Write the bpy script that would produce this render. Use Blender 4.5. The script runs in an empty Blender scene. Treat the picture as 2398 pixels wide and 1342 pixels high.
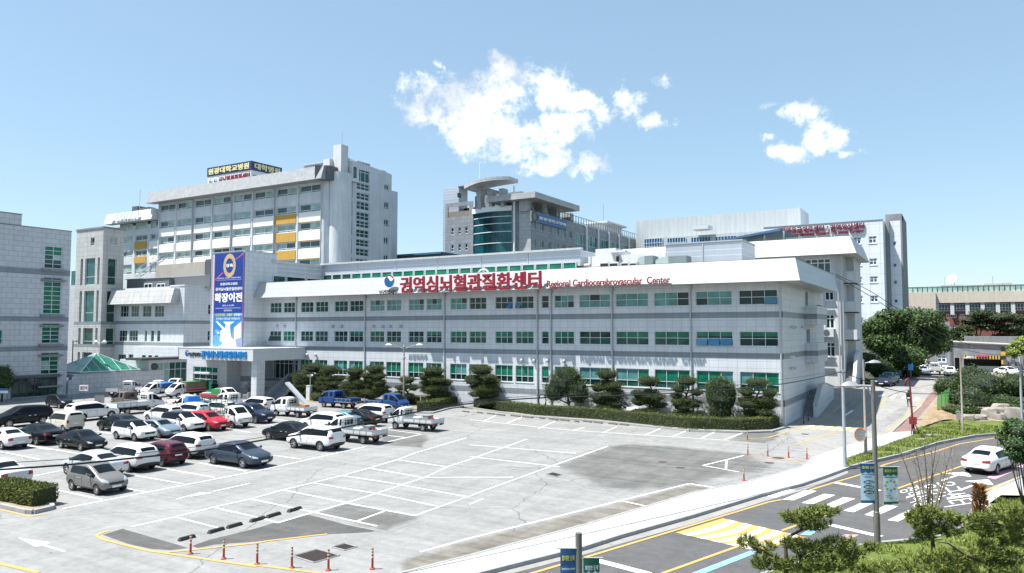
import bpy, bmesh, math, random
from math import sin, cos, radians, pi, sqrt, atan2, hypot
from mathutils import Vector, Matrix, noise
from mathutils.bvhtree import BVHTree
RN = random.Random(11)
SC = bpy.context.scene
COL = SC.collection
# ------------------------------------------------------------------ camera
CAMH = 8.8; FPX = 1747.6; PIT = radians(3.343); YAW = radians(30.88)
cd = bpy.data.cameras.new('camera'); cam = bpy.data.objects.new('camera', cd); COL.objects.link(cam)
cd.sensor_width = 36.0; cd.lens = 36.0*FPX/2398.0; cd.clip_start = 0.5; cd.clip_end = 6000
cam.location = (0, 0, CAMH); cam.rotation_euler = (pi/2+PIT, 0, YAW)
SC.camera = cam
# ------------------------------------------------------------------ light
SUNV = Vector((-.335, -.32, 1.0)).normalized()
sl = bpy.data.lights.new('sun', 'SUN'); sun = bpy.data.objects.new('sun', sl); COL.objects.link(sun)
sl.energy = 3.9; sl.angle = radians(.5); sl.color = (1.0, .965, .91)
sun.rotation_euler = SUNV.to_track_quat('Z', 'Y').to_euler(); sun.location = (-40, -30, 120)
SC.view_settings.view_transform = 'Standard'; SC.view_settings.look = 'None'
SC.view_settings.exposure = 1.3; SC.view_settings.gamma = 1
SC.cycles.max_bounces = 6; SC.cycles.diffuse_bounces = 4; SC.cycles.glossy_bounces = 3
SC.cycles.transparent_max_bounces = 6; SC.cycles.caustics_reflective = False; SC.cycles.caustics_refractive = False
# ------------------------------------------------------------------ photo pixel <-> place helpers
_cp, _sp, _ct, _st = cos(PIT), sin(PIT), cos(YAW), sin(YAW)
def ray(x, y):
    X = (x-1199)/FPX; U = -(y-671)/FPX
    a, b, c = X, _cp-_sp*U, _sp+_cp*U
    return Vector((a*_ct-b*_st, a*_st+b*_ct, c))
EYE = Vector((0, 0, CAMH))
def PZ(x, y, z=0.0):
    r = ray(x, y); return EYE+r*((z-CAMH)/r.z)
def ss(a, b, t):
    t = max(0, min(1, (t-a)/(b-a))); return t*t*(3-2*t)
def hz(X, Y): return 1.7*ss(78, 104, Y)*ss(-44, -24, X)
def G(x, y, dz=0.0):
    z = dz
    for i in range(14):
        p = PZ(x, y, z); z = .5*z+.5*(hz(p.x, p.y)+dz)
    p.z = hz(p.x, p.y)+dz
    return p
def D(x, y, dist):
    "point at forward distance dist along the pixel ray"
    r = ray(x, y); f = -r.x*_st+r.y*_ct
    return EYE+r*(dist/f)
class Wall:
    "vertical plane; u runs to the right as seen from outside, d is depth inward"
    def __init__(s, kind=None, c=0, o=None, r=None):
        if kind == 'y': o, r = Vector((0, c, 0)), Vector((1, 0, 0))
        elif kind == 'x': o, r = Vector((c, 0, 0)), Vector((0, 1, 0))
        s.o = Vector((o[0], o[1], 0)); s.r = Vector((r[0], r[1], 0)).normalized(); s.n = s.r.cross(Vector((0, 0, 1)))
    def P(s, u, z, d=0.0): return s.o+s.r*u+Vector((0, 0, z))-s.n*d
    def px(s, x, y):
        q = ray(x, y); t = (s.o-EYE).dot(s.n)/q.dot(s.n); p = EYE+q*t
        return ((p-s.o).dot(s.r), p.z)
    def u(s, x, y=700): return s.px(x, y)[0]
    def z(s, x, y): return s.px(x, y)[1]
# ------------------------------------------------------------------ mesh builder
class MB:
    def __init__(s): s.v = []; s.f = []; s.m = []
    def add(s, vs, fs, mi=0):
        b = len(s.v); s.v += [tuple(p) for p in vs]
        for f in fs: s.f.append(tuple(b+i for i in f)); s.m.append(mi)
        return s
    def quad(s, a, b, c, d, mi=0): return s.add([a, b, c, d], [(0, 1, 2, 3)], mi)
    def poly(s, ps, mi=0): return s.add(ps, [tuple(range(len(ps)))], mi)
    def hexa(s, p, mi=0):
        return s.add(p, [(0, 3, 2, 1), (4, 5, 6, 7), (0, 1, 5, 4), (1, 2, 6, 5), (2, 3, 7, 6), (3, 0, 4, 7)], mi)
    def box(s, a, b, mi=0):
        (x0, y0, z0), (x1, y1, z1) = a, b
        return s.hexa([(x0, y0, z0), (x1, y0, z0), (x1, y1, z0), (x0, y1, z0), (x0, y0, z1), (x1, y0, z1), (x1, y1, z1), (x0, y1, z1)], mi)
    def wb(s, W, u0, u1, z0, z1, d0, d1, mi=0):
        return s.hexa([W.P(u0, z0, d0), W.P(u1, z0, d0), W.P(u1, z0, d1), W.P(u0, z0, d1), W.P(u0, z1, d0), W.P(u1, z1, d0), W.P(u1, z1, d1), W.P(u0, z1, d1)], mi)
    def prism(s, ps, vec, mi=0, cap=True):
        n = len(ps); vec = Vector(vec); q = [Vector(p) for p in ps]
        fs = [(i, (i+1) % n, n+(i+1) % n, n+i) for i in range(n)]
        if cap: fs += [tuple(reversed(range(n))), tuple(range(n, 2*n))]
        return s.add(q+[p+vec for p in q], fs, mi)
    def tube(s, pts, r, n=8, mi=0, cap=True):
        pts = [Vector(p) for p in pts]; k = len(pts)
        rs = r if isinstance(r, (list, tuple)) else [r]*k
        t0 = (pts[1]-pts[0]).normalized()
        ax = t0.cross(Vector((0, 0, 1)) if abs(t0.z) < .9 else Vector((1, 0, 0))).normalized()
        vs = []
        for i, p in enumerate(pts):
            t = (pts[min(i+1, k-1)]-pts[max(i-1, 0)]).normalized()
            ax = (ax-t*ax.dot(t)).normalized(); bx = t.cross(ax)
            for j in range(n):
                a = 2*pi*j/n; vs.append(p+(ax*cos(a)+bx*sin(a))*rs[i])
        fs = [(i*n+j, i*n+(j+1) % n, (i+1)*n+(j+1) % n, (i+1)*n+j) for i in range(k-1) for j in range(n)]
        if cap: fs += [tuple(reversed(range(n))), tuple(range((k-1)*n, k*n))]
        return s.add(vs, fs, mi)
    def lathe(s, prof, c=(0, 0, 0), n=12, mi=0, axis='z'):
        c = Vector(c); vs = []
        for r, z in prof:
            for j in range(n):
                a = 2*pi*j/n; x, y = r*cos(a), r*sin(a)
                vs.append(c+(Vector((x, y, z)) if axis == 'z' else Vector((x, z, y)) if axis == 'y' else Vector((z, x, y))))
        k = len(prof)
        fs = [(i*n+j, i*n+(j+1) % n, (i+1)*n+(j+1) % n, (i+1)*n+j) for i in range(k-1) for j in range(n)]
        return s.add(vs, fs, mi)
    def disc(s, c, r, nrm, n=16, mi=0, sx=1.0, up=None):
        c = Vector(c); nrm = Vector(nrm).normalized()
        a = (Vector(up) if up else Vector((0, 0, 1)) if abs(nrm.z) < .9 else Vector((1, 0, 0))).cross(nrm).normalized(); b = nrm.cross(a)
        return s.poly([c+a*cos(2*pi*i/n)*r*sx+b*sin(2*pi*i/n)*r for i in range(n)], mi)
    def build(s, name, mats, parent=None, smooth=False, ang=None, org=None):
        o_ = Vector(org) if org is not None else (ORG.get(parent.name, Vector()) if parent else Vector())
        me = bpy.data.meshes.new(name)
        me.from_pydata([(p[0]-o_.x, p[1]-o_.y, p[2]-o_.z) for p in s.v], [], s.f)
        for m in (mats if isinstance(mats, (list, tuple)) else [mats]): me.materials.append(m)
        if any(s.m): me.polygons.foreach_set('material_index', s.m)
        if smooth or ang: me.polygons.foreach_set('use_smooth', [True]*len(s.f))
        me.update()
        if ang: me.set_sharp_from_angle(angle=radians(ang))
        o = bpy.data.objects.new(name, me); COL.objects.link(o)
        if parent: o.parent = parent; ORG[o.name] = o_
        elif org is not None: o.location = o_; ORG[o.name] = o_
        return o
    def each(s, name, mats, parent, **k):
        "one object per connected piece"
        p = list(range(len(s.v)))
        def fd(i):
            while p[i] != i: p[i] = p[p[i]]; i = p[i]
            return i
        for f in s.f:
            for i in f[1:]: p[fd(i)] = fd(f[0])
        g = {}
        for f, m in zip(s.f, s.m): g.setdefault(fd(f[0]), []).append((f, m))
        for fs in g.values():
            q = MB(); mp = {}
            for f, m in fs:
                for i in f:
                    if i not in mp: mp[i] = len(q.v); q.v.append(s.v[i])
                q.f.append(tuple(mp[i] for i in f)); q.m.append(m)
            q.build(name, mats, parent, **k)
ORG = {}
def tag(o, label=None, cat=None, group=None, kind=None):
    if label: o['label'] = label
    if cat: o['category'] = cat
    if group: o['group'] = group
    if kind: o['kind'] = kind
    return o
def thing(name, label, cat, loc=(0, 0, 0), rz=0, group=None, local=False):
    o = bpy.data.objects.new(name, None); COL.objects.link(o); o.empty_display_size = .3
    o.location = loc; o.rotation_euler = (0, 0, rz)
    ORG[o.name] = Vector() if local else Vector(loc)
    return tag(o, label, cat, group)
def copy_tree(o, parent=None, ov=None):
    c = o.copy(); COL.objects.link(c)
    if parent: c.parent = parent
    if ov:
        for k, m in ov.items():
            for sl_ in c.material_slots:
                if sl_.material and sl_.material.name == k: sl_.link = 'OBJECT'; sl_.material = m
    for ch in o.children: copy_tree(ch, c, ov)
    return c
# ------------------------------------------------------------------ materials
def _new(name):
    m = bpy.data.materials.new(name); m.use_nodes = True; n = m.node_tree.nodes
    return m, n, m.node_tree.links, n['Principled BSDF']
def _tc(n, l, scale=1.0, out='Object'):
    t = n.new('ShaderNodeTexCoord'); return t.outputs[out]
def _noise(n, l, vec, scale, detail=5, rough=.55):
    t = n.new('ShaderNodeTexNoise'); t.inputs['Scale'].default_value = scale; t.inputs['Detail'].default_value = detail; t.inputs['Roughness'].default_value = rough
    l.new(vec, t.inputs['Vector']); return t.outputs['Fac']
def _ramp(n, l, fac, stops):
    r = n.new('ShaderNodeValToRGB'); e = r.color_ramp.elements
    while len(e) < len(stops): e.new(.5)
    for i, (p, c) in enumerate(stops):
        e[i].position = p; e[i].color = (*c, 1) if len(c) == 3 else c
    l.new(fac, r.inputs['Fac']); return r.outputs['Color']
def _mix(n, l, f, a, b, mode='MIX'):
    x = n.new('ShaderNodeMix'); x.data_type = 'RGBA'; x.blend_type = mode; x.clamp_result = False
    for sock, v in ((x.inputs[0], f), (x.inputs[6], a), (x.inputs[7], b)):
        if hasattr(v, 'links'): l.new(v, sock)
        elif isinstance(v, (int, float)): sock.default_value = v
        else: sock.default_value = (*v, 1)
    return x.outputs[2]
def _bump(n, l, p, h, s, d=.02):
    b = n.new('ShaderNodeBump'); b.inputs['Strength'].default_value = s; b.inputs['Distance'].default_value = d
    l.new(h, b.inputs['Height']); l.new(b.outputs['Normal'], p.inputs['Normal'])
def mat(name, col, rough=.6, metal=0.0, var=.12, vs=1.3, bump=0.0, bs=20, spec=.5, coat=0, streak=0):
    m, n, l, p = _new(name)
    p.inputs['Roughness'].default_value = rough; p.inputs['Metallic'].default_value = metal
    p.inputs['Specular IOR Level'].default_value = spec
    if coat: p.inputs['Coat Weight'].default_value = coat; p.inputs['Coat Roughness'].default_value = .04
    if var or bump or streak:
        v = _tc(n, l)
        c = col
        if var:
            f = _noise(n, l, v, vs)
            c = _ramp(n, l, f, [(.3, tuple(x*(1-var) for x in col)), (.7, tuple(min(1, x*(1+var*.6)) for x in col))])
        if streak:
            mp = n.new('ShaderNodeMapping'); mp.inputs['Scale'].default_value = (2.2, 2.2, .12); l.new(v, mp.inputs['Vector'])
            f2 = _noise(n, l, mp.outputs['Vector'], 1.6, 6, .65)
            g = _ramp(n, l, f2, [(.42, (1-streak,)*3), (.62, (1, 1, 1))])
            c = _mix(n, l, 1.0, c, g, 'MULTIPLY')
        if hasattr(c, 'links'): l.new(c, p.inputs['Base Color'])
        else: p.inputs['Base Color'].default_value = (*col, 1)
        if bump: _bump(n, l, p, _noise(n, l, v, bs, 4), bump)
    else: p.inputs['Base Color'].default_value = (*col, 1)
    return m
def panel(name, col, joint, w=.9, h=.6, ms=.02, var=.10, rough=.45, off=0.0, grime=.12, metal=0.0, bump=.25):
    "cladding slabs with joints; works on walls facing x or y"
    m, n, l, p = _new(name)
    v = _tc(n, l); sx = n.new('ShaderNodeSeparateXYZ'); l.new(v, sx.inputs[0])
    ad = n.new('ShaderNodeMath'); ad.operation = 'ADD'; l.new(sx.outputs[0], ad.inputs[0]); l.new(sx.outputs[1], ad.inputs[1])
    cx = n.new('ShaderNodeCombineXYZ'); l.new(ad.outputs[0], cx.inputs[0]); l.new(sx.outputs[2], cx.inputs[1])
    b = n.new('ShaderNodeTexBrick'); b.offset = off; b.squash = 1
    l.new(cx.outputs[0], b.inputs['Vector'])
    b.inputs['Scale'].default_value = 1; b.inputs['Brick Width'].default_value = w; b.inputs['Row Height'].default_value = h
    b.inputs['Mortar Size'].default_value = ms; b.inputs['Mortar Smooth'].default_value = .3; b.inputs['Bias'].default_value = 0
    b.inputs['Color1'].default_value = (*[x*(1-var) for x in col], 1); b.inputs['Color2'].default_value = (*[min(1, x*(1+var)) for x in col], 1)
    b.inputs['Mortar'].default_value = (*joint, 1)
    mp = n.new('ShaderNodeMapping'); mp.inputs['Scale'].default_value = (1.2, 1.2, .18); l.new(v, mp.inputs['Vector'])
    f2 = _noise(n, l, mp.outputs['Vector'], 1.1, 6, .62)
    g = _ramp(n, l, f2, [(.38, (1-grime,)*3), (.62, (1, 1, 1))])
    c = _mix(n, l, 1.0, b.outputs['Color'], g, 'MULTIPLY')
    f3 = _noise(n, l, v, 14, 3); g3 = _ramp(n, l, f3, [(.35, (.94,)*3), (.65, (1.0,)*3)])
    c = _mix(n, l, 1.0, c, g3, 'MULTIPLY')
    l.new(c, p.inputs['Base Color']); p.inputs['Roughness'].default_value = rough; p.inputs['Metallic'].default_value = metal
    if bump:
        iv = n.new('ShaderNodeMath'); iv.operation = 'SUBTRACT'; iv.inputs[0].default_value = 1; l.new(b.outputs['Fac'], iv.inputs[1])
        _bump(n, l, p, iv.outputs[0], bump, .02)
    return m
def leafmat(name, a, b, c=None, rough=.55):
    m, n, l, p = _new(name)
    g = n.new('ShaderNodeNewGeometry')
    st = [(0, a), (.6, b)]+([(1, c)] if c else [(1, tuple(min(1, x*1.25) for x in b))])
    col = _ramp(n, l, g.outputs['Random Per Island'], st)
    v = _tc(n, l); f = _noise(n, l, v, 1.1, 4)
    col = _mix(n, l, 1.0, col, _ramp(n, l, f, [(.35, (.72, .76, .7)), (.65, (1.15, 1.12, 1.05))]), 'MULTIPLY')
    l.new(col, p.inputs['Base Color']); p.inputs['Roughness'].default_value = rough; p.inputs['Specular IOR Level'].default_value = .3
    p.inputs['Transmission Weight'].default_value = 0
    return m
def glass(name, col, rough=.06, spec=.35, wob=.0, var=.25, vs=.8):
    m, n, l, p = _new(name)
    v = _tc(n, l); f = _noise(n, l, v, vs, 4)
    l.new(_ramp(n, l, f, [(.35, tuple(x*(1-var) for x in col)), (.65, tuple(min(1, x*(1+var)) for x in col))]), p.inputs['Base Color'])
    p.inputs['Roughness'].default_value = rough; p.inputs['Specular IOR Level'].default_value = spec
    if wob: _bump(n, l, p, _noise(n, l, v, .9, 2), wob, .05)
    return m
# ------------------------------------------------------------------ sky
wd = bpy.data.worlds.new('World'); SC.world = wd; wd.use_nodes = True
def make_sky():
    n = wd.node_tree.nodes; l = wd.node_tree.links
    bg = n['Background']; sk = n.new('ShaderNodeTexSky'); sk.sky_type = 'NISHITA'; sk.sun_disc = False
    sk.sun_elevation = math.asin(SUNV.z); sk.sun_rotation = atan2(SUNV.x, SUNV.y)
    sk.air_density = 1.0; sk.dust_density = 0.7; sk.ozone_density = 1.4; sk.altitude = 30
    bg.inputs['Strength'].default_value = .088
    tc = n.new('ShaderNodeTexCoord'); gen = tc.outputs['Generated']
    wn = n.new('ShaderNodeTexNoise'); wn.inputs['Scale'].default_value = 9; wn.inputs['Detail'].default_value = 5; l.new(gen, wn.inputs['Vector'])
    def vm(op, a, b):
        x = n.new('ShaderNodeVectorMath'); x.operation = op
        for i, q in enumerate((a, b)):
            if hasattr(q, 'links'): l.new(q, x.inputs[i])
            else: x.inputs[i].default_value = q
        return x
    def mt(op, a, b=0.0, c=None):
        x = n.new('ShaderNodeMath'); x.operation = op
        for i, q in enumerate((a, b) if c is None else (a, b, c)):
            if hasattr(q, 'links'): l.new(q, x.inputs[i])
            else: x.inputs[i].default_value = q
        return x.outputs[0]
    off = vm('MULTIPLY', vm('SUBTRACT', wn.outputs['Color'], (.5, .5, .5)).outputs[0], (.055, .055, .055)).outputs[0]
    dv = vm('ADD', gen, off).outputs[0]
    blobs = [(1065, 265, 110, 85), (1165, 215, 95, 75), (1270, 205, 75, 55), (1010, 265, 60, 60), (1130, 310, 120, 60), (1240, 335, 95, 50), (1320, 300, 75, 45),
             (1290, 375, 80, 35), (1372, 388, 44, 36), (1350, 240, 60, 28), (1405, 275, 50, 30), (1468, 248, 48, 40), (1540, 292, 38, 24), (1548, 193, 26, 20), (1022, 150, 20, 10),
             (1855, 265, 55, 32), (1800, 240, 28, 14), (1935, 315, 55, 36), (1850, 362, 60, 24), (2000, 350, 34, 14), (1790, 330, 16, 8)]
    acc = None
    for x, y, a, b in blobs:
        d = ray(x, y).normalized(); r = d.cross(Vector((0, 0, 1))).normalized(); u = r.cross(d)
        df = vm('SUBTRACT', dv, d).outputs[0]
        cx = n.new('ShaderNodeCombineXYZ')
        l.new(vm('DOT_PRODUCT', df, r*(1600/a/1.03)).outputs['Value'], cx.inputs[0]); l.new(vm('DOT_PRODUCT', df, u*(1600/b/1.03)).outputs['Value'], cx.inputs[1])
        l.new(vm('DOT_PRODUCT', df, d*2).outputs['Value'], cx.inputs[2])
        le = vm('LENGTH', cx.outputs[0], (0, 0, 0)).outputs['Value']
        mk = mt('MULTIPLY', mt('SUBTRACT', 1.0, le), 1.0 if a > 50 else .62 if a > 30 else .4); acc = mk if acc is None else mt('MAXIMUM', acc, mk)
    f1 = n.new('ShaderNodeTexNoise'); f1.inputs['Scale'].default_value = 32; f1.inputs['Detail'].default_value = 10; f1.inputs['Roughness'].default_value = .7; l.new(gen, f1.inputs['Vector'])
    den = mt('ADD', mt('MULTIPLY', mt('MINIMUM', acc, .5), 2.4), mt('MULTIPLY', mt('SUBTRACT', f1.outputs['Fac'], .5), 6.0))
    mp = n.new('ShaderNodeMapRange'); mp.interpolation_type = 'SMOOTHSTEP'; mp.inputs['From Min'].default_value = .12; mp.inputs['From Max'].default_value = 2.0
    l.new(den, mp.inputs['Value'])
    f2 = n.new('ShaderNodeTexNoise'); f2.inputs['Scale'].default_value = 12; f2.inputs['Detail'].default_value = 6; l.new(gen, f2.inputs['Vector'])
    cc = n.new('ShaderNodeValToRGB'); cc.color_ramp.elements[0].position = .36; cc.color_ramp.elements[0].color = (4.1, 4.35, 4.7, 1); cc.color_ramp.elements[1].position = .52; cc.color_ramp.elements[1].color = (7.5, 7.5, 7.45, 1)
    l.new(f2.outputs['Fac'], cc.inputs['Fac'])
    # thin summer haze lifts the blue
    hz_ = n.new('ShaderNodeMix'); hz_.data_type = 'RGBA'; hz_.blend_type = 'MIX'; hz_.inputs[0].default_value = HAZEMIX
    l.new(sk.outputs[0], hz_.inputs[6]); hz_.inputs[7].default_value = (*HAZECOL, 1)
    mx = n.new('ShaderNodeMix'); mx.data_type = 'RGBA'; mx.clamp_result = False
    l.new(mp.outputs['Result'], mx.inputs[0]); l.new(hz_.outputs[2], mx.inputs[6]); l.new(cc.outputs['Color'], mx.inputs[7])
    l.new(mx.outputs[2], bg.inputs['Color'])
HAZEMIX = .46; HAZECOL = (1.95, 3.0, 3.6)
make_sky()
# ------------------------------------------------------------------ ground and paving
def cv(x0, y0, s): return lambda x, y: (x0+x/s, y0+y/s)
A4 = cv(0, 1080, 3.997); B4 = cv(500, 1060, 3.997); C3 = cv(1100, 1000, 3.4257); D2 = cv(1700, 1000, 3.4355)
A3 = cv(0, 860, 4.792); C5 = cv(400, 860, 4.792); C6 = cv(800, 820, 4.792); E7 = cv(1750, 650, 3.7); E8 = cv(1250, 820, 3.4257); F1 = cv(1800, 840, 3.946); F2 = cv(1980, 820, 7.993); F3 = cv(2060, 1080, 7.095); F5 = cv(2160, 780, 5.836)
def ground_mat(name, stops, spot=None, rough=.9, scale=.35, bump=.15, tracks=0.0, over=None):
    m, n, l, p = _new(name); v = _tc(n, l)
    def colour(stops, spot, scale, tracks):
        f = _noise(n, l, v, scale, 7, .62); c = _ramp(n, l, f, stops)
        f2 = _noise(n, l, v, 2.6, 6, .7); c = _mix(n, l, 1.0, c, _ramp(n, l, f2, [(.36, (.88, .88, .87)), (.6, (1.04, 1.04, 1.03))]), 'MULTIPLY')
        if spot:
            vo = n.new('ShaderNodeTexVoronoi'); vo.feature = 'DISTANCE_TO_EDGE'; vo.inputs['Scale'].default_value = .085; vo.inputs['Randomness'].default_value = 1
            wv = n.new('ShaderNodeVectorMath'); wv.operation = 'ADD'; nz = n.new('ShaderNodeTexNoise'); nz.inputs['Scale'].default_value = .8; nz.inputs['Detail'].default_value = 6
            l.new(v, nz.inputs['Vector']); l.new(v, wv.inputs[0]); l.new(nz.outputs['Color'], wv.inputs[1]); l.new(wv.outputs[0], vo.inputs['Vector'])
            c = _mix(n, l, 1.0, c, _ramp(n, l, vo.outputs['Distance'], [(0, (spot,)*3), (.0022, (.96,)*3), (.006, (1, 1, 1))]), 'MULTIPLY')
            f5 = _noise(n, l, v, .55, 9, .78)
            c = _mix(n, l, 1.0, c, _ramp(n, l, f5, [(.28, (.62, .62, .62)), (.42, (1, 1, 1))]), 'MULTIPLY')
            f6 = _noise(n, l, v, 3.2, 4, .5)
            c = _mix(n, l, 1.0, c, _ramp(n, l, f6, [(.24, (.45, .45, .45)), (.29, (1, 1, 1))]), 'MULTIPLY')
        if tracks:
            for sc_, an, st_ in (((.05, 1.1, 1), -4, tracks), ((.9, .06, 1), 8, tracks*.7)):
                mp = n.new('ShaderNodeMapping'); mp.inputs['Scale'].default_value = sc_; mp.inputs['Rotation'].default_value = (0, 0, radians(an)); l.new(v, mp.inputs['Vector'])
                f4 = _noise(n, l, mp.outputs['Vector'], 1.3, 6, .6)
                c = _mix(n, l, 1.0, c, _ramp(n, l, f4, [(.36, (1-st_,)*3), (.58, (1, 1, 1))]), 'MULTIPLY')
        return c
    c = colour(stops, spot, scale, tracks)
    if over:
        c2 = colour(*over); at = n.new('ShaderNodeAttribute'); at.attribute_name = 'fade'
        nz = _noise(n, l, v, .7, 8, .68); ad = n.new('ShaderNodeMath'); ad.operation = 'MULTIPLY_ADD'; l.new(nz, ad.inputs[0]); ad.inputs[1].default_value = 1.5; l.new(at.outputs['Fac'], ad.inputs[2])
        mr = n.new('ShaderNodeMapRange'); mr.interpolation_type = 'SMOOTHSTEP'; mr.inputs['From Min'].default_value = .85; mr.inputs['From Max'].default_value = 1.5; l.new(ad.outputs[0], mr.inputs['Value'])
        c = _mix(n, l, mr.outputs['Result'], c, c2)
    f3 = _noise(n, l, v, 38, 3); c = _mix(n, l, 1.0, c, _ramp(n, l, f3, [(.3, (.86,)*3), (.7, (1.08,)*3)]), 'MULTIPLY')
    l.new(c, p.inputs['Base Color']); p.inputs['Roughness'].default_value = rough; p.inputs['Specular IOR Level'].default_value = .25
    _bump(n, l, p, f3, bump, .01)
    return m
LOT = ([(.3, (.235, .236, .235)), (.7, (.30, .30, .295))], .5, .35, .14)
M_land = ground_mat('land', [(.3, (.045, .055, .035)), (.7, (.075, .08, .05))])
M_lot = ground_mat('worn_lot', LOT[0], LOT[1], tracks=LOT[3])
M_drive = ground_mat('driveway_concrete', [(.3, (.25, .246, .236)), (.7, (.31, .305, .295))], .7)
M_patch = ground_mat('patched_asphalt', [(.3, (.085, .085, .083)), (.7, (.125, .124, .12))], scale=.8, tracks=.15)
M_patch2 = ground_mat('faded_patch', LOT[0], LOT[1], tracks=LOT[3], over=([(.3, (.125, .124, .121)), (.7, (.19, .189, .184))], None, .5, .25))
M_dirt = ground_mat('dusty_verge', LOT[0], LOT[1], tracks=LOT[3], over=([(.3, (.15, .14, .12)), (.7, (.25, .235, .205))], None, .9, .3))
M_road = ground_mat('road_asphalt', [(.3, (.092, .092, .095)), (.7, (.118, .117, .119))], scale=.25, tracks=.10)
M_paint = mat('white_road_paint', (.72, .72, .70), .7, var=.10, vs=5)
M_yel = mat('yellow_road_paint', (.50, .31, .09), .7, var=.12, vs=5)
M_blue = mat('blue_road_paint', (.20, .36, .52), .7, var=.1, vs=5)
M_pink = mat('pink_road_paint', (.48, .29, .36), .7, var=.1, vs=5)
M_block = panel('pavement_blocks', (.40, .397, .39), (.25, .246, .238), .5, .25, .014, .06, .8, .5, .10, bump=.15)
M_kerb = mat('kerb_granite', (.30, .30, .30), .8, var=.14, vs=3, bump=.1)
M_brickpath = panel('red_path_bricks', (.25, .15, .13), (.20, .15, .13), .22, .11, .01, .15, .85, .5, .2)
M_soil = ground_mat('pale_soil', [(.3, (.24, .195, .14)), (.7, (.33, .275, .20))], scale=1.4)
M_gravel = ground_mat('bed_soil', [(.3, (.20, .17, .12)), (.7, (.30, .26, .19))], scale=1.4)
M_grassbase = ground_mat('grass_base', [(.3, (.09, .125, .026)), (.7, (.145, .18, .045))], scale=1.2)
def W2(pts): return [Vector((p[0], p[1], 0)) if len(p) == 3 else G(*p) for p in pts]
def sheet(name, pts, dz, m, kind='structure', cuts=True, build=True, label=None, cat=None):
    "flat sheet following the terrain; pts are photo pixels (x, y) or place points (X, Y, 0)"
    P = W2(pts); bm = bmesh.new(); vs = [bm.verts.new((p.x, p.y, 0)) for p in P]
    f = bm.faces.new(vs); f.normal_update()
    if f.normal.z < 0: f.normal_flip()
    bmesh.ops.triangulate(bm, faces=bm.faces[:])
    if cuts and max(p.y for p in P) > 77 and max(p.x for p in P) > -45:
        for y in range(77, 106):
            bmesh.ops.bisect_plane(bm, geom=bm.verts[:]+bm.edges[:]+bm.faces[:], plane_co=(0, y, 0), plane_no=(0, 1, 0))
    for v in bm.verts: v.co.z = hz(v.co.x, v.co.y)+dz
    mb = MB(); bm.verts.index_update()
    mb.add([v.co[:] for v in bm.verts], [tuple(v.index for v in f.verts) for f in bm.faces]); bm.free()
    if not build: return mb
    o = mb.build(name, m); tag(o, label, cat, kind=kind)
    return o
def ground_sheet():
    ys = [-400, -60, 0, 40, 76]+[77+i for i in range(29)]+[140, 220, 400, 900, 3000]
    xs = [-2500, -600, -200, -120, -80, -44, -40, -36, -32, -28, -24, 0, 20, 60, 150, 500, 2500]
    mb = MB(); nx = len(xs)
    mb.add([(x, y, hz(x, y)) for y in ys for x in xs], [(j*nx+i, j*nx+i+1, (j+1)*nx+i+1, (j+1)*nx+i) for j in range(len(ys)-1) for i in range(nx-1)])
    tag(mb.build('ground', M_land), kind='structure')
ground_sheet()
SIDEO = [(800, 1440), (940, 1398), (1187, 1333), (1363, 1289), (1450, 1261), (1620, 1213), (1780, 1164), (1830, 1150), (1875, 1139), (1930, 1120), (1984, 1100)]
SIDEI = [(1904, 1075), (1893, 1087), (1878, 1097), (1802, 1119), (1760, 1131), (1726, 1141), (1707, 1142), (1625, 1159), (1500, 1197), (1363, 1238), (1100, 1309), (850, 1375), (700, 1412)]
ROADN = [(1500, 1440), (1760, 1362), (1900, 1313), (2017, 1283), (2064, 1277), (2128, 1271), (2200, 1262), (2255, 1240), (2272, 1215), (2285, 1190), (2305, 1166), (2340, 1145), (2398, 1119), (2560, 1060)]
sheet('parking_lot', [(-140, 6, 0), (-140, 110, 0), (-84, 110, 0), (-84, 73, 0), (-14, 73, 0), G(1842, 1003)[:], G(1880, 1045)[:], G(1904, 1075)[:]]+[tuple(G(*q)) for q in SIDEI[1:]]+[(-28, 6, 0)], .004, M_lot)
sheet('driveway', [(1838, 1003), (1840, 985), (1900, 930), (1935, 905), (1990, 912), (2040, 905), (2060, 880), (2130, 872), (2300, 862), (2420, 858), (2420, 905), (2300, 900), (2190, 913), (2155, 954), (2122, 982), (2084, 1017), (1990, 1045), (1904, 1075)], .008, M_drive)
sheet('road', SIDEO+[(2040, 1085), (2107, 1069), (2195, 1041), (2282, 1024), (2343, 1019), (2420, 1014), (2560, 1010)]+ROADN[::-1], .004, M_road)
sheet('gutter_strip', SIDEO+[(1986, 1108), (1935, 1129), (1878, 1149), (1785, 1176), (1625, 1226), (1455, 1273), (1369, 1299), (1192, 1345), (945, 1410), (810, 1440)], .008, M_drive)
def soft_patch(name, pts, dz, m, g=.55):
    dz += .003
    P = W2(pts); n = len(P); c = sum(P, Vector())/n
    if sum(P[i].x*P[(i+1) % n].y-P[(i+1) % n].x*P[i].y for i in range(n)) < 0: P = P[::-1]
    mb = MB(); nn = []
    for i in range(n):
        a = (P[i]-P[i-1]).normalized(); b = (P[(i+1) % n]-P[i]).normalized(); q = Vector((a.y+b.y, -a.x-b.x, 0)); nn.append(q.normalized() if q.length > .1 else Vector())
    o = [p+q*g for p, q in zip(P, nn)]; i_ = [p-q*g for p, q in zip(P, nn)]
    for v in o+i_: v.z = hz(v.x, v.y)+dz
    mb.add(o+i_, [(i, (i+1) % n, n+(i+1) % n, n+i) for i in range(n)]+[tuple(range(n, 2*n))])
    ob = mb.build(name, m); at = ob.data.attributes.new('fade', 'FLOAT', 'POINT'); at.data.foreach_set('value', [0.0]*n+[1.0]*n); tag(ob, kind='structure'); return ob
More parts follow.
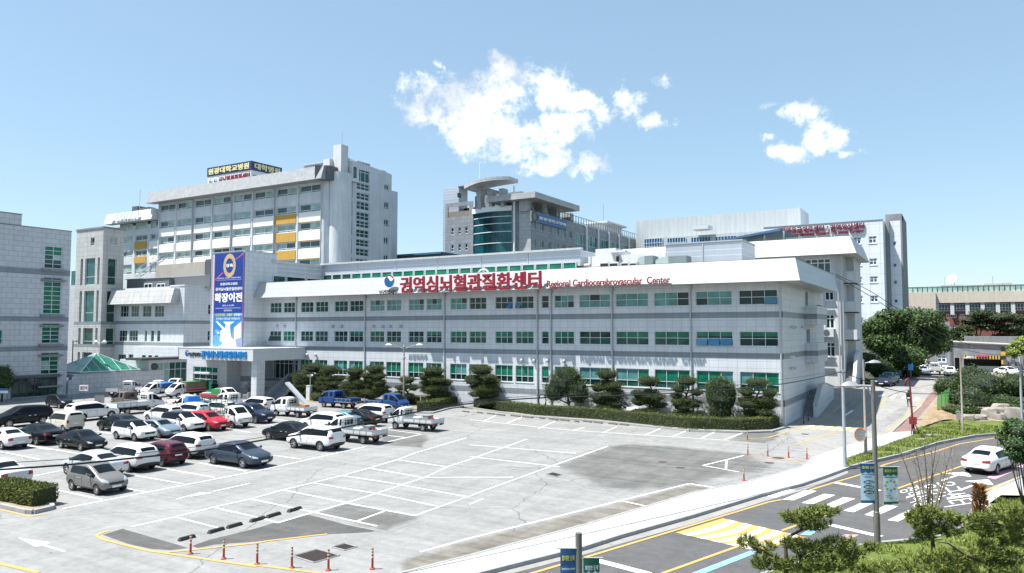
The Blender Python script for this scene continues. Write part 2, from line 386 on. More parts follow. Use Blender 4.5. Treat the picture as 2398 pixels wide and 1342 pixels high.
# raised pavement with kerb stones
def raised(name, pts, h, m, side=None):
    P = W2(pts); mb = MB()
    top = [p+Vector((0, 0, h)) for p in P]; n = len(P)
    ar = sum(P[i].x*P[(i+1) % n].y-P[(i+1) % n].x*P[i].y for i in range(n))
    if ar < 0: top = top[::-1]; P = P[::-1]
    bm = bmesh.new(); vs = [bm.verts.new(p) for p in top]; bm.faces.new(vs); bmesh.ops.triangulate(bm, faces=bm.faces[:]); bm.verts.index_update()
    mb.add([v.co[:] for v in bm.verts], [tuple(v.index for v in f.verts) for f in bm.faces], 0); bm.free()
    for i in range(n):
        j = (i+1) % n; mb.quad(P[i]-Vector((0, 0, .3)), P[j]-Vector((0, 0, .3)), top[j], top[i], 1)
    o = mb.build(name, [m, side or M_kerb]); tag(o, kind='structure'); return o
def kerb(name, pts, w=.17, h=.17, dz=0, m=None, skip=()):
    P = W2(pts); mb = MB()
    for i in range(len(P)-1):
        if i in skip: continue
        a, b = P[i], P[i+1]; t = (b-a); t.z = 0; L = t.length; t.normalize(); nn = Vector((-t.y, t.x, 0))*w/2
        k = max(1, int(L/1.0))
        for q in range(k):
            p0 = a.lerp(b, q/k)+t*.006; p1 = a.lerp(b, (q+1)/k)-t*.006; lo = Vector((0, 0, -.2)); hi = Vector((0, 0, h+dz))
            mb.hexa([p0-nn+lo, p1-nn+lo, p1+nn+lo, p0+nn+lo, p0-nn+hi, p1-nn+hi, p1+nn+hi, p0+nn+hi])
    o = mb.build(name, m or M_kerb); tag(o, kind='structure'); return o
raised('pavement', SIDEO+[(1983, 1080), (2025, 1066), (2137, 1025), (2139, 1013), (2084, 1017), (1990, 1045)]+SIDEI, .15, M_block)
kerb('pavement_kerb', SIDEO, .17, .165, 0)
kerb('lot_kerb', SIDEI, .15, .165, 0)
sheet('brick_path', [(2084, 1017), (2122, 982), (2155, 954), (2190, 913), (2208, 913), (2195, 934), (2152, 985), (2140, 1013)], .10, M_brickpath)
kerb('path_kerb', [(2084, 1017), (2122, 982), (2155, 954), (2190, 913)], .2, .12)
kerb('path_inner_kerb', [(2141, 1012), (2152, 985), (2195, 934), (2208, 913)], .2, .14)
VERGE = [(1983, 1099), (1985, 1081), (2026, 1067), (2138, 1026), (2150, 1008), (2220, 990), (2300, 984), (2420, 996), (2420, 1012), (2343, 1018), (2282, 1023), (2195, 1040), (2107, 1068), (2040, 1084)]
raised('verge', VERGE, .2, M_grassbase)
kerb('verge_kerb', [(1984, 1100), (2040, 1085), (2107, 1069), (2195, 1041), (2282, 1024), (2343, 1019), (2420, 1014)], .18, .2)
kerb('verge_edging', [(1984, 1080), (2026, 1066), (2138, 1025)], .1, .24)
raised('dirt_bank_ledge', [(2141, 1012), (2152, 985), (2195, 934), (2215, 905), (2330, 880), (2440, 880), (2440, 990), (2398, 996), (2300, 983), (2220, 989), (2150, 1007)], .22, M_soil)
NEARG = ROADN+[(2560, 1440)]
raised('near_lawn', NEARG, .12, M_grassbase)
kerb('near_kerb', ROADN[1:], .18, .15)
raised('island_paving', [(2272, 1220), (2286, 1192), (2306, 1169), (2341, 1148), (2398, 1123), (2520, 1085), (2520, 1170), (2345, 1166), (2318, 1185), (2330, 1210), (2320, 1228), (2290, 1236)], .15, M_block)
# patches of newer asphalt and dusty strips
sheet('asphalt_patch', [A4(960, 690), A4(1150, 635), A4(1700, 795), A4(1760, 815), A4(1600, 832), A4(1430, 825), A4(1200, 775)], .008, M_patch)
sheet('asphalt_patch', [A4(1800, 795), A4(1950, 740), A4(2398, 630), B4(560, 660), B4(920, 565), B4(1560, 712), B4(1480, 745), B4(1070, 765), B4(500, 825), B4(0, 862), A4(1850, 815)], .008, M_patch)
soft_patch('asphalt_patch', [B4(1250, 480), B4(1870, 600), B4(1865, 630), B4(1620, 725), B4(1330, 655), B4(960, 565)], .008, M_patch2)
soft_patch('asphalt_patch', [C3(740, 310), C3(1120, 160), C3(1330, 140), C3(1800, 180), C3(2230, 225), C3(2398, 330), C3(2130, 372), C3(1770, 450), C3(1350, 510), C3(1080, 470), C3(860, 370)], .008, M_patch2, 1.3)
soft_patch('asphalt_patch', [C6(520, 880), C6(900, 940), C6(960, 1000), C6(900, 1090), C6(560, 1065), C6(420, 1030)], .008, M_patch2)
soft_patch('asphalt_patch', [E8(1590, 722), E8(1690, 666), E8(1960, 656), E8(1930, 720), E8(1850, 745)], .008, M_patch2)
soft_patch('dusty_strip', [C3(-500, 1080), C3(0, 925), C3(1000, 668), C3(1765, 470), C3(2000, 505), C3(1460, 640), C3(900, 810), C3(0, 1050), C3(-500, 1200)], .009, M_dirt)
sheet('dark_lane', [E7(700, 1180), E7(930, 1040), E7(1050, 1045), E7(850, 1190)], .012, M_patch2)
sheet('dark_lane', [F1(860, 640), F1(1250, 430), F1(1290, 470), F1(1100, 620), F1(960, 690)], .012, M_patch2)
# ------------------------------------------------------------------ painted markings
mk_w, mk_y = MB(), MB()
SK = [0]
def stroke(mb, pts, w=.13, dz=.016):
    SK[0] += 1; dz += .0004*(SK[0] % 9)
    P = [Vector(p) if len(p) == 3 else G(*p) for p in pts]
    for a, b in zip(P, P[1:]):
        dz += .0003; t = b-a; t.z = 0; L = t.length
        if L < .01: continue
        t.normalize(); nn = Vector((-t.y, t.x, 0))*w/2
        k = max(1, int(L/1.5)) if max(a.y, b.y) > 77 else 1
        for q in range(k):
            p, r = a.lerp(b, q/k), a.lerp(b, (q+1)/k)
            c4 = [p-nn, r-nn, r+nn, p+nn]
            for c in c4: c.z = hz(c.x, c.y)+dz
            mb.quad(*c4)
def fill(mb, pts, dz=.016):
    P = W2(pts); n = len(P)
    if sum(P[i].x*P[(i+1) % n].y-P[(i+1) % n].x*P[i].y for i in range(n)) < 0: P = P[::-1]
    for p in P: p.z = hz(p.x, p.y)+dz
    mb.poly(P)
WL = [[A4(585, 447), A4(2398, 95), C5(2200, 890)], [A4(330, 232), A4(960, 362)], [A4(1100, 240), A4(1370, 292)], [A4(1200, 125), A4(1720, 215)], [A4(1560, 75), A4(2010, 155)], [A4(1870, 20), A4(2310, 95)],
      [C5(330, 1080), C5(840, 1170)], [C5(1110, 985), C5(1460, 1035)], [C5(1350, 880), C5(1900, 960)], [B4(0, 365), B4(340, 290)],
      [A4(1220, 618), A4(1640, 525), B4(5, 512), B4(350, 436), B4(655, 351), B4(930, 284), B4(1205, 216), B4(1460, 147), B4(1720, 68), B4(1890, 5), C6(1400, 985)],
      [A4(1640, 525), A4(2050, 630)], [A4(2000, 435), B4(180, 560)], [B4(0, 515), B4(440, 615), B4(600, 660)], [B4(350, 437), B4(935, 560)], [B4(655, 352), B4(1250, 474)], [B4(930, 285), B4(1520, 385)], [B4(1205, 218), B4(1770, 303)], [B4(1465, 148), B4(1965, 237)], [B4(1720, 68), B4(2190, 135)],
      [B4(600, 660), B4(940, 560), B4(1250, 472), B4(1520, 385), B4(1770, 302), B4(1985, 232), B4(2190, 135), C3(0, 262), C3(460, 100)],
      [B4(935, 560), B4(1530, 690)], [B4(1250, 475), B4(1880, 592)], [B4(1520, 385), B4(2100, 505)], [B4(1780, 310), B4(2398, 420)], [B4(1970, 236), C3(350, 405)], [C3(0, 240), C3(720, 320)], [C3(0, 145), C3(850, 212)],
      [B4(1325, 650), B4(1600, 550)], [B4(1885, 592), B4(2398, 410), C3(100, 518), C3(670, 310), C3(1110, 155)], [C3(0, 622), C3(110, 578)],
      [C3(830, 30), C3(920, 3)], [C3(1060, 50), C3(1180, 0)], [C3(1410, 65), C3(1540, 10)], [C3(1620, 80), C3(1745, 30)], [C3(1850, 95), C3(1960, 45)], [C3(2040, 105), C3(2200, 45)],
      [C6(1440, 780), C6(2200, 865), C3(850, 30), C3(1400, 65), C3(2080, 110)], [C6(1590, 800), C6(1730, 735)], [C6(1850, 825), C6(2020, 755)], [C6(2210, 880), C6(2398, 800)],
      [C6(520, 895), C6(880, 942)], [C6(420, 1020), C6(520, 1030), C6(900, 945)], [C6(520, 960), C6(740, 985)], [C6(470, 890), C6(640, 845)],
      [C3(1870, 310), C3(2200, 230)], [C3(1870, 310), C3(2160, 362)], [C3(2060, 270), D2(0, 335)], [C3(-400, 1005), C3(0, 895), C3(1000, 645), C3(1765, 455), C3(2000, 495)], [C3(1220, 595), C3(1450, 645)],
      [A3(300, 875), A3(870, 970)], [A3(0, 950), A3(440, 1035)], [A3(310, 1240), A3(790, 1140)], [A3(1090, 720), A3(1290, 755)], [A3(560, 930), A3(300, 878)], [C5(1130, 575), C5(1330, 607)], [C5(1000, 665), C5(1420, 600)], [C5(600, 690), C5(900, 735)], [C5(880, 660), C5(1000, 672)]]
for w in WL: stroke(mk_w, w)
fill(mk_w, [A4(170, 720), A4(480, 765), A4(430, 785), A4(620, 845), A4(600, 855), A4(400, 795), A4(330, 805)])
stroke(mk_w, [A4(1650, 360), A4(1830, 310)], .1); fill(mk_w, [A4(1770, 335), A4(1850, 300), A4(1990, 292), A4(1960, 305)])
BARS = [[(455, 585), (635, 510), (730, 517), (545, 592)], [(610, 612), (790, 540), (880, 550), (700, 622)], [(775, 640), (945, 568), (1040, 578), (865, 650)], [(945, 675), (1115, 600), (1200, 608), (1030, 688)], [(1115, 708), (1290, 630), (1385, 640), (1195, 725)], [(1300, 752), (1470, 670), (1570, 680), (1385, 762)], [(330, 560), (480, 500), (560, 508), (400, 570)]]
for b in BARS: fill(mk_w, [D2(*q) for q in b])
stroke(mk_w, [D2(880, 450), D2(1240, 515)], .4); stroke(mk_w, [D2(840, 790), D2(1250, 885)], .4); stroke(mk_w, [C3(1010, 1070), C3(1440, 1182)], .4)
def arrow(mb, a, b, w=.16, hw=.75, hl=1.6):
    a, b = G(*a), G(*b); t = (b-a); t.z = 0; t.normalize(); nn = Vector((-t.y, t.x, 0)); c = b-t*hl
    stroke(mb, [a[:], (c+t*.02)[:]], w)
    fill(mb, [(c+nn*hw)[:2]+(0,), b[:2]+(0,), (c-nn*hw)[:2]+(0,)])
arrow(mk_w, D2(1730, 435), D2(1940, 362)); arrow(mk_w, D2(1870, 515), D2(2112, 424))
stroke(mk_w, [E7(840, 1200), E7(915, 1150)], .25)
for q in ([(825, 900), (900, 835), (960, 840), (890, 905)], [(1040, 905), (1110, 850), (1190, 860), (1115, 915)], [(1270, 930), (1330, 880), (1400, 885), (1340, 940)], [(600, 870), (680, 825), (740, 828), (670, 878)]):
    fill(mk_w, [F2(*p) for p in q])
YL = [([A4(-60, 440), A4(0, 455), A4(280, 522), A4(470, 490)], .14), ([A4(-100, 935), A4(0, 960), A4(360, 1047)], .2), ([A4(1020, 655), A4(930, 680), A4(900, 705), A4(960, 735), A4(1400, 845), A4(1520, 860), A4(1760, 838), A4(2398, 770), B4(500, 830), B4(1065, 765)], .16),
      ([A4(1400, 842), A4(2398, 990), B4(300, 1045), B4(960, 1127), B4(1300, 1190)], .16), ([(1100, 1385), C3(540, 1165), C3(2398, 605), D2(460, 585)], .16), ([D2(670, 510), D2(1080, 385), F1(1080, 978), F1(1500, 872), F1(1760, 790), F1(2140, 727)], .16),
      ([(1400, 1400), C3(1560, 1172), C3(2150, 960), D2(100, 965)], .16), ([D2(450, 835), D2(850, 695)], .16), ([D2(1370, 500), D2(1920, 308), D2(2398, 130)], .16), ([D2(2070, 520), D2(2398, 390), (2500, 1075)], .18),
      ([D2(1080, 965), D2(1250, 943), D2(1470, 922)], .16), ([D2(1820, 890), D2(1890, 875), (2275, 1240)], .16),
      ([E7(500, 1285), E7(850, 1085)], .14), ([E7(870, 1300), E7(1215, 1045)], .16), ([F1(230, 800), F1(620, 680)], .14), ([F1(0, 730), F1(350, 620)], .14), ([F1(1080, 680), F1(1290, 500), F1(1420, 380)], .14), ([D2(180, 230), D2(360, 250), D2(470, 270)], .12), ([D2(470, 250), D2(620, 300)], .14), ([E8(1590, 722), E8(1850, 705), E8(1930, 690)], .1)]
for pts, w in YL: stroke(mk_y, pts, w)
# striped road hump and driveway hump
def hump(corn, n, curve=0.0):
    a, b, c, d = [G(*q) for q in corn]
    up = 14
    for k in range(n):
        mbk = mk_w if k % 2 else mk_y; v0, v1 = k/n, (k+1)/n
        for i in range(up):
            u0, u1 = i/up, (i+1)/up
            def pt(u, v):
                v = min(1, max(0, v+curve*sin(pi*u)*v*(1-v)*4*.25)); p = a.lerp(b, u).lerp(d.lerp(c, u), v); p.z = hz(p.x, p.y)+.016; return p
            mbk.quad(pt(u0, v0), pt(u1, v0), pt(u1, v1), pt(u0, v1))
hump([C3(1650, 850), C3(2030, 735), D2(650, 890), D2(250, 1000)], 11, .35)
hump([(1865, 1003), (1888, 996), (2028, 1003), (2010, 1011)], 13)
def paint_blob(mb, a): fill(mb, a)
mk_b, mk_p = MB(), MB()
fill(mk_b, [(1580, 1362), C3(1785, 1172), C3(2250, 995), C3(2330, 1003), C3(1900, 1172), (1640, 1362)]); fill(mk_b, [D2(590, 870), D2(700, 810), D2(780, 812), D2(680, 875)])
fill(mk_p, [D2(900, 890), D2(960, 865), D2(1070, 870), D2(1000, 907)]); fill(mk_p, [F3(1780, 275), F3(1900, 200), F3(2398, 60), F3(2398, 100), F3(2010, 265), F3(1920, 305)])
fill(mk_p, [F2(1400, 750), F2(1460, 735), F2(1500, 755), F2(1440, 780)]); fill(mk_b, [F2(1210, 730), F2(1260, 715), F2(1300, 735), F2(1240, 750)]); fill(mk_y, [F2(1330, 690), F2(1400, 680), F2(1430, 695), F2(1360, 705)])
for nm, mb, m in (('white_markings', mk_w, M_paint), ('yellow_markings', mk_y, M_yel), ('blue_markings', mk_b, M_blue), ('pink_markings', mk_p, M_pink)):
    tag(mb.build(nm, m), kind='structure')
# ------------------------------------------------------------------ lettering
def glyphs(s, bold=0.0, ext=0.0):
    cu = bpy.data.curves.new('text', 'FONT'); cu.body = s; cu.offset = bold; cu.extrude = ext; cu.resolution_u = 3
    o = bpy.data.objects.new('text', cu); COL.objects.link(o)
    dg = bpy.context.evaluated_depsgraph_get(); me = bpy.data.meshes.new_from_object(o.evaluated_get(dg))
    vs = [v.co.copy() for v in me.vertices]; fs = [tuple(p.vertices) for p in me.polygons]
    bpy.data.objects.remove(o); bpy.data.curves.remove(cu); bpy.data.meshes.remove(me)
    return vs, fs
FAT = ((0, 0), (-1, 0), (1, 0), (0, .8), (0, -.8))
def letter(mb, s, W, u0, u1, z0, z1, d=-.004, ext=0.0, mi=0, bold=.02, fl=False):
    vs, fs = glyphs(s, .012, .5 if ext else 0)
    x0 = min(v.x for v in vs); x1 = max(v.x for v in vs); y0 = min(v.y for v in vs); y1 = max(v.y for v in vs)
    for k, (a, b) in enumerate(FAT if bold >= .03 else FAT[:1]):
        a *= bold*.55*(u1-u0)/(x1-x0); b *= bold*.55*(z1-z0)/(y1-y0)
        mb.add([W.P(u0+(v.x-x0)/(x1-x0)*(u1-u0)+a, z0+(v.y-y0)/(y1-y0)*(z1-z0)+b, (d-(v.z+.5)*ext if ext else d)-.002*k) for v in vs], fs, mi)
def road_text(s, a, b, c):
    "a: start of text base, b: end of text base, c: top corner above a"
    a, b, c = G(*a), G(*b), G(*c); vs, fs = glyphs(s, -.004); mb = MB()
    x0 = min(v.x for v in vs); x1 = max(v.x for v in vs); y0 = min(v.y for v in vs); y1 = max(v.y for v in vs)
    mb.add([a+(b-a)*((v.x-x0)/(x1-x0))+(c-a)*((v.y-y0)/(y1-y0))+Vector((0, 0, .016)) for v in vs], fs)
    tag(mb.build('road_lettering', M_paint), kind='structure')
road_text('장례식장', F3(310, 490), F3(600, 790), F3(640, 400)); road_text('응급센터', F3(710, 395), F3(1080, 770), F3(1220, 330))
# ------------------------------------------------------------------ vehicles
def paint(name, col, metal=.0, rough=.35):
    return mat('paint_'+name, col, rough, metal, var=0, coat=.55, spec=.04)
PT = dict(white=paint('white', (.66, .66, .655)), cream=paint('cream', (.54, .52, .43)), black=paint('black', (.006, .007, .009)), navy=paint('navy', (.014, .022, .045)), slate=paint('slate', (.045, .06, .085), .3), grey=paint('grey', (.20, .195, .185), .35),
          silver=paint('silver', (.56, .58, .60), .45), bluegrey=paint('bluegrey', (.20, .25, .31), .4), maroon=paint('maroon', (.10, .022, .035), .2), red=paint('red', (.42, .018, .03)), blue=paint('blue', (.022, .06, .19)), tan=paint('tan', (.17, .145, .125), .2), darkgrey=paint('darkgrey', (.014, .016, .018), .2), teal=paint('teal', (.10, .22, .27), .3), palewhite=paint('palewhite', (.55, .575, .58), .1))
PT_BODY = paint('body', (.5, .5, .5))
M_glassc = mat('car_glass', (.005, .007, .010), .03, var=0, spec=.22)
M_rub = mat('black_plastic', (.02, .02, .021), .6, var=0)
M_tyre = mat('tyre_rubber', (.018, .018, .018), .85, var=0)
M_rim = mat('alloy_rim', (.55, .55, .56), .3, .8, var=0)
M_lamp = mat('clear_lamp', (.40, .42, .44), .12, .2, var=0)
M_tail = mat('red_lamp', (.30, .012, .014), .12, var=0, spec=.7)
M_plate = mat('number_plate_white', (.74, .74, .72), .5, var=0)
M_plateg = mat('number_plate_green', (.03, .20, .12), .5, var=0)
M_chrome = mat('chrome_trim', (.7, .7, .7), .15, .9, var=0)
M_seam = mat('panel_gap', (.02, .02, .02), .8, var=0)
M_bedm = mat('bed_steel', (.30, .32, .33), .6, .2, var=.2, vs=3)
def ring(st):
    x, w, zb, zl, wt, zt = st; d = min(.07, .35*(zt-zl)); h = []
    h = [(0, zb), (.78*w, zb), (w*.985, zb+.13), (w, zb+.5*(zl-zb)+.04), (w*.965, zl), (wt, zt-d), (.84*wt, zt-.01), (0, zt+.025)]
    return [(x, y, z) for y, z in h], [(x, -y, z) for y, z in h[1:-1]]
def loft(name, sts, marks, wheels, wr, clad=False, levels=2):
    """marks: {'ws':i,'rw':i,'side':[i..],'roof':[i..]}; returns bmesh split by material index"""
    me = bpy.data.meshes.new('tmp'); vs = []; fs = []; ms = []; n = len(sts)
    for st in sts:
        L, Rr = ring(st); vs += L+Rr           # 8 + 6 = 14 per ring
    def ix(i, k, s):                            # k 0..7 ; s 0 left(+y) 1 right
        return i*14+(k if s == 0 or k in (0, 7) else 8+k-1)
    for i in range(n-1):
        for k in range(7):
            for s in (0, 1):
                q = [ix(i, k, s), ix(i+1, k, s), ix(i+1, k+1, s), ix(i, k+1, s)]
                if s == 0: q = q[::-1]
                m = 0
                if k == 4 and i in marks['side']: m = 3+s
                if k == 6 and i == marks.get('ws'): m = 1
                if k == 6 and i == marks.get('rw'): m = 2
                if k in (5, 6) and i in marks.get('roof', ()): m = 6
                if k == 1 and clad: m = 5
                if k == 0: m = 5
                fs.append(q); ms.append(m)
    for i, sgn in ((0, 1), (n-1, -1)):
        for k in range(7):
            q = [ix(i, k, 0), ix(i, k+1, 0), ix(i, k+1, 1), ix(i, k, 1)]
            q = list(dict.fromkeys(q))
            if sgn < 0: q = q[::-1]
            m = 0
            if i == 0 and k == 4 and marks.get('capglass'): m = 2
            if k == 0 or (clad and k == 1): m = 5
            fs.append(q); ms.append(m)
    me.from_pydata(vs, [], fs); me.polygons.foreach_set('material_index', ms)
    for j in range(8): me.materials.append(None)
    me.update(); o = bpy.data.objects.new('tmp', me); COL.objects.link(o)
    bm = bmesh.new(); bm.from_mesh(me); bmesh.ops.recalc_face_normals(bm, faces=bm.faces); bm.to_mesh(me); bm.free()
    sd = o.modifiers.new('s', 'SUBSURF'); sd.levels = levels; sd.render_levels = levels
    cut = []
    if wheels:
        mb = MB(); hw = max(s_[1] for s_ in sts)
        for wx in wheels:
            for sg in (-1, 1):
                a, b = sg*(hw-.30), sg*(hw+.25)
                mb.lathe([(.001, min(a, b)), (wr*1.17, min(a, b)), (wr*1.17, max(a, b)), (.001, max(a, b))], (wx, 0, wr), 24, 7, axis='y')
        c = mb.build('cut', [None]*8); cut.append(c)
        bm = bmesh.new(); bm.from_mesh(c.data); bmesh.ops.remove_doubles(bm, verts=bm.verts, dist=.002); bmesh.ops.recalc_face_normals(bm, faces=bm.faces); bm.to_mesh(c.data); bm.free()
        bo = o.modifiers.new('b', 'BOOLEAN'); bo.operation = 'DIFFERENCE'; bo.object = c; bo.solver = 'EXACT'; bo.material_mode = 'INDEX'
    dg = bpy.context.evaluated_depsgraph_get()
    bm = bmesh.new(); bm.from_mesh(o.evaluated_get(dg).to_mesh()); o.evaluated_get(dg).to_mesh_clear()
    for q in [o]+cut: bpy.data.objects.remove(q)
    return bm
def split(bm, groups):
    "groups: {name: [material indices]} -> MB with faces"
    out = {}
    for nm, ids in groups.items():
        mb = MB(); mp = {}
        for f in bm.faces:
            if f.material_index in ids:
                idx = []
                for v in f.verts:
                    if v.index not in mp: mp[v.index] = len(mb.v); mb.v.append(v.co[:])
                    idx.append(mp[v.index])
                mb.f.append(tuple(idx)); mb.m.append(ids.index(f.material_index))
        out[nm] = mb
    return out
def patch(mb, bvh, corners, frm, dr, nx=5, ny=3, off=.012, mi=0):
    "project a quad given by 4 (a, b) corners onto the body; frm(a, b) -> start point"
    g = []
    for j in range(ny+1):
        for i in range(nx+1):
            u, v = i/nx, j/ny; (a0, b0), (a1, b1), (a2, b2), (a3, b3) = corners
            a = (a0*(1-u)+a1*u)*(1-v)+(a3*(1-u)+a2*u)*v; b = (b0*(1-u)+b1*u)*(1-v)+(b3*(1-u)+b2*u)*v
            p = Vector(frm(a, b)); h = bvh.ray_cast(p, dr)
            if h[0] is None: g.append(None)
            else: g.append(h[0]-dr*off)
    for j in range(ny):
        for i in range(nx):
            q = [g[j*(nx+1)+i], g[j*(nx+1)+i+1], g[(j+1)*(nx+1)+i+1], g[(j+1)*(nx+1)+i]]
            if all(p is not None for p in q): mb.quad(*q, mi)
def wheel_parts(root, x, y, r, w=.2, sp=5):
    s = 1 if y > 0 else -1; mb = MB(); y0, y1 = y-w/2, y+w/2
    mb.lathe([(r*.62, y0), (r*.93, y0), (r, y0+.03), (r, y1-.03), (r*.93, y1), (r*.62, y1)], (x, 0, r), 22, 0, axis='y')
    t = mb.build('wheel', M_tyre, root, ang=35)
    m2 = MB(); yo = y+s*(w/2-.035); yi = y+s*(w/2-.10)
    m2.lathe([(r*.64, yo+s*.03), (r*.56, yo+s*.03), (r*.54, yi)], (x, 0, r), 22, 0, axis='y')
    m2.lathe([(r*.54, yi), (.001, yi)], (x, 0, r), 22, 1, axis='y')
    for k in range(sp):
        a = 2*pi*k/sp; c, q = cos(a), sin(a); hw = r*.095
        def pp(rad, off, yy): return (x+c*rad-q*off, yy, r+q*rad+c*off)
        m2.hexa([pp(.02, -hw, yi), pp(r*.57, -hw*.8, yi), pp(r*.57, hw*.8, yi), pp(.02, hw, yi), pp(.02, -hw, yo), pp(r*.57, -hw*.8, yo+s*.01), pp(r*.57, hw*.8, yo+s*.01), pp(.02, hw, yo)], 0)
    m2.lathe([(.001, yo+s*.012), (r*.15, yo+s*.012), (r*.16, yi)], (x, 0, r), 12, 0, axis='y')
    m2.build('rim', [M_rim, M_rub], t, ang=40)
TPL = {
 'sedan': dict(st=[(-2.40, .70, .40, .80, .60, .88), (-2.33, .83, .28, .90, .72, .98), (-2.02, .90, .21, .95, .74, 1.045), (-1.66, .915, .19, .95, .73, 1.075), (-.98, .92, .19, .93, .62, 1.37), (-.72, .92, .19, .925, .64, 1.43), (.0, .92, .19, .91, .655, 1.475), (.09, .92, .19, .91, .655, 1.475), (.42, .92, .19, .90, .64, 1.455), (1.25, .915, .19, .895, .72, 1.01), (1.85, .905, .19, .82, .72, .915), (2.22, .85, .23, .68, .66, .79), (2.40, .70, .33, .56, .52, .64)],
     mk=dict(ws=8, rw=3, side=[4, 5, 6, 7, 8]), wx=(-1.36, 1.40), wr=.325, fl=((.46, .60), (.83, .66), (.83, .79), (.50, .69)), tl=((.40, .76), (.86, .76), (.86, .93), (.44, .89)), L=4.8, W=1.84, H=1.46),
 'oldsedan': dict(st=[(-2.36, .74, .40, .82, .66, .92), (-2.30, .84, .30, .90, .74, .99), (-2.0, .87, .24, .93, .74, 1.03), (-1.42, .88, .22, .94, .72, 1.06), (-.88, .88, .22, .93, .60, 1.40), (-.68, .88, .22, .93, .62, 1.43), (-.02, .88, .22, .92, .63, 1.46), (.08, .88, .22, .92, .63, 1.46), (.36, .88, .22, .91, .62, 1.44), (1.02, .88, .22, .92, .70, 1.01), (1.75, .87, .22, .86, .72, .95), (2.2, .84, .26, .76, .70, .86), (2.36, .72, .36, .62, .58, .70)],
     mk=dict(ws=8, rw=3, side=[4, 5, 6, 7, 8]), wx=(-1.32, 1.36), wr=.315, fl=((.46, .62), (.83, .62), (.83, .78), (.46, .76)), tl=((.52, .70), (.87, .70), (.87, .88), (.56, .92)), L=4.72, W=1.76, H=1.45),
 'hatch': dict(st=[(-1.80, .66, .42, .86, .54, 1.02), (-1.76, .78, .28, .96, .60, 1.22), (-1.58, .81, .22, .97, .62, 1.42), (-1.40, .81, .2, .96, .62, 1.46), (-.95, .81, .2, .95, .63, 1.50), (-.28, .81, .2, .93, .645, 1.52), (-.20, .81, .2, .93, .645, 1.52), (.18, .81, .2, .92, .63, 1.49), (1.02, .81, .2, .90, .66, 1.02), (1.45, .80, .2, .82, .64, .90), (1.70, .74, .25, .68, .58, .76), (1.81, .62, .33, .56, .46, .62)],
     mk=dict(ws=7, rw=1, side=[3, 4, 5, 6, 7]), wx=(-1.17, 1.21), wr=.29, fl=((.42, .62), (.76, .70), (.74, .88), (.46, .74)), tl=((.54, .78), (.80, .78), (.80, 1.06), (.60, 1.02)), L=3.62, W=1.62, H=1.5),
 'suv': dict(st=[(-2.30, .72, .48, .96, .60, 1.10), (-2.25, .86, .34, 1.08, .66, 1.36), (-2.02, .92, .27, 1.10, .69, 1.60), (-1.72, .93, .25, 1.10, .70, 1.66), (-1.05, .935, .25, 1.08, .71, 1.70), (-.95, .935, .25, 1.08, .71, 1.70), (-.10, .935, .25, 1.05, .72, 1.72), (-.0, .935, .25, 1.05, .72, 1.72), (.35, .935, .25, 1.04, .71, 1.69), (1.15, .93, .25, 1.03, .78, 1.16), (1.80, .92, .25, .98, .78, 1.06), (2.16, .86, .29, .84, .72, .95), (2.31, .74, .40, .66, .58, .76)],
     mk=dict(ws=8, rw=1, side=[2, 3, 4, 5, 6, 7, 8]), wx=(-1.34, 1.36), wr=.36, fl=((.50, .78), (.85, .82), (.84, .95), (.54, .86)), tl=((.46, .92), (.90, .92), (.90, 1.08), (.52, 1.06)), L=4.62, W=1.87, H=1.7),
 'boxcar': dict(st=[(-1.82, .72, .44, .92, .64, 1.10), (-1.79, .80, .28, 1.0, .68, 1.44), (-1.66, .83, .22, 1.0, .70, 1.64), (-1.52, .83, .2, 1.0, .70, 1.68), (-.95, .83, .2, 1.0, .71, 1.71), (-.86, .83, .2, 1.0, .71, 1.71), (-.05, .83, .2, .99, .72, 1.72), (.04, .83, .2, .99, .72, 1.72), (.55, .83, .2, .98, .71, 1.69), (1.22, .82, .2, .97, .72, 1.10), (1.55, .81, .22, .88, .68, .96), (1.76, .76, .26, .76, .62, .84), (1.83, .66, .36, .6, .54, .68)],
     mk=dict(ws=8, rw=1, side=[3, 4, 5, 6, 7, 8]), wx=(-1.22, 1.26), wr=.30, fl=((.46, .68), (.78, .70), (.76, .86), (.5, .8)), tl=((.62, .78), (.82, .78), (.82, 1.06), (.64, 1.06)), L=3.66, W=1.66, H=1.7),
}
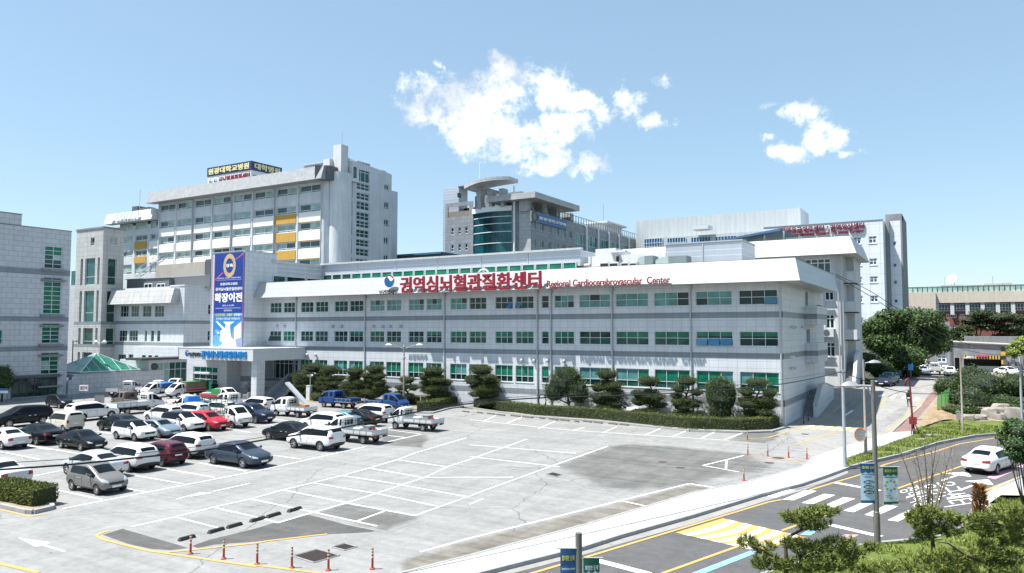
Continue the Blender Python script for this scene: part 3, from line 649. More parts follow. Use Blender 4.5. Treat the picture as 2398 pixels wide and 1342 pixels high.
def build_car(kind, clad=False, tworoof=False):
    T = TPL[kind]; mk = dict(T['mk'])
    if tworoof: mk['roof'] = list(range(mk['rw']+1, mk['ws']))
    bm = loft(kind, T['st'], mk, T['wx'], T['wr'], clad)
    bm.normal_update(); bvh = BVHTree.FromBMesh(bm); bm.verts.index_update()
    P_ = split(bm, dict(body=[0, 5, 6, 7], windscreen=[1], rear_window=[2], sl=[3], sr=[4]))
    root = thing('car', 'car', 'car', local=True)
    P_['body'].build('body', [PT_BODY, M_rub, M_glassc, M_rub], root, ang=50)
    P_['windscreen'].build('windscreen', M_glassc, root, smooth=True); P_['rear_window'].build('rear_window', M_glassc, root, smooth=True)
    P_['sl'].build('side_windows', M_glassc, root, smooth=True); P_['sr'].build('side_windows', M_glassc, root, smooth=True)
    xf = T['st'][-1][0]; xr = T['st'][0][0]; hw = max(s[1] for s in T['st'])
    X1, X0 = Vector((-1, 0, 0)), Vector((1, 0, 0))
    for s in (1, -1):
        mb = MB(); d1 = Vector((-1, -.35*s, 0)).normalized()
        patch(mb, bvh, [(a*s, b) for a, b in T['fl']], lambda a, b: (xf+1, a+.35*s*(1.0), b), d1, off=.015); mb.build('headlight', M_lamp, root, smooth=True)
        mb = MB(); d1 = Vector((1, -.35*s, 0)).normalized()
        patch(mb, bvh, [(a*s, b) for a, b in T['tl']], lambda a, b: (xr-1, a+.35*s, b), d1, off=.015); mb.build('tail_light', M_tail, root, smooth=True)
        m = MB(); mz = T['st'][-4][3]+.09; mx = T['st'][-4][0]-.42
        m.hexa([(mx-.07, s*(hw-.06), mz), (mx+.10, s*(hw-.06), mz), (mx+.06, s*(hw+.17), mz+.02), (mx-.07, s*(hw+.17), mz+.02), (mx-.07, s*(hw-.06), mz+.06), (mx+.06, s*(hw-.06), mz+.06), (mx+.03, s*(hw+.16), mz+.15), (mx-.07, s*(hw+.16), mz+.15)])
        m.build('mirror', PT_BODY, root)
        tr = MB(); dy = Vector((0, -s, 0)); fy = lambda a, b: (a, s*2, b)
        zl = T['st'][6][3]; xm = T['st'][6][0]+.04; xa = T['st'][-4][0]-.18; xc = T['wx'][0]+.46
        for xx, sl in ((xm, 0), (xa, 0), (xc-.05, .12)): patch(tr, bvh, [(xx, .34), (xx+.02, .34), (xx+.02+sl*-1, zl-.05), (xx-sl, zl-.05)], fy, dy, 1, 5, .004, 0)
        patch(tr, bvh, [(xc, .32), (xa, .32), (xa, .345), (xc, .345)], fy, dy, 8, 1, .004, 0)
        for xx in (xm-.26, xc+.12): patch(tr, bvh, [(xx, zl-.16), (xx+.19, zl-.16), (xx+.19, zl-.125), (xx, zl-.125)], fy, dy, 2, 1, .03, 1)
        tr.build('door_trim', [M_seam, M_chrome], root)
    g = MB(); zf = T['st'][-2][3]
    if kind == 'suv': patch(g, bvh, [(-.44, zf-.20), (.44, zf-.20), (.5, zf-.02), (-.5, zf-.02)], lambda a, b: (xf+1, a, b), X1, 8, 2, .012)
    else: patch(g, bvh, [(-.38, zf-.14), (.38, zf-.14), (.46, zf-.03), (-.46, zf-.03)], lambda a, b: (xf+1, a, b), X1, 8, 2, .012)
    patch(g, bvh, [(-.6, .27), (.6, .27), (.52, .38), (-.52, .38)], lambda a, b: (xf+1, a, b), X1, 8, 2, .012)
    g.build('grille', M_rub, root)
    for fr, d1, x_, z_ in ((1, X1, xf, .43 if kind != 'suv' else .53), (-1, X0, xr, T['tl'][0][1]-.06 if kind != 'oldsedan' else .56)):
        n = MB(); patch(n, bvh, [(-.26, z_-.055), (.26, z_-.055), (.26, z_+.055), (-.26, z_+.055)], lambda a, b: (x_+fr, a, b), d1, 3, 1, .02); n.build('number_plate', M_plate, root)
    b = MB(); patch(b, bvh, [(-.66, .30), (.66, .30), (.6, .42), (-.6, .42)], lambda a, b_: (xr-1, a, b_), X0, 8, 1, .012); b.build('bumper_insert', M_rub, root)
    for wx in T['wx']:
        for s in (1, -1): wheel_parts(root, wx, s*(hw-.12), T['wr'])
    bm.free(); return root
def build_truck(cab=1.0, bed=True, bedlow=.0):
    "light flatbed truck; cab = 0 single, 1 double; rear end at -2.55"
    xr = .75 if cab == 0 else .05
    mid = [] if cab == 0 else [(.80, .86, .42, 1.22, .745, 1.95), (.88, .86, .42, 1.22, .745, 1.95)]
    st = [(xr-.04, .80, .62, 1.22, .70, 1.84), (xr+.02, .85, .50, 1.22, .74, 1.93)]
    if cab == 0: st += [(xr+.30, .86, .45, 1.22, .745, 1.95), (xr+.40, .86, .45, 1.22, .745, 1.95)]
    else: st += [(xr+.12, .86, .45, 1.22, .745, 1.95)]+mid
    st += [(1.48, .86, .40, 1.20, .74, 1.94), (2.20, .85, .38, 1.16, .78, 1.23), (2.46, .83, .36, .98, .76, 1.05), (2.56, .76, .42, .80, .68, .88)]
    k = len(st)
    side = [1, 3, 4] if cab == 0 else [2, 4, 5]
    bm = loft('truck', st, dict(ws=k-4, rw=None, side=side, capglass=True), (1.62,), .33)
    bm.normal_update(); bvh = BVHTree.FromBMesh(bm); bm.verts.index_update()
    P_ = split(bm, dict(body=[0, 5, 6, 7], windscreen=[1], rear_window=[2], sl=[3], sr=[4]))
    root = thing('flatbed_truck', 'truck', 'truck', local=True)
    P_['body'].build('cab', [PT_BODY, M_rub, M_glassc, M_rub], root, ang=50)
    for nm, kk in (('windscreen', 'windscreen'), ('rear_window', 'rear_window'), ('side_windows', 'sl'), ('side_windows', 'sr')): P_[kk].build(nm, M_glassc, root, smooth=True)
    X1 = Vector((-1, 0, 0))
    for s in (1, -1):
        m = MB(); patch(m, bvh, [(.42*s, .62), (.78*s, .64), (.76*s, .82), (.42*s, .80)], lambda a, b: (3.6, a, b), X1, off=.015); m.build('headlight', M_lamp, root, smooth=True)
        m = MB(); m.box((1.86, min(s*.84, s*1.06), 1.20), (1.96, max(s*.84, s*1.06), 1.24)); m.box((1.84, min(s*.95, s*1.10), 1.20), (1.95, max(s*.95, s*1.10), 1.50)); m.build('mirror', M_rub, root)
        tr = MB(); fy = lambda a, b: (a, s*2, b); dy = Vector((0, -s, 0))
        for xx in ([xr+.35, 1.30] if cab == 0 else [xr+.08, .84, 1.30]): patch(tr, bvh, [(xx, .5), (xx+.02, .5), (xx+.02, 1.2), (xx, 1.2)], fy, dy, 1, 5, .004, 0)
        for xx in ([xr+.46] if cab == 0 else [xr+.16, .94]): patch(tr, bvh, [(xx, 1.02), (xx+.10, 1.02), (xx+.10, 1.12), (xx, 1.12)], fy, dy, 1, 1, .02, 0)
        tr.build('door_trim', M_seam, root)
    g = MB(); patch(g, bvh, [(-.62, .44), (.62, .44), (.6, .55), (-.6, .55)], lambda a, b: (3.6, a, b), X1, 8, 1, .012); patch(g, bvh, [(-.36, .84), (.36, .84), (.36, .89), (-.36, .89)], lambda a, b: (3.6, a, b), X1, 8, 1, .012); g.build('grille', M_rub, root)
    n = MB(); patch(n, bvh, [(-.26, .58), (.26, .58), (.26, .69), (-.26, .69)], lambda a, b: (3.6, a, b), X1, 3, 1, .02); n.build('number_plate', M_plate, root)
    xb = xr-.12; b = MB()
    b.box((-2.55, -.86, .70), (xb, .86, .78), 1)
    for y in (-.86, .83): b.box((-2.55, y, .78), (xb, y+.03, 1.12), 0)
    b.box((-2.55, -.83, .78), (-2.52, .83, 1.12), 0); b.box((xb-.03, -.83, .78), (xb, .83, 1.16), 0)
    for y in (-.885, .86):
        b.box((-2.55, y, 1.09), (xb, y+.025, 1.135), 1)
        for xx in (-2.5, -1.85, -1.2, -.55): b.box((xx, y, .74), (xx+.05, y+.025, 1.09), 1)
    b.build('cargo_bed', [PT_BODY, M_bedm], root)
    c = MB()
    for y in (-.42, .34): c.box((-2.45, y, .48), (2.0, y+.08, .64))
    c.box((-.35, -.7, .42), (.15, -.45, .66)); c.box((-2.5, -.7, .5), (-2.44, .7, .66))
    c.build('chassis', M_rub, root)
    gd = MB()
    for y in (-.74, -.37, 0, .37, .74): gd.tube([(xb+.01, y, 1.1), (xb+.01, y, 1.82)], .022, 6)
    for z in (1.3, 1.55, 1.82): gd.tube([(xb+.01, -.76, z), (xb+.01, .76, z)], .022, 6)
    gd.build('cab_guard', PT_BODY, root)
    for s in (1, -1):
        t = MB(); t.box((-2.57, min(s*.5, s*.8), .54), (-2.51, max(s*.5, s*.8), .66)); t.build('tail_light', M_tail, root)
        f = MB(); f.box((-1.02, min(s*.55, s*.84), .38), (-.98, max(s*.55, s*.84), .70)); f.box((-1.85, min(s*.55, s*.84), .3), (-1.82, max(s*.55, s*.84), .70)); f.build('mudguard', M_rub, root)
    n = MB(); n.box((-2.572, -.17, .52), (-2.555, .17, .68)); n.build('number_plate', M_plate, root)
    for wx, r in ((1.62, .33), (-1.42, .31)):
        for s in (1, -1): wheel_parts(root, wx, s*.72, r, .19, 6)
    bm.free(); return root
PROTO = {}
def proto(key):
    if key not in PROTO:
        k, *o = key.split('+')
        PROTO[key] = [build_truck(0) if k == 'truck' else build_truck(1) if k == 'dtruck' else build_car(k, 'clad' in o, 'roof' in o), False]
    return PROTO[key]
NAMEOF = dict(sedan='parked_car', oldsedan='parked_car', hatch='parked_car', suv='parked_car', boxcar='parked_car', truck='flatbed_truck', dtruck='flatbed_truck')
def vehicle(key, colr, label, px, mode, head, cat=None, group='vehicles standing in the car park', sc=1.0, name=None, z=None):
    p = proto(key); k = key.split('+')[0]
    if k in TPL: L, Wd, wx = TPL[k]['L'], TPL[k]['W'], TPL[k]['wx']
    else: L, Wd, wx = 5.1, 1.74, (-1.42, 1.62)
    a = {'R': 0, 'L': pi, 'A': pi/2, 'T': -pi/2}[head] if isinstance(head, str) else head
    f = Vector((cos(a), sin(a), 0))
    g = G(*px) if len(px) == 2 else Vector(px)
    nr = Vector((0, -1, 0)) if head in ('R', 'L') else Vector((1, 0, 0)) if head in ('A', 'T') else Vector((sin(a), -cos(a), 0))*(1 if sin(a) > 0 else -1)
    c = g.copy()
    if mode != 'c' and mode != 'e': c -= nr*(Wd/2-.03)*sc
    if mode == 'w': c -= f*(wx[0]+wx[1])/2*sc
    elif mode == 'f': c -= f*wx[1]*sc
    elif mode == 'r': c -= f*wx[0]*sc
    elif mode == 'e': c += (Vector((-1, 0, 0)) if head in 'RL' else Vector((0, 0, 0)))*L/2*sc
    c.z = hz(c.x, c.y)+(.012 if c.z < .1 else .012)
    if z is not None: c.z = z
    o = p[0]
    ov = {'paint_body': PT[colr]}
    if p[1]: r = copy_tree(o, None, ov)
    else:
        p[1] = True; r = o
    r.name = name or NAMEOF[k]
    p.append(r); VEH.append((r, ov))
    r.location = c; r.rotation_euler = (0, 0, a); r.scale = (sc,)*3
    tag(r, label, cat or ('truck' if 'truck' in k else 'car'), group)
    return r
VEH = []
def paint_all():
    for r, ov in VEH:
        for o in r.children_recursive:
            for s in o.material_slots:
                if s.material and s.material.name in ov: m = ov[s.material.name]; s.link = 'OBJECT'; s.material = m
# ------------------------------------------------------------------ buildings
M_gran = panel('grey_granite_panels', (.60, .63, .665), (.38, .40, .425), .9, .65, .018, .035, .42, 0, .08)
M_granE = panel('grey_granite_slabs', (.54, .55, .57), (.31, .32, .335), 1.15, .68, .03, .04, .42, .5, .10)
M_granD = panel('pale_stone_panels', (.50, .50, .49), (.29, .29, .285), 1.3, .95, .03, .05, .5, 0, .16)
M_band = panel('dark_granite_band', (.225, .255, .285), (.16, .18, .20), .9, .65, .015, .05, .4, 0, .08)
M_white = panel('white_fascia_panels', (.41, .42, .43), (.29, .30, .31), 1.75, .72, .016, .015, .35, 0, .04, bump=.1)
M_metal = panel('corrugated_wall_cladding', (.48, .52, .58), (.66, .68, .70), 40, .62, .05, .03, .35, 0, .05, metal=.25, bump=.2)
M_metal2 = panel('silver_sheet_cladding', (.54, .57, .58), (.42, .445, .46), 1.2, 40, .05, .02, .4, 0, .10, metal=.2)
M_render = mat('white_render', (.62, .63, .64), .8, var=.05, vs=.5, streak=.10, bump=.05)
M_conc = mat('pale_concrete', (.64, .67, .70), .85, var=.10, vs=.35, streak=.14, bump=.1)
M_concg = mat('grey_concrete', (.26, .27, .28), .85, var=.12, vs=.4, streak=.2, bump=.1)
M_beige = mat('beige_render', (.42, .395, .35), .85, var=.08, vs=.4, streak=.12)
M_midg = panel('blue_grey_stone', (.27, .29, .315), (.14, .145, .155), 1.5, .85, .03, .10, .5, .5, .10)
M_midl = panel('pale_grey_stone', (.45, .455, .46), (.3, .305, .31), 1.5, .85, .03, .07, .5, .5, .12)
M_dark = mat('dark_grey_metal', (.10, .105, .115), .5, var=.1)
M_frame = mat('aluminium_frame', (.62, .64, .66), .4, .1, var=0)
M_framed = mat('dark_frame', (.06, .065, .07), .4, .2, var=0)
M_steel = mat('pale_steel', (.46, .48, .50), .45, .3, var=.06)
M_rust = mat('bronze_pole', (.30, .26, .22), .55, .2, var=.12, vs=4)
M_yelp = mat('ochre_panel', (.55, .32, .06), .75, var=.06, streak=.06)
M_brick = panel('red_brick', (.27, .085, .07), (.2, .10, .09), .5, .16, .012, .12, .85, .5, .12)
M_roof = mat('grey_roof_membrane', (.34, .35, .35), .9, var=.15, vs=.4)
M_blueroof = mat('blue_metal_roof', (.05, .13, .26), .5, var=.1)
M_black = mat('dark_interior', (.012, .013, .014), .6, var=0)
M_red = mat('red_acrylic', (.24, .008, .022), .4, var=0)
M_redd = mat('dark_red_letter', (.17, .012, .03), .4, var=0)
M_signblue = mat('sign_blue', (.012, .20, .50), .4, var=0)
M_navy = mat('navy_board', (.02, .04, .115), .4, var=0)
M_boardblue = mat('blue_board', (.03, .13, .32), .4, var=0)
M_letterw = mat('white_letter', (.80, .80, .78), .5, var=0)
M_letterk = mat('black_letter', (.03, .03, .035), .5, var=0)
M_lettery = mat('pale_yellow_letter', (.70, .62, .33), .5, var=0)
M_gold = mat('gold_ring', (.55, .40, .18), .45, var=.15, vs=2)
M_stripe = mat('tile_green', (.25, .48, .08), .7, var=.2)
M_duct = mat('galvanised_duct', (.48, .55, .54), .35, .4, var=.1)
M_ductd = mat('grey_green_duct', (.20, .26, .26), .5, .2, var=.1)
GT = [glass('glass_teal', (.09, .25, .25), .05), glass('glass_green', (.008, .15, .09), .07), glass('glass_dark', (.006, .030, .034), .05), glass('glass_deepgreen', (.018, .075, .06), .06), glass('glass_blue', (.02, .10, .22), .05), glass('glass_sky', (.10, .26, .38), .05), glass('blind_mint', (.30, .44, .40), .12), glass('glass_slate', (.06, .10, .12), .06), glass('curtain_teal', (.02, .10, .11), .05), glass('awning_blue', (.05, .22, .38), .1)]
TEAL, GREEN, DARK, DEEP, BLUE, SKY, MINT, SLATE, CURT, AWN = range(10)
def facade(parent, W, u0, u1, z0, z1, holes, m, rev=.16, name='wall', extra=None):
    mb = MB(); us = sorted({u0, u1, *[h[0] for h in holes], *[h[1] for h in holes]}); zs = sorted({z0, z1, *[h[2] for h in holes], *[h[3] for h in holes]})
    us = [u for u in us if u0-1e-6 <= u <= u1+1e-6]; zs = [z for z in zs if z0-1e-6 <= z <= z1+1e-6]
    for i in range(len(us)-1):
        for j in range(len(zs)-1):
            uc, zc = (us[i]+us[i+1])/2, (zs[j]+zs[j+1])/2
            if any(h[0] < uc < h[1] and h[2] < zc < h[3] for h in holes): continue
            mb.quad(W.P(us[i], zs[j]), W.P(us[i+1], zs[j]), W.P(us[i+1], zs[j+1]), W.P(us[i], zs[j+1]))
    for a, b, c, d in holes:
        for p, q in (((a, c), (b, c)), ((b, c), (b, d)), ((b, d), (a, d)), ((a, d), (a, c))):
            mb.quad(W.P(q[0], q[1]), W.P(p[0], p[1]), W.P(p[0], p[1], rev), W.P(q[0], q[1], rev))
    if extra: extra(mb)
    return mb.build(name, m, parent)
def window(parent, W, h, cols=3, rows=(.5,), pm=None, dep=.12, fw=.05, frame=None, name='window', sill=0):
    a, b, c, d = h; mb = MB(); e = .004
    cw = cols if isinstance(cols, (list, tuple)) else [i/cols for i in range(1, cols)]
    ue = [0]+list(cw)+[1]; ze = [0]+list(rows)+[1]
    F = fw*1.2
    mb.wb(W, a+e, b-e, c+e, c+F, dep-.05, dep+.05); mb.wb(W, a+e, b-e, d-F, d-e, dep-.05, dep+.05)
    mb.wb(W, a+e, a+F, c+F, d-F, dep-.05, dep+.05); mb.wb(W, b-F, b-e, c+F, d-F, dep-.05, dep+.05)
    for t in cw: u = a+(b-a)*t; mb.wb(W, u-fw/2, u+fw/2, c+F, d-F, dep-.035, dep+.04)
    for t in rows: z = c+(d-c)*t; mb.wb(W, a+F, b-F, z-fw/2, z+fw/2, dep-.04, dep+.045)
    if sill: mb.wb(W, a-.06, b+.06, c-.07, c-.004, -sill, .02)
    fo = mb.build(name, frame or M_frame, parent)
    g = MB()
    for i in range(len(ue)-1):
        for j in range(len(ze)-1):
            m_ = pm(i, j) if callable(pm) else (pm if pm is not None else DARK)
            t = RN.uniform(-.006, .006); t2 = RN.uniform(-.006, .006); x0, x1 = a+(b-a)*ue[i], a+(b-a)*ue[i+1]; y0, y1 = c+(d-c)*ze[j], c+(d-c)*ze[j+1]
            if isinstance(m_, tuple):        # partly drawn blind: (blind, glass, fraction)
                ym = y1-(y1-y0)*m_[2]
                g.quad(W.P(x0, ym, dep+.02+t), W.P(x1, ym, dep+.02+t2), W.P(x1, y1, dep+.02), W.P(x0, y1, dep+.02), m_[0])
                g.quad(W.P(x0, y0, dep+.02+t), W.P(x1, y0, dep+.02+t2), W.P(x1, ym, dep+.02), W.P(x0, ym, dep+.02), m_[1])
            else: g.quad(W.P(x0, y0, dep+.02+t), W.P(x1, y0, dep+.02+t2), W.P(x1, y1, dep+.02-t2), W.P(x0, y1, dep+.02-t), m_)
    g.build('pane', GT, fo)
    return fo
def part(parent, name, m, *boxes):
    mb = MB()
    for b in boxes: mb.box(*b)
    return mb.build(name, m, parent)
def shed(mb, x0, x1, y0, y1, z0, z1, mi=0, fr=True, rt=True, lf=True, bk=True, tp=True, tmi=None):
    if fr: mb.quad((x0, y0, z0), (x1, y0, z0), (x1, y0, z1), (x0, y0, z1), mi)
    if rt: mb.quad((x1, y0, z0), (x1, y1, z0), (x1, y1, z1), (x1, y0, z1), mi)
    if bk: mb.quad((x1, y1, z0), (x0, y1, z0), (x0, y1, z1), (x1, y1, z1), mi)
    if lf: mb.quad((x0, y1, z0), (x0, y0, z0), (x0, y0, z1), (x0, y1, z1), mi)
    if tp: mb.quad((x0, y0, z1), (x1, y0, z1), (x1, y1, z1), (x0, y1, z1), mi if tmi is None else tmi)
# ---- A. long main building
YF, XR, XT, YB2 = 72.19, -13.97, -83.37, 96.5
WF = Wall('y', YF); WR = Wall('x', XR)
main = thing('hospital_building', 'long grey panelled building whose sloped white fascia carries big red lettering', 'building', (-48, 84, 0))
cols3 = [(632, 658.6), (663.7, 690.3), (704.7, 733.4), (739, 768), (783.5, 814), (819, 850.7), (867, 900), (905.6, 939.3), (956.8, 992.3), (998.6, 1034.3), (1054.5, 1093), (1099, 1138.7), (1159.7, 1200.7), (1207.3, 1249.6), (1268, 1285), (1298.3, 1344.4), (1356.5, 1429.5), (1441.8, 1518.6), (1531.7, 1614), (1629.3, 1715), (1730.6, 1821.8)]
ZR = [(11.2, 12.6), (7.28, 8.68), (3.0, 4.86)]
holes = []; info = []
for i, (xa, xb) in enumerate(cols3):
    a, b = WF.u(xa, 740), WF.u(xb, 740)
    for r, (z0, z1) in enumerate(ZR):
        if r == 2 and i < 2: continue
        holes.append((a, b, z0, z1)); info.append((i, r))
door = (WF.u(641, 860), WF.u(697, 860), 2.1, 4.75)
facade(main, WF, XT, XR, 0, 13.23, holes+[door], M_gran)
r0 = random.Random(5)
for h, (i, r) in zip(holes, info):
    nc = 1 if h[1]-h[0] < 1.2 else 3
    if r == 0:
        base = DEEP if i < 6 else TEAL if i not in (11, 12, 13, 14, 20) else DARK  # teal top-row panes carry the sky's reflection in their base colour
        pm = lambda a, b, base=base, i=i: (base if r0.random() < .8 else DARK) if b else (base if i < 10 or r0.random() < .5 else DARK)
    elif r == 1:
        t = r0.random()
        pm = (lambda a, b: DEEP) if i in (0, 2, 3) else (lambda a, b: GREEN) if i == 1 else (lambda a, b: (GREEN, DARK, .7) if b else DARK) if i in (5, 9, 14, 19, 20) else (lambda a, b: GREEN if b else DEEP) if i in (6, 10, 11, 12, 13, 15, 17, 18) else (lambda a, b: DARK if b else DEEP)
    else: pm = lambda a, b: (GREEN if r0.random() < .8 else TEAL) if b else (DARK if i < 17 else DEEP)
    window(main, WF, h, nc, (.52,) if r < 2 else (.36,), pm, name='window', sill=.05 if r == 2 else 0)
# opened awning vents
for i, r, k, c_ in ((19, 1, 1, AWN), (19, 1, 2, AWN), (19, 1, 0, SKY), (0, 1, 0, DEEP), (0, 1, 1, DEEP), (0, 1, 2, DEEP), (12, 0, 2, AWN), (13, 0, 0, SKY), (20, 0, 2, SKY)):
    h = [q for q, nf in zip(holes, info) if nf == (i, r)][0]; w = (h[1]-h[0])/3; zt = h[2]+(h[3]-h[2])*.5; mb = MB()
    p = [WF.P(h[0]+w*k+.05, zt, .04), WF.P(h[0]+w*(k+1)-.05, zt, .04), WF.P(h[0]+w*(k+1)-.05, h[2]+.08, -.28), WF.P(h[0]+w*k+.05, h[2]+.08, -.28)]
    mb.prism([p[3], p[2], p[1], p[0]], (0, .03, .01)); mb.build('vent_sash', GT[c_], main)
bm_ = MB()
for z0, z1 in ((9.97, 10.54), (6.1, 6.64), (1.74, 2.34)):
    bm_.wb(WF, XT+.01 if z0 > 3 else -75, XR+.012, z0, z1, -.012, .02); bm_.wb(WR, YF-.012, YB2, z0, z1, -.012, .02)
bm_.build('stone_band', M_band, main)
# right end wall and its doors
rh = []
for x0, x1, y0, y1 in ((1886, 1892, 684, 716), (1887, 1895, 771, 803)):
    a, b = WR.u(x0, 700), WR.u(x1, 700); rh.append((a, b, WR.z((x0+x1)/2, y1), WR.z((x0+x1)/2, y0)))
facade(main, WR, YF, YB2, 0, 13.23, rh, M_gran, .3)
for h in rh: window(main, WR, h, 1, (), SLATE, .25, name='balcony_door')
mb = MB(); shed(mb, XT, XR, YF, YB2, -.2, 14.9, 0, fr=False, rt=False, tmi=1); mb.build('rear_shell', [M_gran, M_roof], main)
for y0, y1 in ((717, 760), (803.5, 849)):
    z0, z1 = WR.z(1884, y1), WR.z(1884, y0); ua = WR.u(1884, 740); q = Wall('x', XR+1.25); ub = WR.u(1909, 740)
    mb = MB(); mb.wb(WR, ua, ub, z0, z1, -1.25, -.004); zb = 9.97 if z0 > 6 else 6.1
    mb.wb(WR, ua-.012, ub+.012, zb, zb+.55, -1.262, -.01, 1); mb.build('balcony', [M_gran, M_band], main)
tag(MB().tube([(XR+.7, WR.u(1900, 715), WR.z(1884, 716)-.1), (XR+.7, WR.u(1906, 715), WR.z(1884, 716)-.1)], .3, 8).build('balcony_plants', leafmat('planter_leaf', (.12, .2, .03), (.25, .33, .05)), main))
# fascia, mitred at both corners
def fascia_run(parent, nodes, prof, m, name='fascia'):
    "nodes: functions of the outward offset -> (x, y); prof: (offset, z) list, closed"
    mb = MB(); n = len(prof)
    for a, b in zip(nodes, nodes[1:]):
        for i in range(n):
            (o0, z0), (o1, z1) = prof[i], prof[(i+1) % n]
            mb.quad((*a(o0), z0), (*b(o0), z0), (*b(o1), z1), (*a(o1), z1))
    for nd, fl in ((nodes[0], 1), (nodes[-1], 0)):
        ps = [(*nd(o), z) for o, z in prof]; mb.poly(ps[::-1] if fl else ps)
    return mb.build(name, m, parent)
kx = lambda o: 1.97 if o > 2 else 1.45 if o > 1 else .9 if o > .5 else 0
fascia_run(main, [lambda o: (XT+.01, YF-o), lambda o: (XR+kx(o), YF-o), lambda o: (XR+kx(o), 95.0)],
           [(2.29, 13.23), (1.35, 15.33), (.7, 15.33), (.7, 14.6), (.0, 14.6), (.0, 13.23)], M_white)
mb = MB()
for x0, x1 in ((XT+.01, -12.48),): mb.box((x0, 70.86, 15.33), (x1, 71.46, 15.38))
mb.box((-13.05, 71.46, 15.33), (-12.48, 95, 15.38)); mb.build('coping', M_dark, main)
for x in (848, 855.7+.0, 1041.7, 1259, 1291, 1434, 1618, 1828):
    if x == 848: x = 694
    u = WF.u(x, 760); mb = MB(); mb.tube([(u, YF-.12, .25), (u, YF-.12, 13.0)], .075, 8); mb.box((u-.16, YF-.3, 12.85), (u+.16, YF-.02, 13.2))
    for z in (2, 4.9, 6.8, 9, 11): mb.box((u-.11, YF-.2, z), (u+.11, YF-.01, z+.06))
    mb.build('downpipe', M_steel, main)
for x, y in ((650, 765), (668, 765), (780, 764), (801, 764), (876, 764), (898, 764), (915, 764), (939, 764), (720.7, 831), (741, 831), (1223, 844), (1252, 845), (1283, 845), (1322, 846)):
    u, z = WF.px(x, y); mb = MB(); mb.lathe([(.11, -.02), (.12, .12), (.19, .14), (.20, .24), (.13, .33), (.0, .35)][::-1], (0, 0, 0), 12); q = MB(); q.add([(u+v[0], YF-v[2], z+v[1]) for v in mb.v], mb.f); q.build('vent_cowl', M_steel, main, ang=40)
for x, y in ((1850.5, 765), (1857, 765), (1876, 765), (1882, 765), (1849, 862), (1856, 861)):
    u, z = WR.px(x, y); mb = MB(); mb.tube([(XR-.02, u, z), (XR+.22, u, z)], .1, 10); mb.tube([(XR+.22, u, z+.02), (XR+.3, u, z-.16)], .15, 10); mb.build('vent_cowl', M_steel, main)
mb = MB(); u, z = WR.px(1850, 837); mb.box((XR-.01, u-.2, z), (XR+.4, u+.2, z+.12)); mb.build('wall_lamp', M_letterw, main)
# side stair at the right corner
y0s = 80.8; mb = MB()
for i in range(10): mb.box((XR+.01, y0s+i*.32, -.1), (XR+1.12, y0s+3.9+i*.01, .19*(i+1)))
mb.build('side_steps', M_concg, main)
mb = MB(); mb.prism([(XR+1.13, y, z) for y, z in ((y0s-.2, -.2), (y0s-.2, 1.15), (y0s+3.6, 3.0), (y0s+6.5, 3.0), (y0s+12, 2.3), (y0s+12, -.2))], (.32, 0, 0)); mb.build('stair_parapet', M_gran, main)
mb = MB(); mb.prism([(XR+1.08, y, z) for y, z in ((y0s-.25, 1.16), (y0s-.25, 1.26), (y0s+3.6, 3.11), (y0s+6.5, 3.11), (y0s+12.05, 2.41), (y0s+12.05, 2.31), (y0s+6.5, 3.01), (y0s+3.6, 3.01))], (.42, 0, 0)); mb.build('parapet_coping', M_white, main)
mb = MB(); mb.tube([(XR+.1, y0s-.2, 1.0), (XR+.1, y0s+3.7, 3.0)], .03, 6)
for t in (0, .5, 1): mb.tube([(XR+.1, y0s-.2+3.9*t, 2.0*t-.1), (XR+.1, y0s-.2+3.9*t, 1.0+2.0*t)], .025, 6)
mb.build('stair_handrail', M_steel, main)
# lettering on the fascia
WL_ = Wall('y', 69.72)
def lit(s, xa, xb, ya, yb, m, ext=.22, bold=.03, W=WL_, name='sign_lettering', par=main, xm=None):
    "px box: xa..xb, ya top, yb bottom taken at the middle"
    mb = MB(); xm = xm or (xa+xb)/2; u0, u1 = W.u(xa, ya), W.u(xb, ya)
    letter(mb, s, W, u0, u1, W.z(xm, yb), W.z(xm, ya), 0, ext, 0, bold); return mb.build(name, m, par)
lit('권역심뇌혈관질환센터', 939, 1268, 642, 681, M_red, .16, .04)
lit('Regional Cardiocerebrovascular  Center', 1282, 1570, 651.5, 673.5, M_red, .12, .012)
lit('보건복지부', 889, 932, 679, 690, M_letterk, .12, .02)
mb = MB(); u0, u1 = WL_.u(942), WL_.u(1570); mb.box((u0, 69.80, 13.20), (WL_.u(1268), 70.05, 13.32)); mb.box((WL_.u(1283), 69.80, 13.5), (u1, 69.9, 13.56)); mb.each('letter_rail', M_letterw, main)
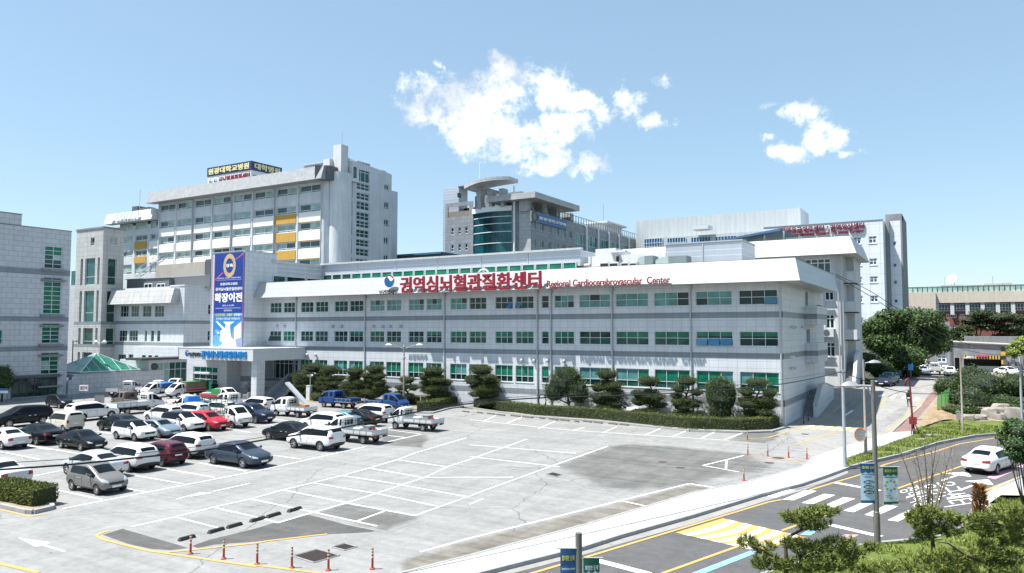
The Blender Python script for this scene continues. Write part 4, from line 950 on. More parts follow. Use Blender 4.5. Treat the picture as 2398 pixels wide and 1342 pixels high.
def swirl(parent, W, u, z, r, d=0.0, th=.08, ring=False, back=True):
    N = 28; mb = MB()
    disc = lambda R_, uo=0, zo=0, a0=0, a1=2*pi, n=N: [(u+uo+R_*cos(a0+(a1-a0)*i/n), z+zo+R_*sin(a0+(a1-a0)*i/n)) for i in range(n+1)]
    def face(ps, mi, dd): mb.poly([W.P(a, b, d-dd) for a, b in ps], mi)
    if back: mb.prism([W.P(a, b, d+th) for a, b in disc(r)[:-1]], -W.n*0+W.n*th, 0)
    # blue lower comma: lower outer arc, then back along an S curve
    low = disc(r*.98, a0=radians(160), a1=radians(385)); 
    s = [(u+r*.98*cos(radians(25))*(1-t)+r*.98*cos(radians(160))*t, z+(r*.98*sin(radians(25)))*(1-t)+r*.98*sin(radians(160))*t+sin(2*pi*t)*-.36*r-.12*r*sin(pi*t)) for t in [i/18 for i in range(1, 18)]]
    face(low+s, 1, .012)
    o = disc(r*.98, a0=radians(28), a1=radians(135)); i_ = disc(r*.80, uo=-.06*r, zo=-.02*r, a0=radians(128), a1=radians(30))
    face(o+i_, 2, .014)
    return mb.build('emblem', [M_letterw, M_navyb, M_red], parent)
M_navyb = mat('emblem_blue', (.01, .10, .27), .4, var=0)
u, z = WL_.px(911.5, 658); swirl(main, WL_, u, z, 14.5/18.5, 0)
mb = MB(); u, z = WL_.px(1115, 646); mb.lathe([(.62, 0), (.80, 0), (.80, .15), (.62, .15), (.62, 0)], (0, 0, 0), 26); q = MB(); q.add([(u+v[0], 71.3-v[2], z+.15+v[1]) for v in mb.v], mb.f); q.build('emblem_ring', M_letterw, main)
# ---- rooftop of the main building
YP = Wall('x', XT).u(756, 617); WP = Wall('y', YP); XP = WP.u(1359, 590); zb = WP.z(1359, 622); ztp = WP.z(1359, 580)
pent = MB(); shed(pent, XT, XP, YP, YP+9, zb, ztp-.25, 0)
shed(pent, XT-5, XT-.02, 73, YP+3, zb-1, ztp-.3, 0, rt=False)
pent.quad((XT, 73, 16.6), (XT, YP, 16.6), (XT, YP, ztp-.25), (XT, 73, ztp-.6), 0)
pent.build('roof_penthouse', M_metal, main)
mb = MB(); mb.box((XT-.2, YP-.35, ztp-.25), (XP+.3, YP+.2, ztp)); mb.box((XT-.1, 73, ztp-.6), (XT+.2, YP-.36, ztp-.3)); mb.each('penthouse_coping', M_metal2, main)
fz = (ztp-zb)*.36
hs = []
nst = 22; wu = (XP-.6-XT)/nst
for i in range(nst): hs.append((XT+.2+wu*i, XT+.2+wu*(i+1)-.1, zb-.6, zb+fz*.62))
Wp2 = Wall('y', YP-.12)
for i in range(0, nst): window(main, Wp2, hs[i], 1, (), GREEN if i > 2 else DEEP, .02, .08, name='penthouse_window')
mb = MB(); Wx = Wall('x', XT+.1)
for a, b in ((73.2, 75.5), (75.7, 79.4), (79.6, YP-.4)): window(main, Wx, (a, b, 15.0, 16.6), 1 if a < 75 else [.97], (), DARK if a > 75 else DEEP, .03, .09, name='penthouse_window')
for x in (1369, 1359): pass
for t in (.16, .33, .5, .665, .83):
    mb.box((XT+(XP-XT)*t-.05, YP-.08, zb+fz), (XT+(XP-XT)*t+.05, YP+.0, ztp-.26))
mb.each('cladding_joint', M_metal2, main)
# small plant enclosure and roof plant
WB = Wall('y', 79.0); bx0, bx1 = WB.u(1559, 590), WB.u(1737, 580)
mb = MB(); shed(mb, bx0, bx1, 79, Wall('x', bx1).u(1768, 590), 14.8, WB.z(1737, 563)); mb.build('plant_enclosure', M_metal, main)
mb = MB(); zt = WB.z(1737, 563); mb.box((bx0-.1, 78.9, zt), (bx1+.1, 79.3, zt+.12)); mb.box(((bx0+bx1)/2-.06, 78.93, 14.9), ((bx0+bx1)/2+.06, 79.0, zt)); mb.box((bx1, 79.3, zt), (bx1+.1, Wall('x', bx1).u(1768, 590), zt+.12)); mb.each('enclosure_trim', M_steel, main)
WW = Wall('y', 84.0)
mb = MB(); shed(mb, WW.u(1378), WW.u(1560), 84.0, 92, 14.8, WW.z(1470, 596)); shed(mb, WW.u(1403), WW.u(1450), 83, 88, 14.8, WW.z(1425, 584)); mb.box((WW.u(1440), 82.2, WW.z(1450, 594)), (WW.u(1478), 83, WW.z(1450, 590)))
mb.box((WW.u(1452), 82.95, 14.9), (WW.u(1458), 82.99, WW.z(1450, 602)), 1)
mb.each('roof_house', [M_render, M_black], main)
WA = Wall('y', 75.5)
for x0, x1 in ((1405, 1426), (1427, 1448), (1454, 1472), (1474, 1492)):
    mb = MB(); a, b = WA.u(x0), WA.u(x1); zt = WA.z((x0+x1)/2, 614.5); mb.box((a, 75.5, 14.9), (b, 76.6, zt)); mb.box((a+.08, 75.47, 15.1), (b-.08, 75.5, zt-.12), 1); mb.lathe([(.42, zt), (.42, zt+.09), (.36, zt+.1), (.01, zt+.1)], ((a+b)/2, 76.05, 0), 14, 0)
    mb.build('condenser_unit', [M_frame, M_black], main)
for (xa, xb, xc, y0, y1) in ((1488, 1507, 1527, 599, 619), (1532, 1563, 1606, 600, 617)):
    a, b, c = WA.u(xa), WA.u(xb), WA.u(xc); zt, zl = WA.z(xb, y0), WA.z(xb, y1); r = (zt-zl); mb = MB()
    mb.prism([(a, 76, zl), (b, 76, zl), (b, 76, zt), (a+(b-a)*.55, 76, zt), (a+(b-a)*.2, 76, zt-r*.2), (a, 76, zt-r*.5)], (0, 1.5, 0), 0); mb.box((b, 75.9, zl+.05), (c, 77.6, zt+.02), 1)
    mb.build('roof_duct', [M_duct, M_ductd], main)
mb = MB(); u, z = WA.px(1384, 604); mb.tube([(u, 75.5, 15), (u, 75.5, z+.2)], .08, 8); mb.tube([(WA.u(1370), 75.4, WA.z(1375, 621)), (WA.u(1383), 75.4, WA.z(1375, 621))], .16, 8); u = WA.u(1613); mb.box((u-.4, 75.5, 15), (u+.5, 76.2, 15.75)); mb.box((WA.u(1657), 75.5, 15.1), (WA.u(1675), 76, 15.55)); mb.each('roof_pipework', M_steel, main)
# ---- entrance tower, canopy, doors
YT = 68.43; WT = Wall('y', YT); XTL = WT.u(494, 700); zt = 19.6
mb = MB(); shed(mb, XTL, XT+.001, YT, 74, 5.2, zt, 0); mb.build('entrance_tower', M_gran, main)
mb = MB(); mb.box((XTL-.06, YT-.06, zt), (XT+.06, 74.1, zt+.12)); mb.box((XT-.28, YT-.05, 6.5), (XT+.02, YT+.0, zt)); mb.box((XTL, YT-.05, 6.5), (XTL+.16, YT, zt)); mb.each('tower_trim', M_white, main)
mb = MB(); mb.box((XT-.02, YT-.012, 9.97), (XT+.012, YF-.02, 10.54)); mb.build('stone_band', M_band, main)
XC, YC, XCL = -75.49, 63.45, -90.1
mb = MB(); mb.box((XCL, YC, 4.93), (XC, YF-.02, 6.42)); mb.box((XCL-.04, YC-.04, 6.42), (XC+.04, YF-.02, 6.5)); mb.build('canopy', panel('canopy_panels', (.60, .62, .645), (.48, .495, .515), 1.5, 3, .02, .01, .4, 0, .03), main)
WC = Wall('y', YC-.02)
lit('권역심뇌혈관질환센터', 471.5, 577.5, 822.5, 838.5, M_signblue, .12, .05, WC); lit('보건복지부', 443.5, 470.5, 825, 835, M_letterk, .08, .02, WC)
u, z = WC.px(438, 827); swirl(main, WC, u, z, .42, 0, back=False)
for x0, x1 in ((589, 607),):
    a = Wall('y', 64.1); mb = MB(); mb.box((a.u(588.5, 870), 64.1, 0), (a.u(601, 870), 65.4, 4.93)); mb.build('canopy_column', M_gran, main)
# ground floor below the tower with green doors
Xg0 = WT.u(440, 880); Wg = Wall('y', 67.6); dh = [(Wg.u(452, 880), Wg.u(509, 880), .15, Wg.z(480, 876)), (Wg.u(452, 880), Wg.u(509, 880), Wg.z(480, 873), Wg.z(480, 859))]
facade(main, Wg, Wg.u(437, 880), Wg.u(531, 880), 0, 4.93, dh, M_gran, .25)
window(main, Wg, dh[0], 4, (.72,), lambda i, j: GREEN if r0.random() < .4 else DEEP, .2, .07, M_frame, 'entrance_doors'); window(main, Wg, dh[1], 4, (), GREEN, .2, .07, M_frame, 'transom_window')
mb = MB(); xa = Wg.u(531, 880); mb.quad((xa, 67.6, 0), (xa, 72.1, 0), (xa, 72.1, 4.93), (xa, 67.6, 4.93)); mb.box((xa+.02, 69.9, 0), (XT+1.6, YF-.02, 4.92)); xl = Wg.u(437, 880); mb.quad((xl, 74, 0), (xl, 67.6, 0), (xl, 67.6, 4.93), (xl, 74, 4.93)); mb.each('porch_wall', M_gran, main)
mb = MB(); mb.box((xa+.02, 69.885, 1.74), (XT+1.61, 69.898, 2.5)); mb.build('stone_band', M_band, main)
window(main, WF, door, [.2, .38, .56, .75], (.8,), DARK, .3, .09, M_frame, 'lobby_doors')
mb = MB()
for i in range(7): mb.box((-82.2, 66.2+i*.42, -.05), (-73.6, YF-.01, .3*(i+1)))
mb.build('entrance_steps', M_concg, main)
mb = MB(); mb.prism([(-75.6, 65.6, 0), (-75.6, YF-.02, 0), (-75.6, YF-.02, 3.1), (-75.6, 69.2, 3.1), (-75.6, 65.6, .7)], (.35, 0, 0)); mb.build('step_parapet', M_band, main)
# ---- blue banner on the tower
ban = thing('wall_banner', 'tall blue vertical banner with gold ring emblem hanging on the entrance tower', 'banner', (XTL+2.9, YT-.1, 13))
Wb = Wall('y', YT-.14); ba, bb = Wb.u(500.5, 700), Wb.u(569.5, 700); bz0, bz1 = 6.55, 19.45
M_banb = mat('banner_blue', (.012, .045, .27), .5, var=.08, vs=.4); M_banc = mat('banner_sky', (.03, .20, .48), .5, var=.1, vs=.6); M_rose = mat('banner_rose', (.42, .10, .24), .5, var=0); M_mach = mat('machine_white', (.66, .74, .80), .5, var=.08, vs=2); M_scrub = mat('scrub_blue', (.10, .34, .55), .6, var=.2, vs=2); M_skinp = mat('printed_skin', (.55, .36, .28), .6, var=0); M_shade = mat('printed_shade', (.25, .28, .42), .6, var=.2); M_lety = mat('yellow_print', (.72, .62, .06), .5, var=0)
mb = MB(); mb.wb(Wb, ba, bb, bz0+4.6, bz1, 0, .06, 0); mb.wb(Wb, ba, bb, bz0, bz0+4.6, 0, .06, 1); mb.build('banner_cloth', [M_banb, M_banc], ban)
bw, bh = bb-ba, bz1-bz0
BP = lambda s, t, d=-.006: Wb.P(ba+bw*s, bz0+bh*t, d)
mb = MB(); c = (.52, .865)
N = 36
for i in range(N):
    a0, a1 = 2*pi*i/N, 2*pi*(i+1)/N; f = lambda a, k: BP(c[0]+.21*k*cos(a), c[1]+.21*k*sin(a)*bw/bh*1.28, -.01)
    mb.quad(f(a0, .62), f(a1, .62), f(a1, 1), f(a0, 1))
mb.build('gold_ring', M_gold, ban)
mb = MB()
for s in ((0, .715, .30, .805), (.68, .925, 1.0, 1.0)): mb.poly([BP(s[0], s[1]), BP(s[0]+.06, s[1]), BP(s[2]+.0, s[3]-.02), BP(s[2], s[3]), ][:4])
mb.wb(Wb, ba, ba+.09, bz0+4.7, bz1, -.008, -.002); mb.wb(Wb, bb-.09, bb, bz0+2, bz1, -.008, -.002); mb.each('rose_ribbon', M_rose, ban)
def bl(s, x0, x1, y0, y1, m, bold=.02, nm='print'):
    mb = MB(); letter(mb, s, Wb, ba+bw*x0, ba+bw*x1, bz0+bh*y0, bz0+bh*y1, -.014, 0, 0, bold); mb.build(nm, m, ban)
bl('경축', .40, .64, .848, .885, M_letterw, .05); bl('보건복지부  전라북도  원광대학교병원', .12, .9, .726, .740, M_letterw, .02); bl('원광대학교병원', .22, .80, .655, .683, M_letterw, .03); bl('권역심뇌혈관질환센터', .06, .96, .598, .632, M_letterw, .04); bl('확장이전', .04, .96, .475, .572, M_letterw, .07); bl('2023. 6. 8.(목)', .30, .70, .427, .447, M_letterw, .02); bl('전라북도는', .36, .64, .375, .393, M_letterw, .01); bl('“심근경색증 · 뇌졸중”', .05, .68, .325, .352, M_lety, .04); bl('생존율이', .70, .97, .325, .352, M_letterw, .03); bl('전국에서 가장 높은 지역입니다.', .10, .92, .283, .308, M_letterw, .01)
mb = MB(); mb.wb(Wb, ba+bw*.08, ba+bw*.94, bz0+bh*.712, bz0+bh*.714, -.012, -.004); mb.wb(Wb, ba+bw*.07, ba+bw*.92, bz0+bh*.408, bz0+bh*.411, -.012, -.004); mb.build('print', M_letterw, ban)
mb = MB(); pl = lambda ps, mi, d: mb.poly([BP(a, b, d) for a, b in ps], mi)
pl([(.62, 0), (1, 0), (1, .27), (.92, .27), (.70, .20), (.62, .1)], 3, -.007); pl([(.72, .20), (.95, .26), (.95, .10), (.74, .07)], 0, -.009)
pl([(.18, 0), (.80, 0), (.78, .06), (.62, .10), (.58, .23), (.74, .265), (.34, .265), (.44, .23), (.40, .19), (.26, .17), (.24, .06)], 0, -.011); pl([(.08, .27), (.16, .27), (.42, .19), (.38, .165)], 0, -.013)
pl([(0, 0), (.30, .01), (.34, .04), (.24, .06), (.24, .11), (.16, .135), (.04, .12), (0, .08)], 1, -.015); pl([(.06, .135), (.19, .135), (.20, .17), (.15, .185), (.07, .18)], 1, -.017); pl([(.13, .137), (.22, .137), (.22, .165), (.14, .165)], 2, -.019); pl([(.16, .135), (.23, .135), (.23, .15), (.16, .15)], 0, -.021)
mb.build('printed_picture', [M_mach, M_scrub, M_skinp, M_shade], ban)
# ---- B. left foreground wing (right face only is seen) --------------------------------------------------
XE = -104.39; WE = Wall('x', XE)
lb = thing('clinic_building', 'grey slab-clad building at the left edge with green windows and glass shopfront', 'building', (XE-8, 44, 0))
eh = []
for a, b, y0, y1 in ((104.5, 146, 577, 629), (101.5, 143.5, 650, 735), (98, 140, 757, 804), (95.5, 137.5, 825, 876), (-30, 6, 773, 806)):
    xm = (a+b)/2; eh.append((WE.u(a, (y0+y1)/2), WE.u(b, (y0+y1)/2), WE.z(xm, y1), WE.z(xm, y0)))
shop = (WE.u(28, 905), WE.u(134, 905), .1, WE.z(80, 884))
facade(lb, WE, 30, 56.5, -.2, 22.3, eh+[shop], M_granE, .2)
for k, h in enumerate(eh[:4]):
    nr = (4, 7, 4, 4)[k]
    window(lb, WE, h, 2, [i/(nr+1) for i in range(1, nr+1)], lambda i, j, nr=nr: GREEN if j >= nr-1-(nr > 4)*2 or RN.random() < .4 else (MINT if RN.random() < .15 else DEEP) if j else DARK, .14, .07)
window(lb, WE, eh[4], 2, (.4,), GREEN, .14)
window(lb, WE, shop, 6, (.78,), lambda i, j: DEEP if j else (DARK if i in (2, 3) else DEEP), .12, .12, M_framed, 'shopfront')
mb = MB()
for h in eh[:4]:
    mb.wb(WE, h[0]-.35, h[1]+.35, h[2]-.38, h[2]-.1, -.42, .02); mb.wb(WE, h[0]-.35, h[1]+.35, h[2]-1.75, h[2]-1.5, -.42, .02)
mb.each('window_ledge', M_concg, lb)
mb = MB()
for z0, z1 in ((16.15, 16.9), (9.95, 10.6), (6.05, 6.7)): mb.wb(WE, 30, 56.51, z0, z1, -.012, .02)
mb.each('stone_band', M_band, lb)
mb = MB(); shed(mb, XE-22, XE, 30, 56.5, -.2, 22.28, 0, rt=False); shed(mb, XE-20, XE-.02, 30, 50.1, 22.2, 23.8, 0); mb.build('rear_shell', M_granE, lb)
mb = MB(); mb.box((XE-.3, 30, 22.3), (XE+.05, 56.55, 22.42)); mb.box((XE-.3, 30, 23.8), (XE+.03, 50.15, 23.92)); mb.each('coping', M_concg, lb)
mb = MB(); a, b = shop[0], shop[1]; mb.box((XE+.02, a-.5, shop[3]), (XE+.5, b+.1, shop[3]+.35)); mb.box((XE+.03, a-.1, 0), (XE+.15, a, shop[3])); mb.build('shop_canopy', M_dark, lb)
for y_, t in ((a+2.0, .9), (a+3.4, .9)):
    mb = MB(); mb.wb(WE, y_+4.2, y_+5.1, 1.7, 2.35, .08, .1); mb.build('posted_notice', M_letterw, lb)
# ---- low terrace wall with glass pyramid
lw = thing('terrace_wall', 'low grey stone wall of the terrace below the glass pyramid', 'wall', (XE, 66, 0))
ye = WE.u(385, 872)
mb = MB(); mb.box((XE-6, 57.4, -.1), (XE, ye, 2.62)); mb.build('wall', M_granE, lw)
mb = MB(); mb.box((XE-6.1, 57.3, 2.62), (XE+.1, ye+.1, 2.74)); mb.each('coping', M_granD, lw)
mb = MB(); mb.box((XE-.1, 56.6, -.1), (XE+.35, 58.0, 2.0)); mb.build('end_pier', M_granE, lw)
pyr = thing('glass_pyramid', 'green glass pyramid skylight with white ribs on the terrace wall', 'skylight', (XE-3.5, 64, 2.74))
q0, q1 = WE.u(190, 873), WE.u(331, 868); xa, xb_ = XE-8.0, XE-.25; cx, cy = (xa+xb_)/2, (q0+q1)/2
ap = D(261, 827, -cx*_st+cy*_ct); apz = ap.z
mb = MB(); cs = [(xa, q0, 2.95), (xb_, q0, 2.95), (xb_, q1, 2.95), (xa, q1, 2.95)]; A_ = (cx, cy, apz)
for i in range(4): mb.poly([cs[i], cs[(i+1) % 4], A_])
mb.build('glazing', glass('pyramid_glass', (.03, .17, .115), .2), pyr)
mb = MB()
for i in range(4):
    a, b = Vector(cs[i]), Vector(cs[(i+1) % 4]); ap_ = Vector(A_); mb.tube([a, ap_], .07, 6); mb.tube([a, b], .09, 6)
    for t in (.17, .34, .5, .67, .84):
        s = a.lerp(b, t); k = 1-abs(2*t-1); e = a.lerp(ap_, t*2) if t < .5 else b.lerp(ap_, (1-t)*2) if t > .5 else ap_
        mb.tube([s, e], .035, 5)
mb.build('glazing_bars', M_frame, pyr)
mb = MB(); mb.box((xa-.1, q0-.1, 2.74), (xb_+.1, q1+.1, 2.93)); mb.build('kerb_frame', M_concg, pyr)
# ---- C. left wing behind the terrace
YCW = 88.0; WCW = Wall('y', YCW); XCR = WCW.u(431, 740); XD = -145.61
cw = thing('west_wing', 'grey panelled wing with a sloped eave between stair tower and banner tower', 'building', (-134, 92, 0))
ch = []; cm = []
for xs, ya, yb in (((280, 300), (306, 324), (333, 353), (361, 383)), 716, 742), (((279, 298), (303, 323)), 774, 799), (((278, 297), (303, 322)), 830, 866):
    for a, b in xs: ch.append((WCW.u(a, 770), WCW.u(b, 770), WCW.z((a+b)/2, yb), WCW.z((a+b)/2, ya))); cm.append(3)
for xs, ya, yb in (((339, 344.5), (353.5, 361), (368, 375.5)), 774, 800), (((337, 345), (351, 359.5), (365.5, 374)), 831, 863):
    for a, b in xs: ch.append((WCW.u(a, 770), WCW.u(b, 770), WCW.z((a+b)/2, yb), WCW.z((a+b)/2, ya))); cm.append(1)
ztc = WCW.z(431, 668)
facade(cw, WCW, XD-.5, XCR, -.2, ztc-.1, ch, M_gran, .2)
for h, k in zip(ch, cm): window(cw, WCW, h, k, (.42,) if k == 3 else (.5,), lambda i, j: DEEP if RN.random() < .7 else DARK, .16)
Wcr = Wall('x', XCR); rh = [(Wcr.u(488, 700), Wcr.u(495, 700), Wcr.z(491, 736), Wcr.z(491, 713)), (Wcr.u(486.5, 780), Wcr.u(494, 780), Wcr.z(490, 798), Wcr.z(490, 775))]
facade(cw, Wcr, YCW, 99, -.2, ztc-.1, rh, M_gran, .2)
for h in rh: window(cw, Wcr, h, 1, (.5,), DARK, .16)
mb = MB(); shed(mb, XD-.5, XCR, YCW, 99, 0, ztc-.2, 0, fr=False, rt=False, tmi=1); mb.box((XCR-.5, YCW-.1, ztc-.12), (XCR+.1, 99, ztc+.12), 0); mb.box((WCW.u(398), YCW-.1, ztc-.12), (XCR-.5, YCW+.3, ztc+.12), 0); mb.build('rear_shell', [M_gran, M_roof], cw)
mb = MB()
for z0, z1 in ((9.97, 10.62), (5.85, 6.45)):
    mb.wb(WCW, XD-.5, XCR+.012, z0, z1, -.012, .02); mb.wb(Wcr, YCW-.012, 99, z0, z1, -.012, .02)
mb.each('stone_band', M_band, cw)
ex0, ex1 = XD+.2, Wall('y', 86.2).u(400, 700); ez0, ez1 = Wall('y', 86.2).z(330, 711), Wall('y', 86.8).z(330, 678)
mb = MB(); mb.prism([(ex0, YCW, ez0), (ex0, 86.1, ez0), (ex0, 86.9, ez1), (ex0, YCW, ez1)], (ex1-ex0, 0, 0)); mb.build('eave', M_granD, cw)
mb = MB(); W9 = Wall('y', 91.5); shed(mb, W9.u(296), W9.u(395), 91.5, 97, ztc-.3, W9.z(340, 653), 0); shed(mb, W9.u(395), W9.u(480), 92.5, 97, ztc-.3, Wall('y', 92.5).z(430, 647), 0); mb.box((W9.u(294), 91.3, W9.z(340, 653)), (W9.u(480), 91.6, W9.z(340, 653)+.15), 1)
mb.build('roof_storey', [mat('slate_cladding', (.15, .16, .175), .5, var=.1), M_steel], cw)
for a, b in ((338, 357), (367.5, 387)):
    h = (W9.u(a), W9.u(b), W9.z((a+b)/2, 676), W9.z((a+b)/2, 664)); window(cw, Wall('y', 91.38), h, 2, (), DARK, .02, .12, M_letterw, 'attic_window')
W10 = Wall('y', 97.0); mb = MB(); ps = [(W10.u(361), W10.z(400, 652)), (W10.u(364), W10.z(364, 622)), (W10.u(478), W10.z(478, 612)), (W10.u(478), W10.z(478, 652))]; mb.prism([(a, 97, z) for a, z in ps], (0, 6, 0)); mb.build('roof_store', M_beige, cw)
mb = MB(); shed(mb, W10.u(479), W10.u(500), 97, 104, 12, W10.z(490, 607), 0); mb.build('dark_riser', M_dark, cw)
mb = MB(); p0, p1 = D(316, 648, 130), D(372, 607, 130); sx = Vector((0, 1.0, 0))
for o in (Vector(), sx): mb.tube([p0+o, p1+o], .07, 6); mb.tube([p0+o+Vector((0, 0, 1)), p1+o+Vector((0, 0, 1))], .04, 6)
for i in range(13):
    t = i/12; p = p0.lerp(p1, t); mb.box((p.x-.16, p.y, p.z-.03), (p.x+.16, p.y+1, p.z+.03))
    if i % 3 == 0:
        for o in (Vector(), sx): mb.tube([p+o, p+o+Vector((0, 0, 1))], .03, 5)
mb.build('fire_stair', M_steel, cw)
# glass vestibule at the foot of the wing
gv = thing('glass_vestibule', 'flat-roofed glass entrance lobby with black canopy beside the terrace wall', 'entrance lobby', (-103, 80, 0))
WV = Wall('x', -104.6); mb = MB(); v0, v1 = WV.u(348, 880), WV.u(441, 880)
facade(gv, WV, v0, v1, 0, 4.3, [(v0+.4, v1-.3, .1, 3.9)], M_gran, .2); window(gv, WV, (v0+.4, v1-.3, .1, 3.9), 6, (.7,), lambda i, j: MINT if i in (1, 2) else DEEP, .1, .08, name='glass_wall')
mb = MB(); mb.box((-108, v0-1.6, 4.3), (-103.9, v1+1.2, 4.62)); mb.build('canopy', M_framed, gv); mb = MB(); shed(mb, -112, -104.62, v0, v1, 0, 4.3, 0, rt=False); mb.build('side_wall', M_gran, gv)
mb = MB(); mb.box((-104.55, WV.u(358), 3.0), (-104.45, WV.u(374), 3.6)); mb.build('name_board', M_framed, gv)
wt = thing('white_annex', 'plain sunlit white ground-floor wall below the wing windows', 'wall', (-130, 86, 0))
Wn = Wall('y', 86.4); mb = MB(); shed(mb, Wn.u(316), Wn.u(420), 86.4, 87.9, 0, Wn.z(360, 812), 0); mb.build('wall', M_gran, wt); mb = MB()
for a, b in ((337, 345), (351.5, 359.5), (366, 374)): mb.box((Wn.u(a), 86.37, Wn.z(350, 864)), (Wn.u(b), 86.395, Wn.z(350, 832)))
mb.build('window', GT[DARK], wt)
# ---- D. stair tower
st_ = thing('stair_tower', 'slim pale stone tower with tall dark green window strips at the left', 'tower', (-150, 89, 0))
YD = 85.04; WD = Wall('y', YD); WDr = Wall('x', XD); xl = WD.u(173, 750); rows = [(605, 667.5), (681, 755), (768, 812.5), (825, 880)]
fh = [(WD.u(a, 760), WD.u(b, 760), WD.z(207, y1), WD.z(207, y0)) for a, b in ((184, 189.5), (195, 218), (224, 229)) for y0, y1 in rows]+[(WD.u(208), WD.u(217), WD.z(212, 575), WD.z(212, 557))]
facade(st_, WD, xl, XD, -.2, 29.1, fh, M_granD, .35)
for h in fh: window(st_, WD, h, 1, (.3,) if h[1]-h[0] > 1.2 else (), CURT if RN.random() < .6 else DEEP, .28, .09)
sh = [(WDr.u(248.5, 760), WDr.u(269, 760), WDr.z(258, y1), WDr.z(258, y0)) for y0, y1 in rows[:3]]+[(WDr.u(254), WDr.u(270), WDr.z(262, 572), WDr.z(262, 556))]
facade(st_, WDr, YD, 89.4, -.2, 29.1, sh, M_granD, .35)
for k, h in enumerate(sh): window(st_, WDr, h, 1 if k < 3 else 2, (.3,), DEEP if k < 3 else MINT, .28, .09)
mb = MB(); shed(mb, xl, XD, YD, 89.4, 0, 29.05, 0, fr=False, rt=False); mb.build('rear_shell', M_granD, st_)
mb = MB(); mb.box((xl-.15, YD-.15, 29.1), (XD+.15, 89.5, 29.45)); mb.each('coping', M_concg, st_)
mb = MB(); z = WD.z(207, 757)
for y0, y1 in ((667.5, 670.5), (755, 759), (812.5, 816)):
    z0, z1 = WD.z(207, y1), WD.z(207, y0)
for z0, z1 in ((9.9, 10.5), (5.4, 6.0)): mb.wb(WD, xl, XD+.012, z0, z1, -.012, -.002); mb.wb(WDr, YD-.012, 89.4, z0, z1, -.012, -.002)
mb.each('stone_band', M_band, st_)
gb = thing('rear_block', 'green-glazed grey block glimpsed between clinic and stair tower', 'building', (-165, 95, 0)); Wq = Wall('y', 96); mb = MB(); shed(mb, Wq.u(160), Wq.u(182), 96, 106, 0, Wq.z(170, 668), 0); mb.build('wall', M_granE, gb); mb = MB(); shed(mb, Wq.u(160), Wq.u(182), 96.5, 106, Wq.z(170, 668), Wq.z(170, 634), 0); mb.build('glass_storey', GT[CURT], gb)
# ---- E. ward tower
YW = 100.0; WW_ = Wall('y', YW); XW = WW_.u(752, 500)
wd_ = thing('ward_block', 'white ward block with ochre panels, rounded corner tower and navy rooftop sign', 'building', (-125, 110, 0))
bays = [(175, 318), (333, 475), (493, 652), (668, 832), (853, 1022), (1043, 1230), (1250, 1440), (1462, 1668)]
bays = [(330+a/3.947, 330+b/3.947) for a, b in bays]
zrows = [(WW_.z(745, y1), WW_.z(745, y0)) for y0, y1 in ((430, 449), (475, 493.5), (518, 537.5), (562, 580.5), (605, 624))]
XLw = WW_.u(370, 530); wh = []; wi = []
for b, (xa, xb) in enumerate(bays):
    for r, (z0, z1) in enumerate(zrows): wh.append((WW_.u(xa+(.6 if r else 0), 520), WW_.u(xb-(.6 if r else 0)-(1.5 if r else 0), 520), z0, z1)); wi.append((b, r))
facade(wd_, WW_, XLw, XW, 0, 37.2, wh, M_conc, .35)
for h, (b, r) in zip(wh, wi):
    window(wd_, WW_, h, 2, (.24,), (lambda i, j: SLATE if RN.random() < .75 else MINT) if r == 0 else (lambda i, j: (MINT if RN.random() < .62 else SLATE) if j else SLATE), .28, .12)
mb = MB()
for h, (b, r) in zip(wh, wi):
    if r in (1, 2, 3) : mb.wb(WW_, h[0]-.1, h[1]+.1, zrows[r+1][1]+.12, h[2]-.1, -.12, .0, 1 if b == 6 else 0)
    if r == 4: mb.wb(WW_, h[0]-.1, h[1]+.1, h[2]-2, h[2]-.1, -.12, .0, 1 if b == 6 else 0)
    if b == 7 and r in (2, 3, 4): mb.wb(WW_, h[0]-.1, h[1]+.1, h[3]+.0, h[3]+.12, -.16, -.0, 1)
mb.each('spandrel', [M_letterw, M_yelp], wd_)
mb = MB()
for xa in [171]+[b*0 for b in ()]+[328, 484, 660, 843, 1033, 1240, 1452]:
    u = WW_.u(330+xa/3.947, 520); mb.wb(WW_, u-.16, u+.16, 5, 36.6, -.22, .0)
mb.each('rib', M_conc, wd_)
for xa in (484, 843, 1240, 1675):
    u = WW_.u(330+xa/3.947, 520); mb = MB(); mb.tube([(u, YW-.35, 5), (u, YW-.35, 36.6)], .12, 6); mb.build('downpipe', M_steel, wd_)
mb = MB(); mb.prism([(XLw-1.5, YW, 36.5), (XLw-1.5, YW-2.2, 36.5), (XLw-1.5, YW-1.4, 39.05), (XLw-1.5, YW+.2, 39.05)], (XW+2.0-XLw+1.5, 0, 0)); mb.build('eave', mat('weathered_eave', (.33, .345, .36), .85, var=.12, streak=.18), wd_)
mb = MB(); mb.prism([(XW+.52, YW-2.25, 36.48), (XW+2.6, YW-.6, 36.48), (XW+2.6, YW+3, 36.48), (XW+.52, YW+3, 36.48)], (0, 0, 2.6)); mb.build('eave_return', M_dark, wd_)
mb = MB(); shed(mb, XLw, XW, YW, YW+22, 0, 38, 0, fr=False, tmi=1); mb.build('rear_shell', [M_conc, M_roof], wd_)
XG = XW+3.2; WG = Wall('x', XG); ya, yb = WG.u(814, 560), WG.u(916, 560)
mb = MB()
def arc(cx, cy, r, a0, a1, n=10): return [(cx+r*cos(radians(a0+(a1-a0)*i/n)), cy+r*sin(radians(a0+(a1-a0)*i/n))) for i in range(n+1)]
pl_ = [(XW, YW)]+arc(XW+.1, YW+1.6, 1.55, -90, -5)+arc(XW+2.0, YW+2.6, 2.1, -100, 0)+[(XW+4.1, ya+.01), (XG, ya+.02)]
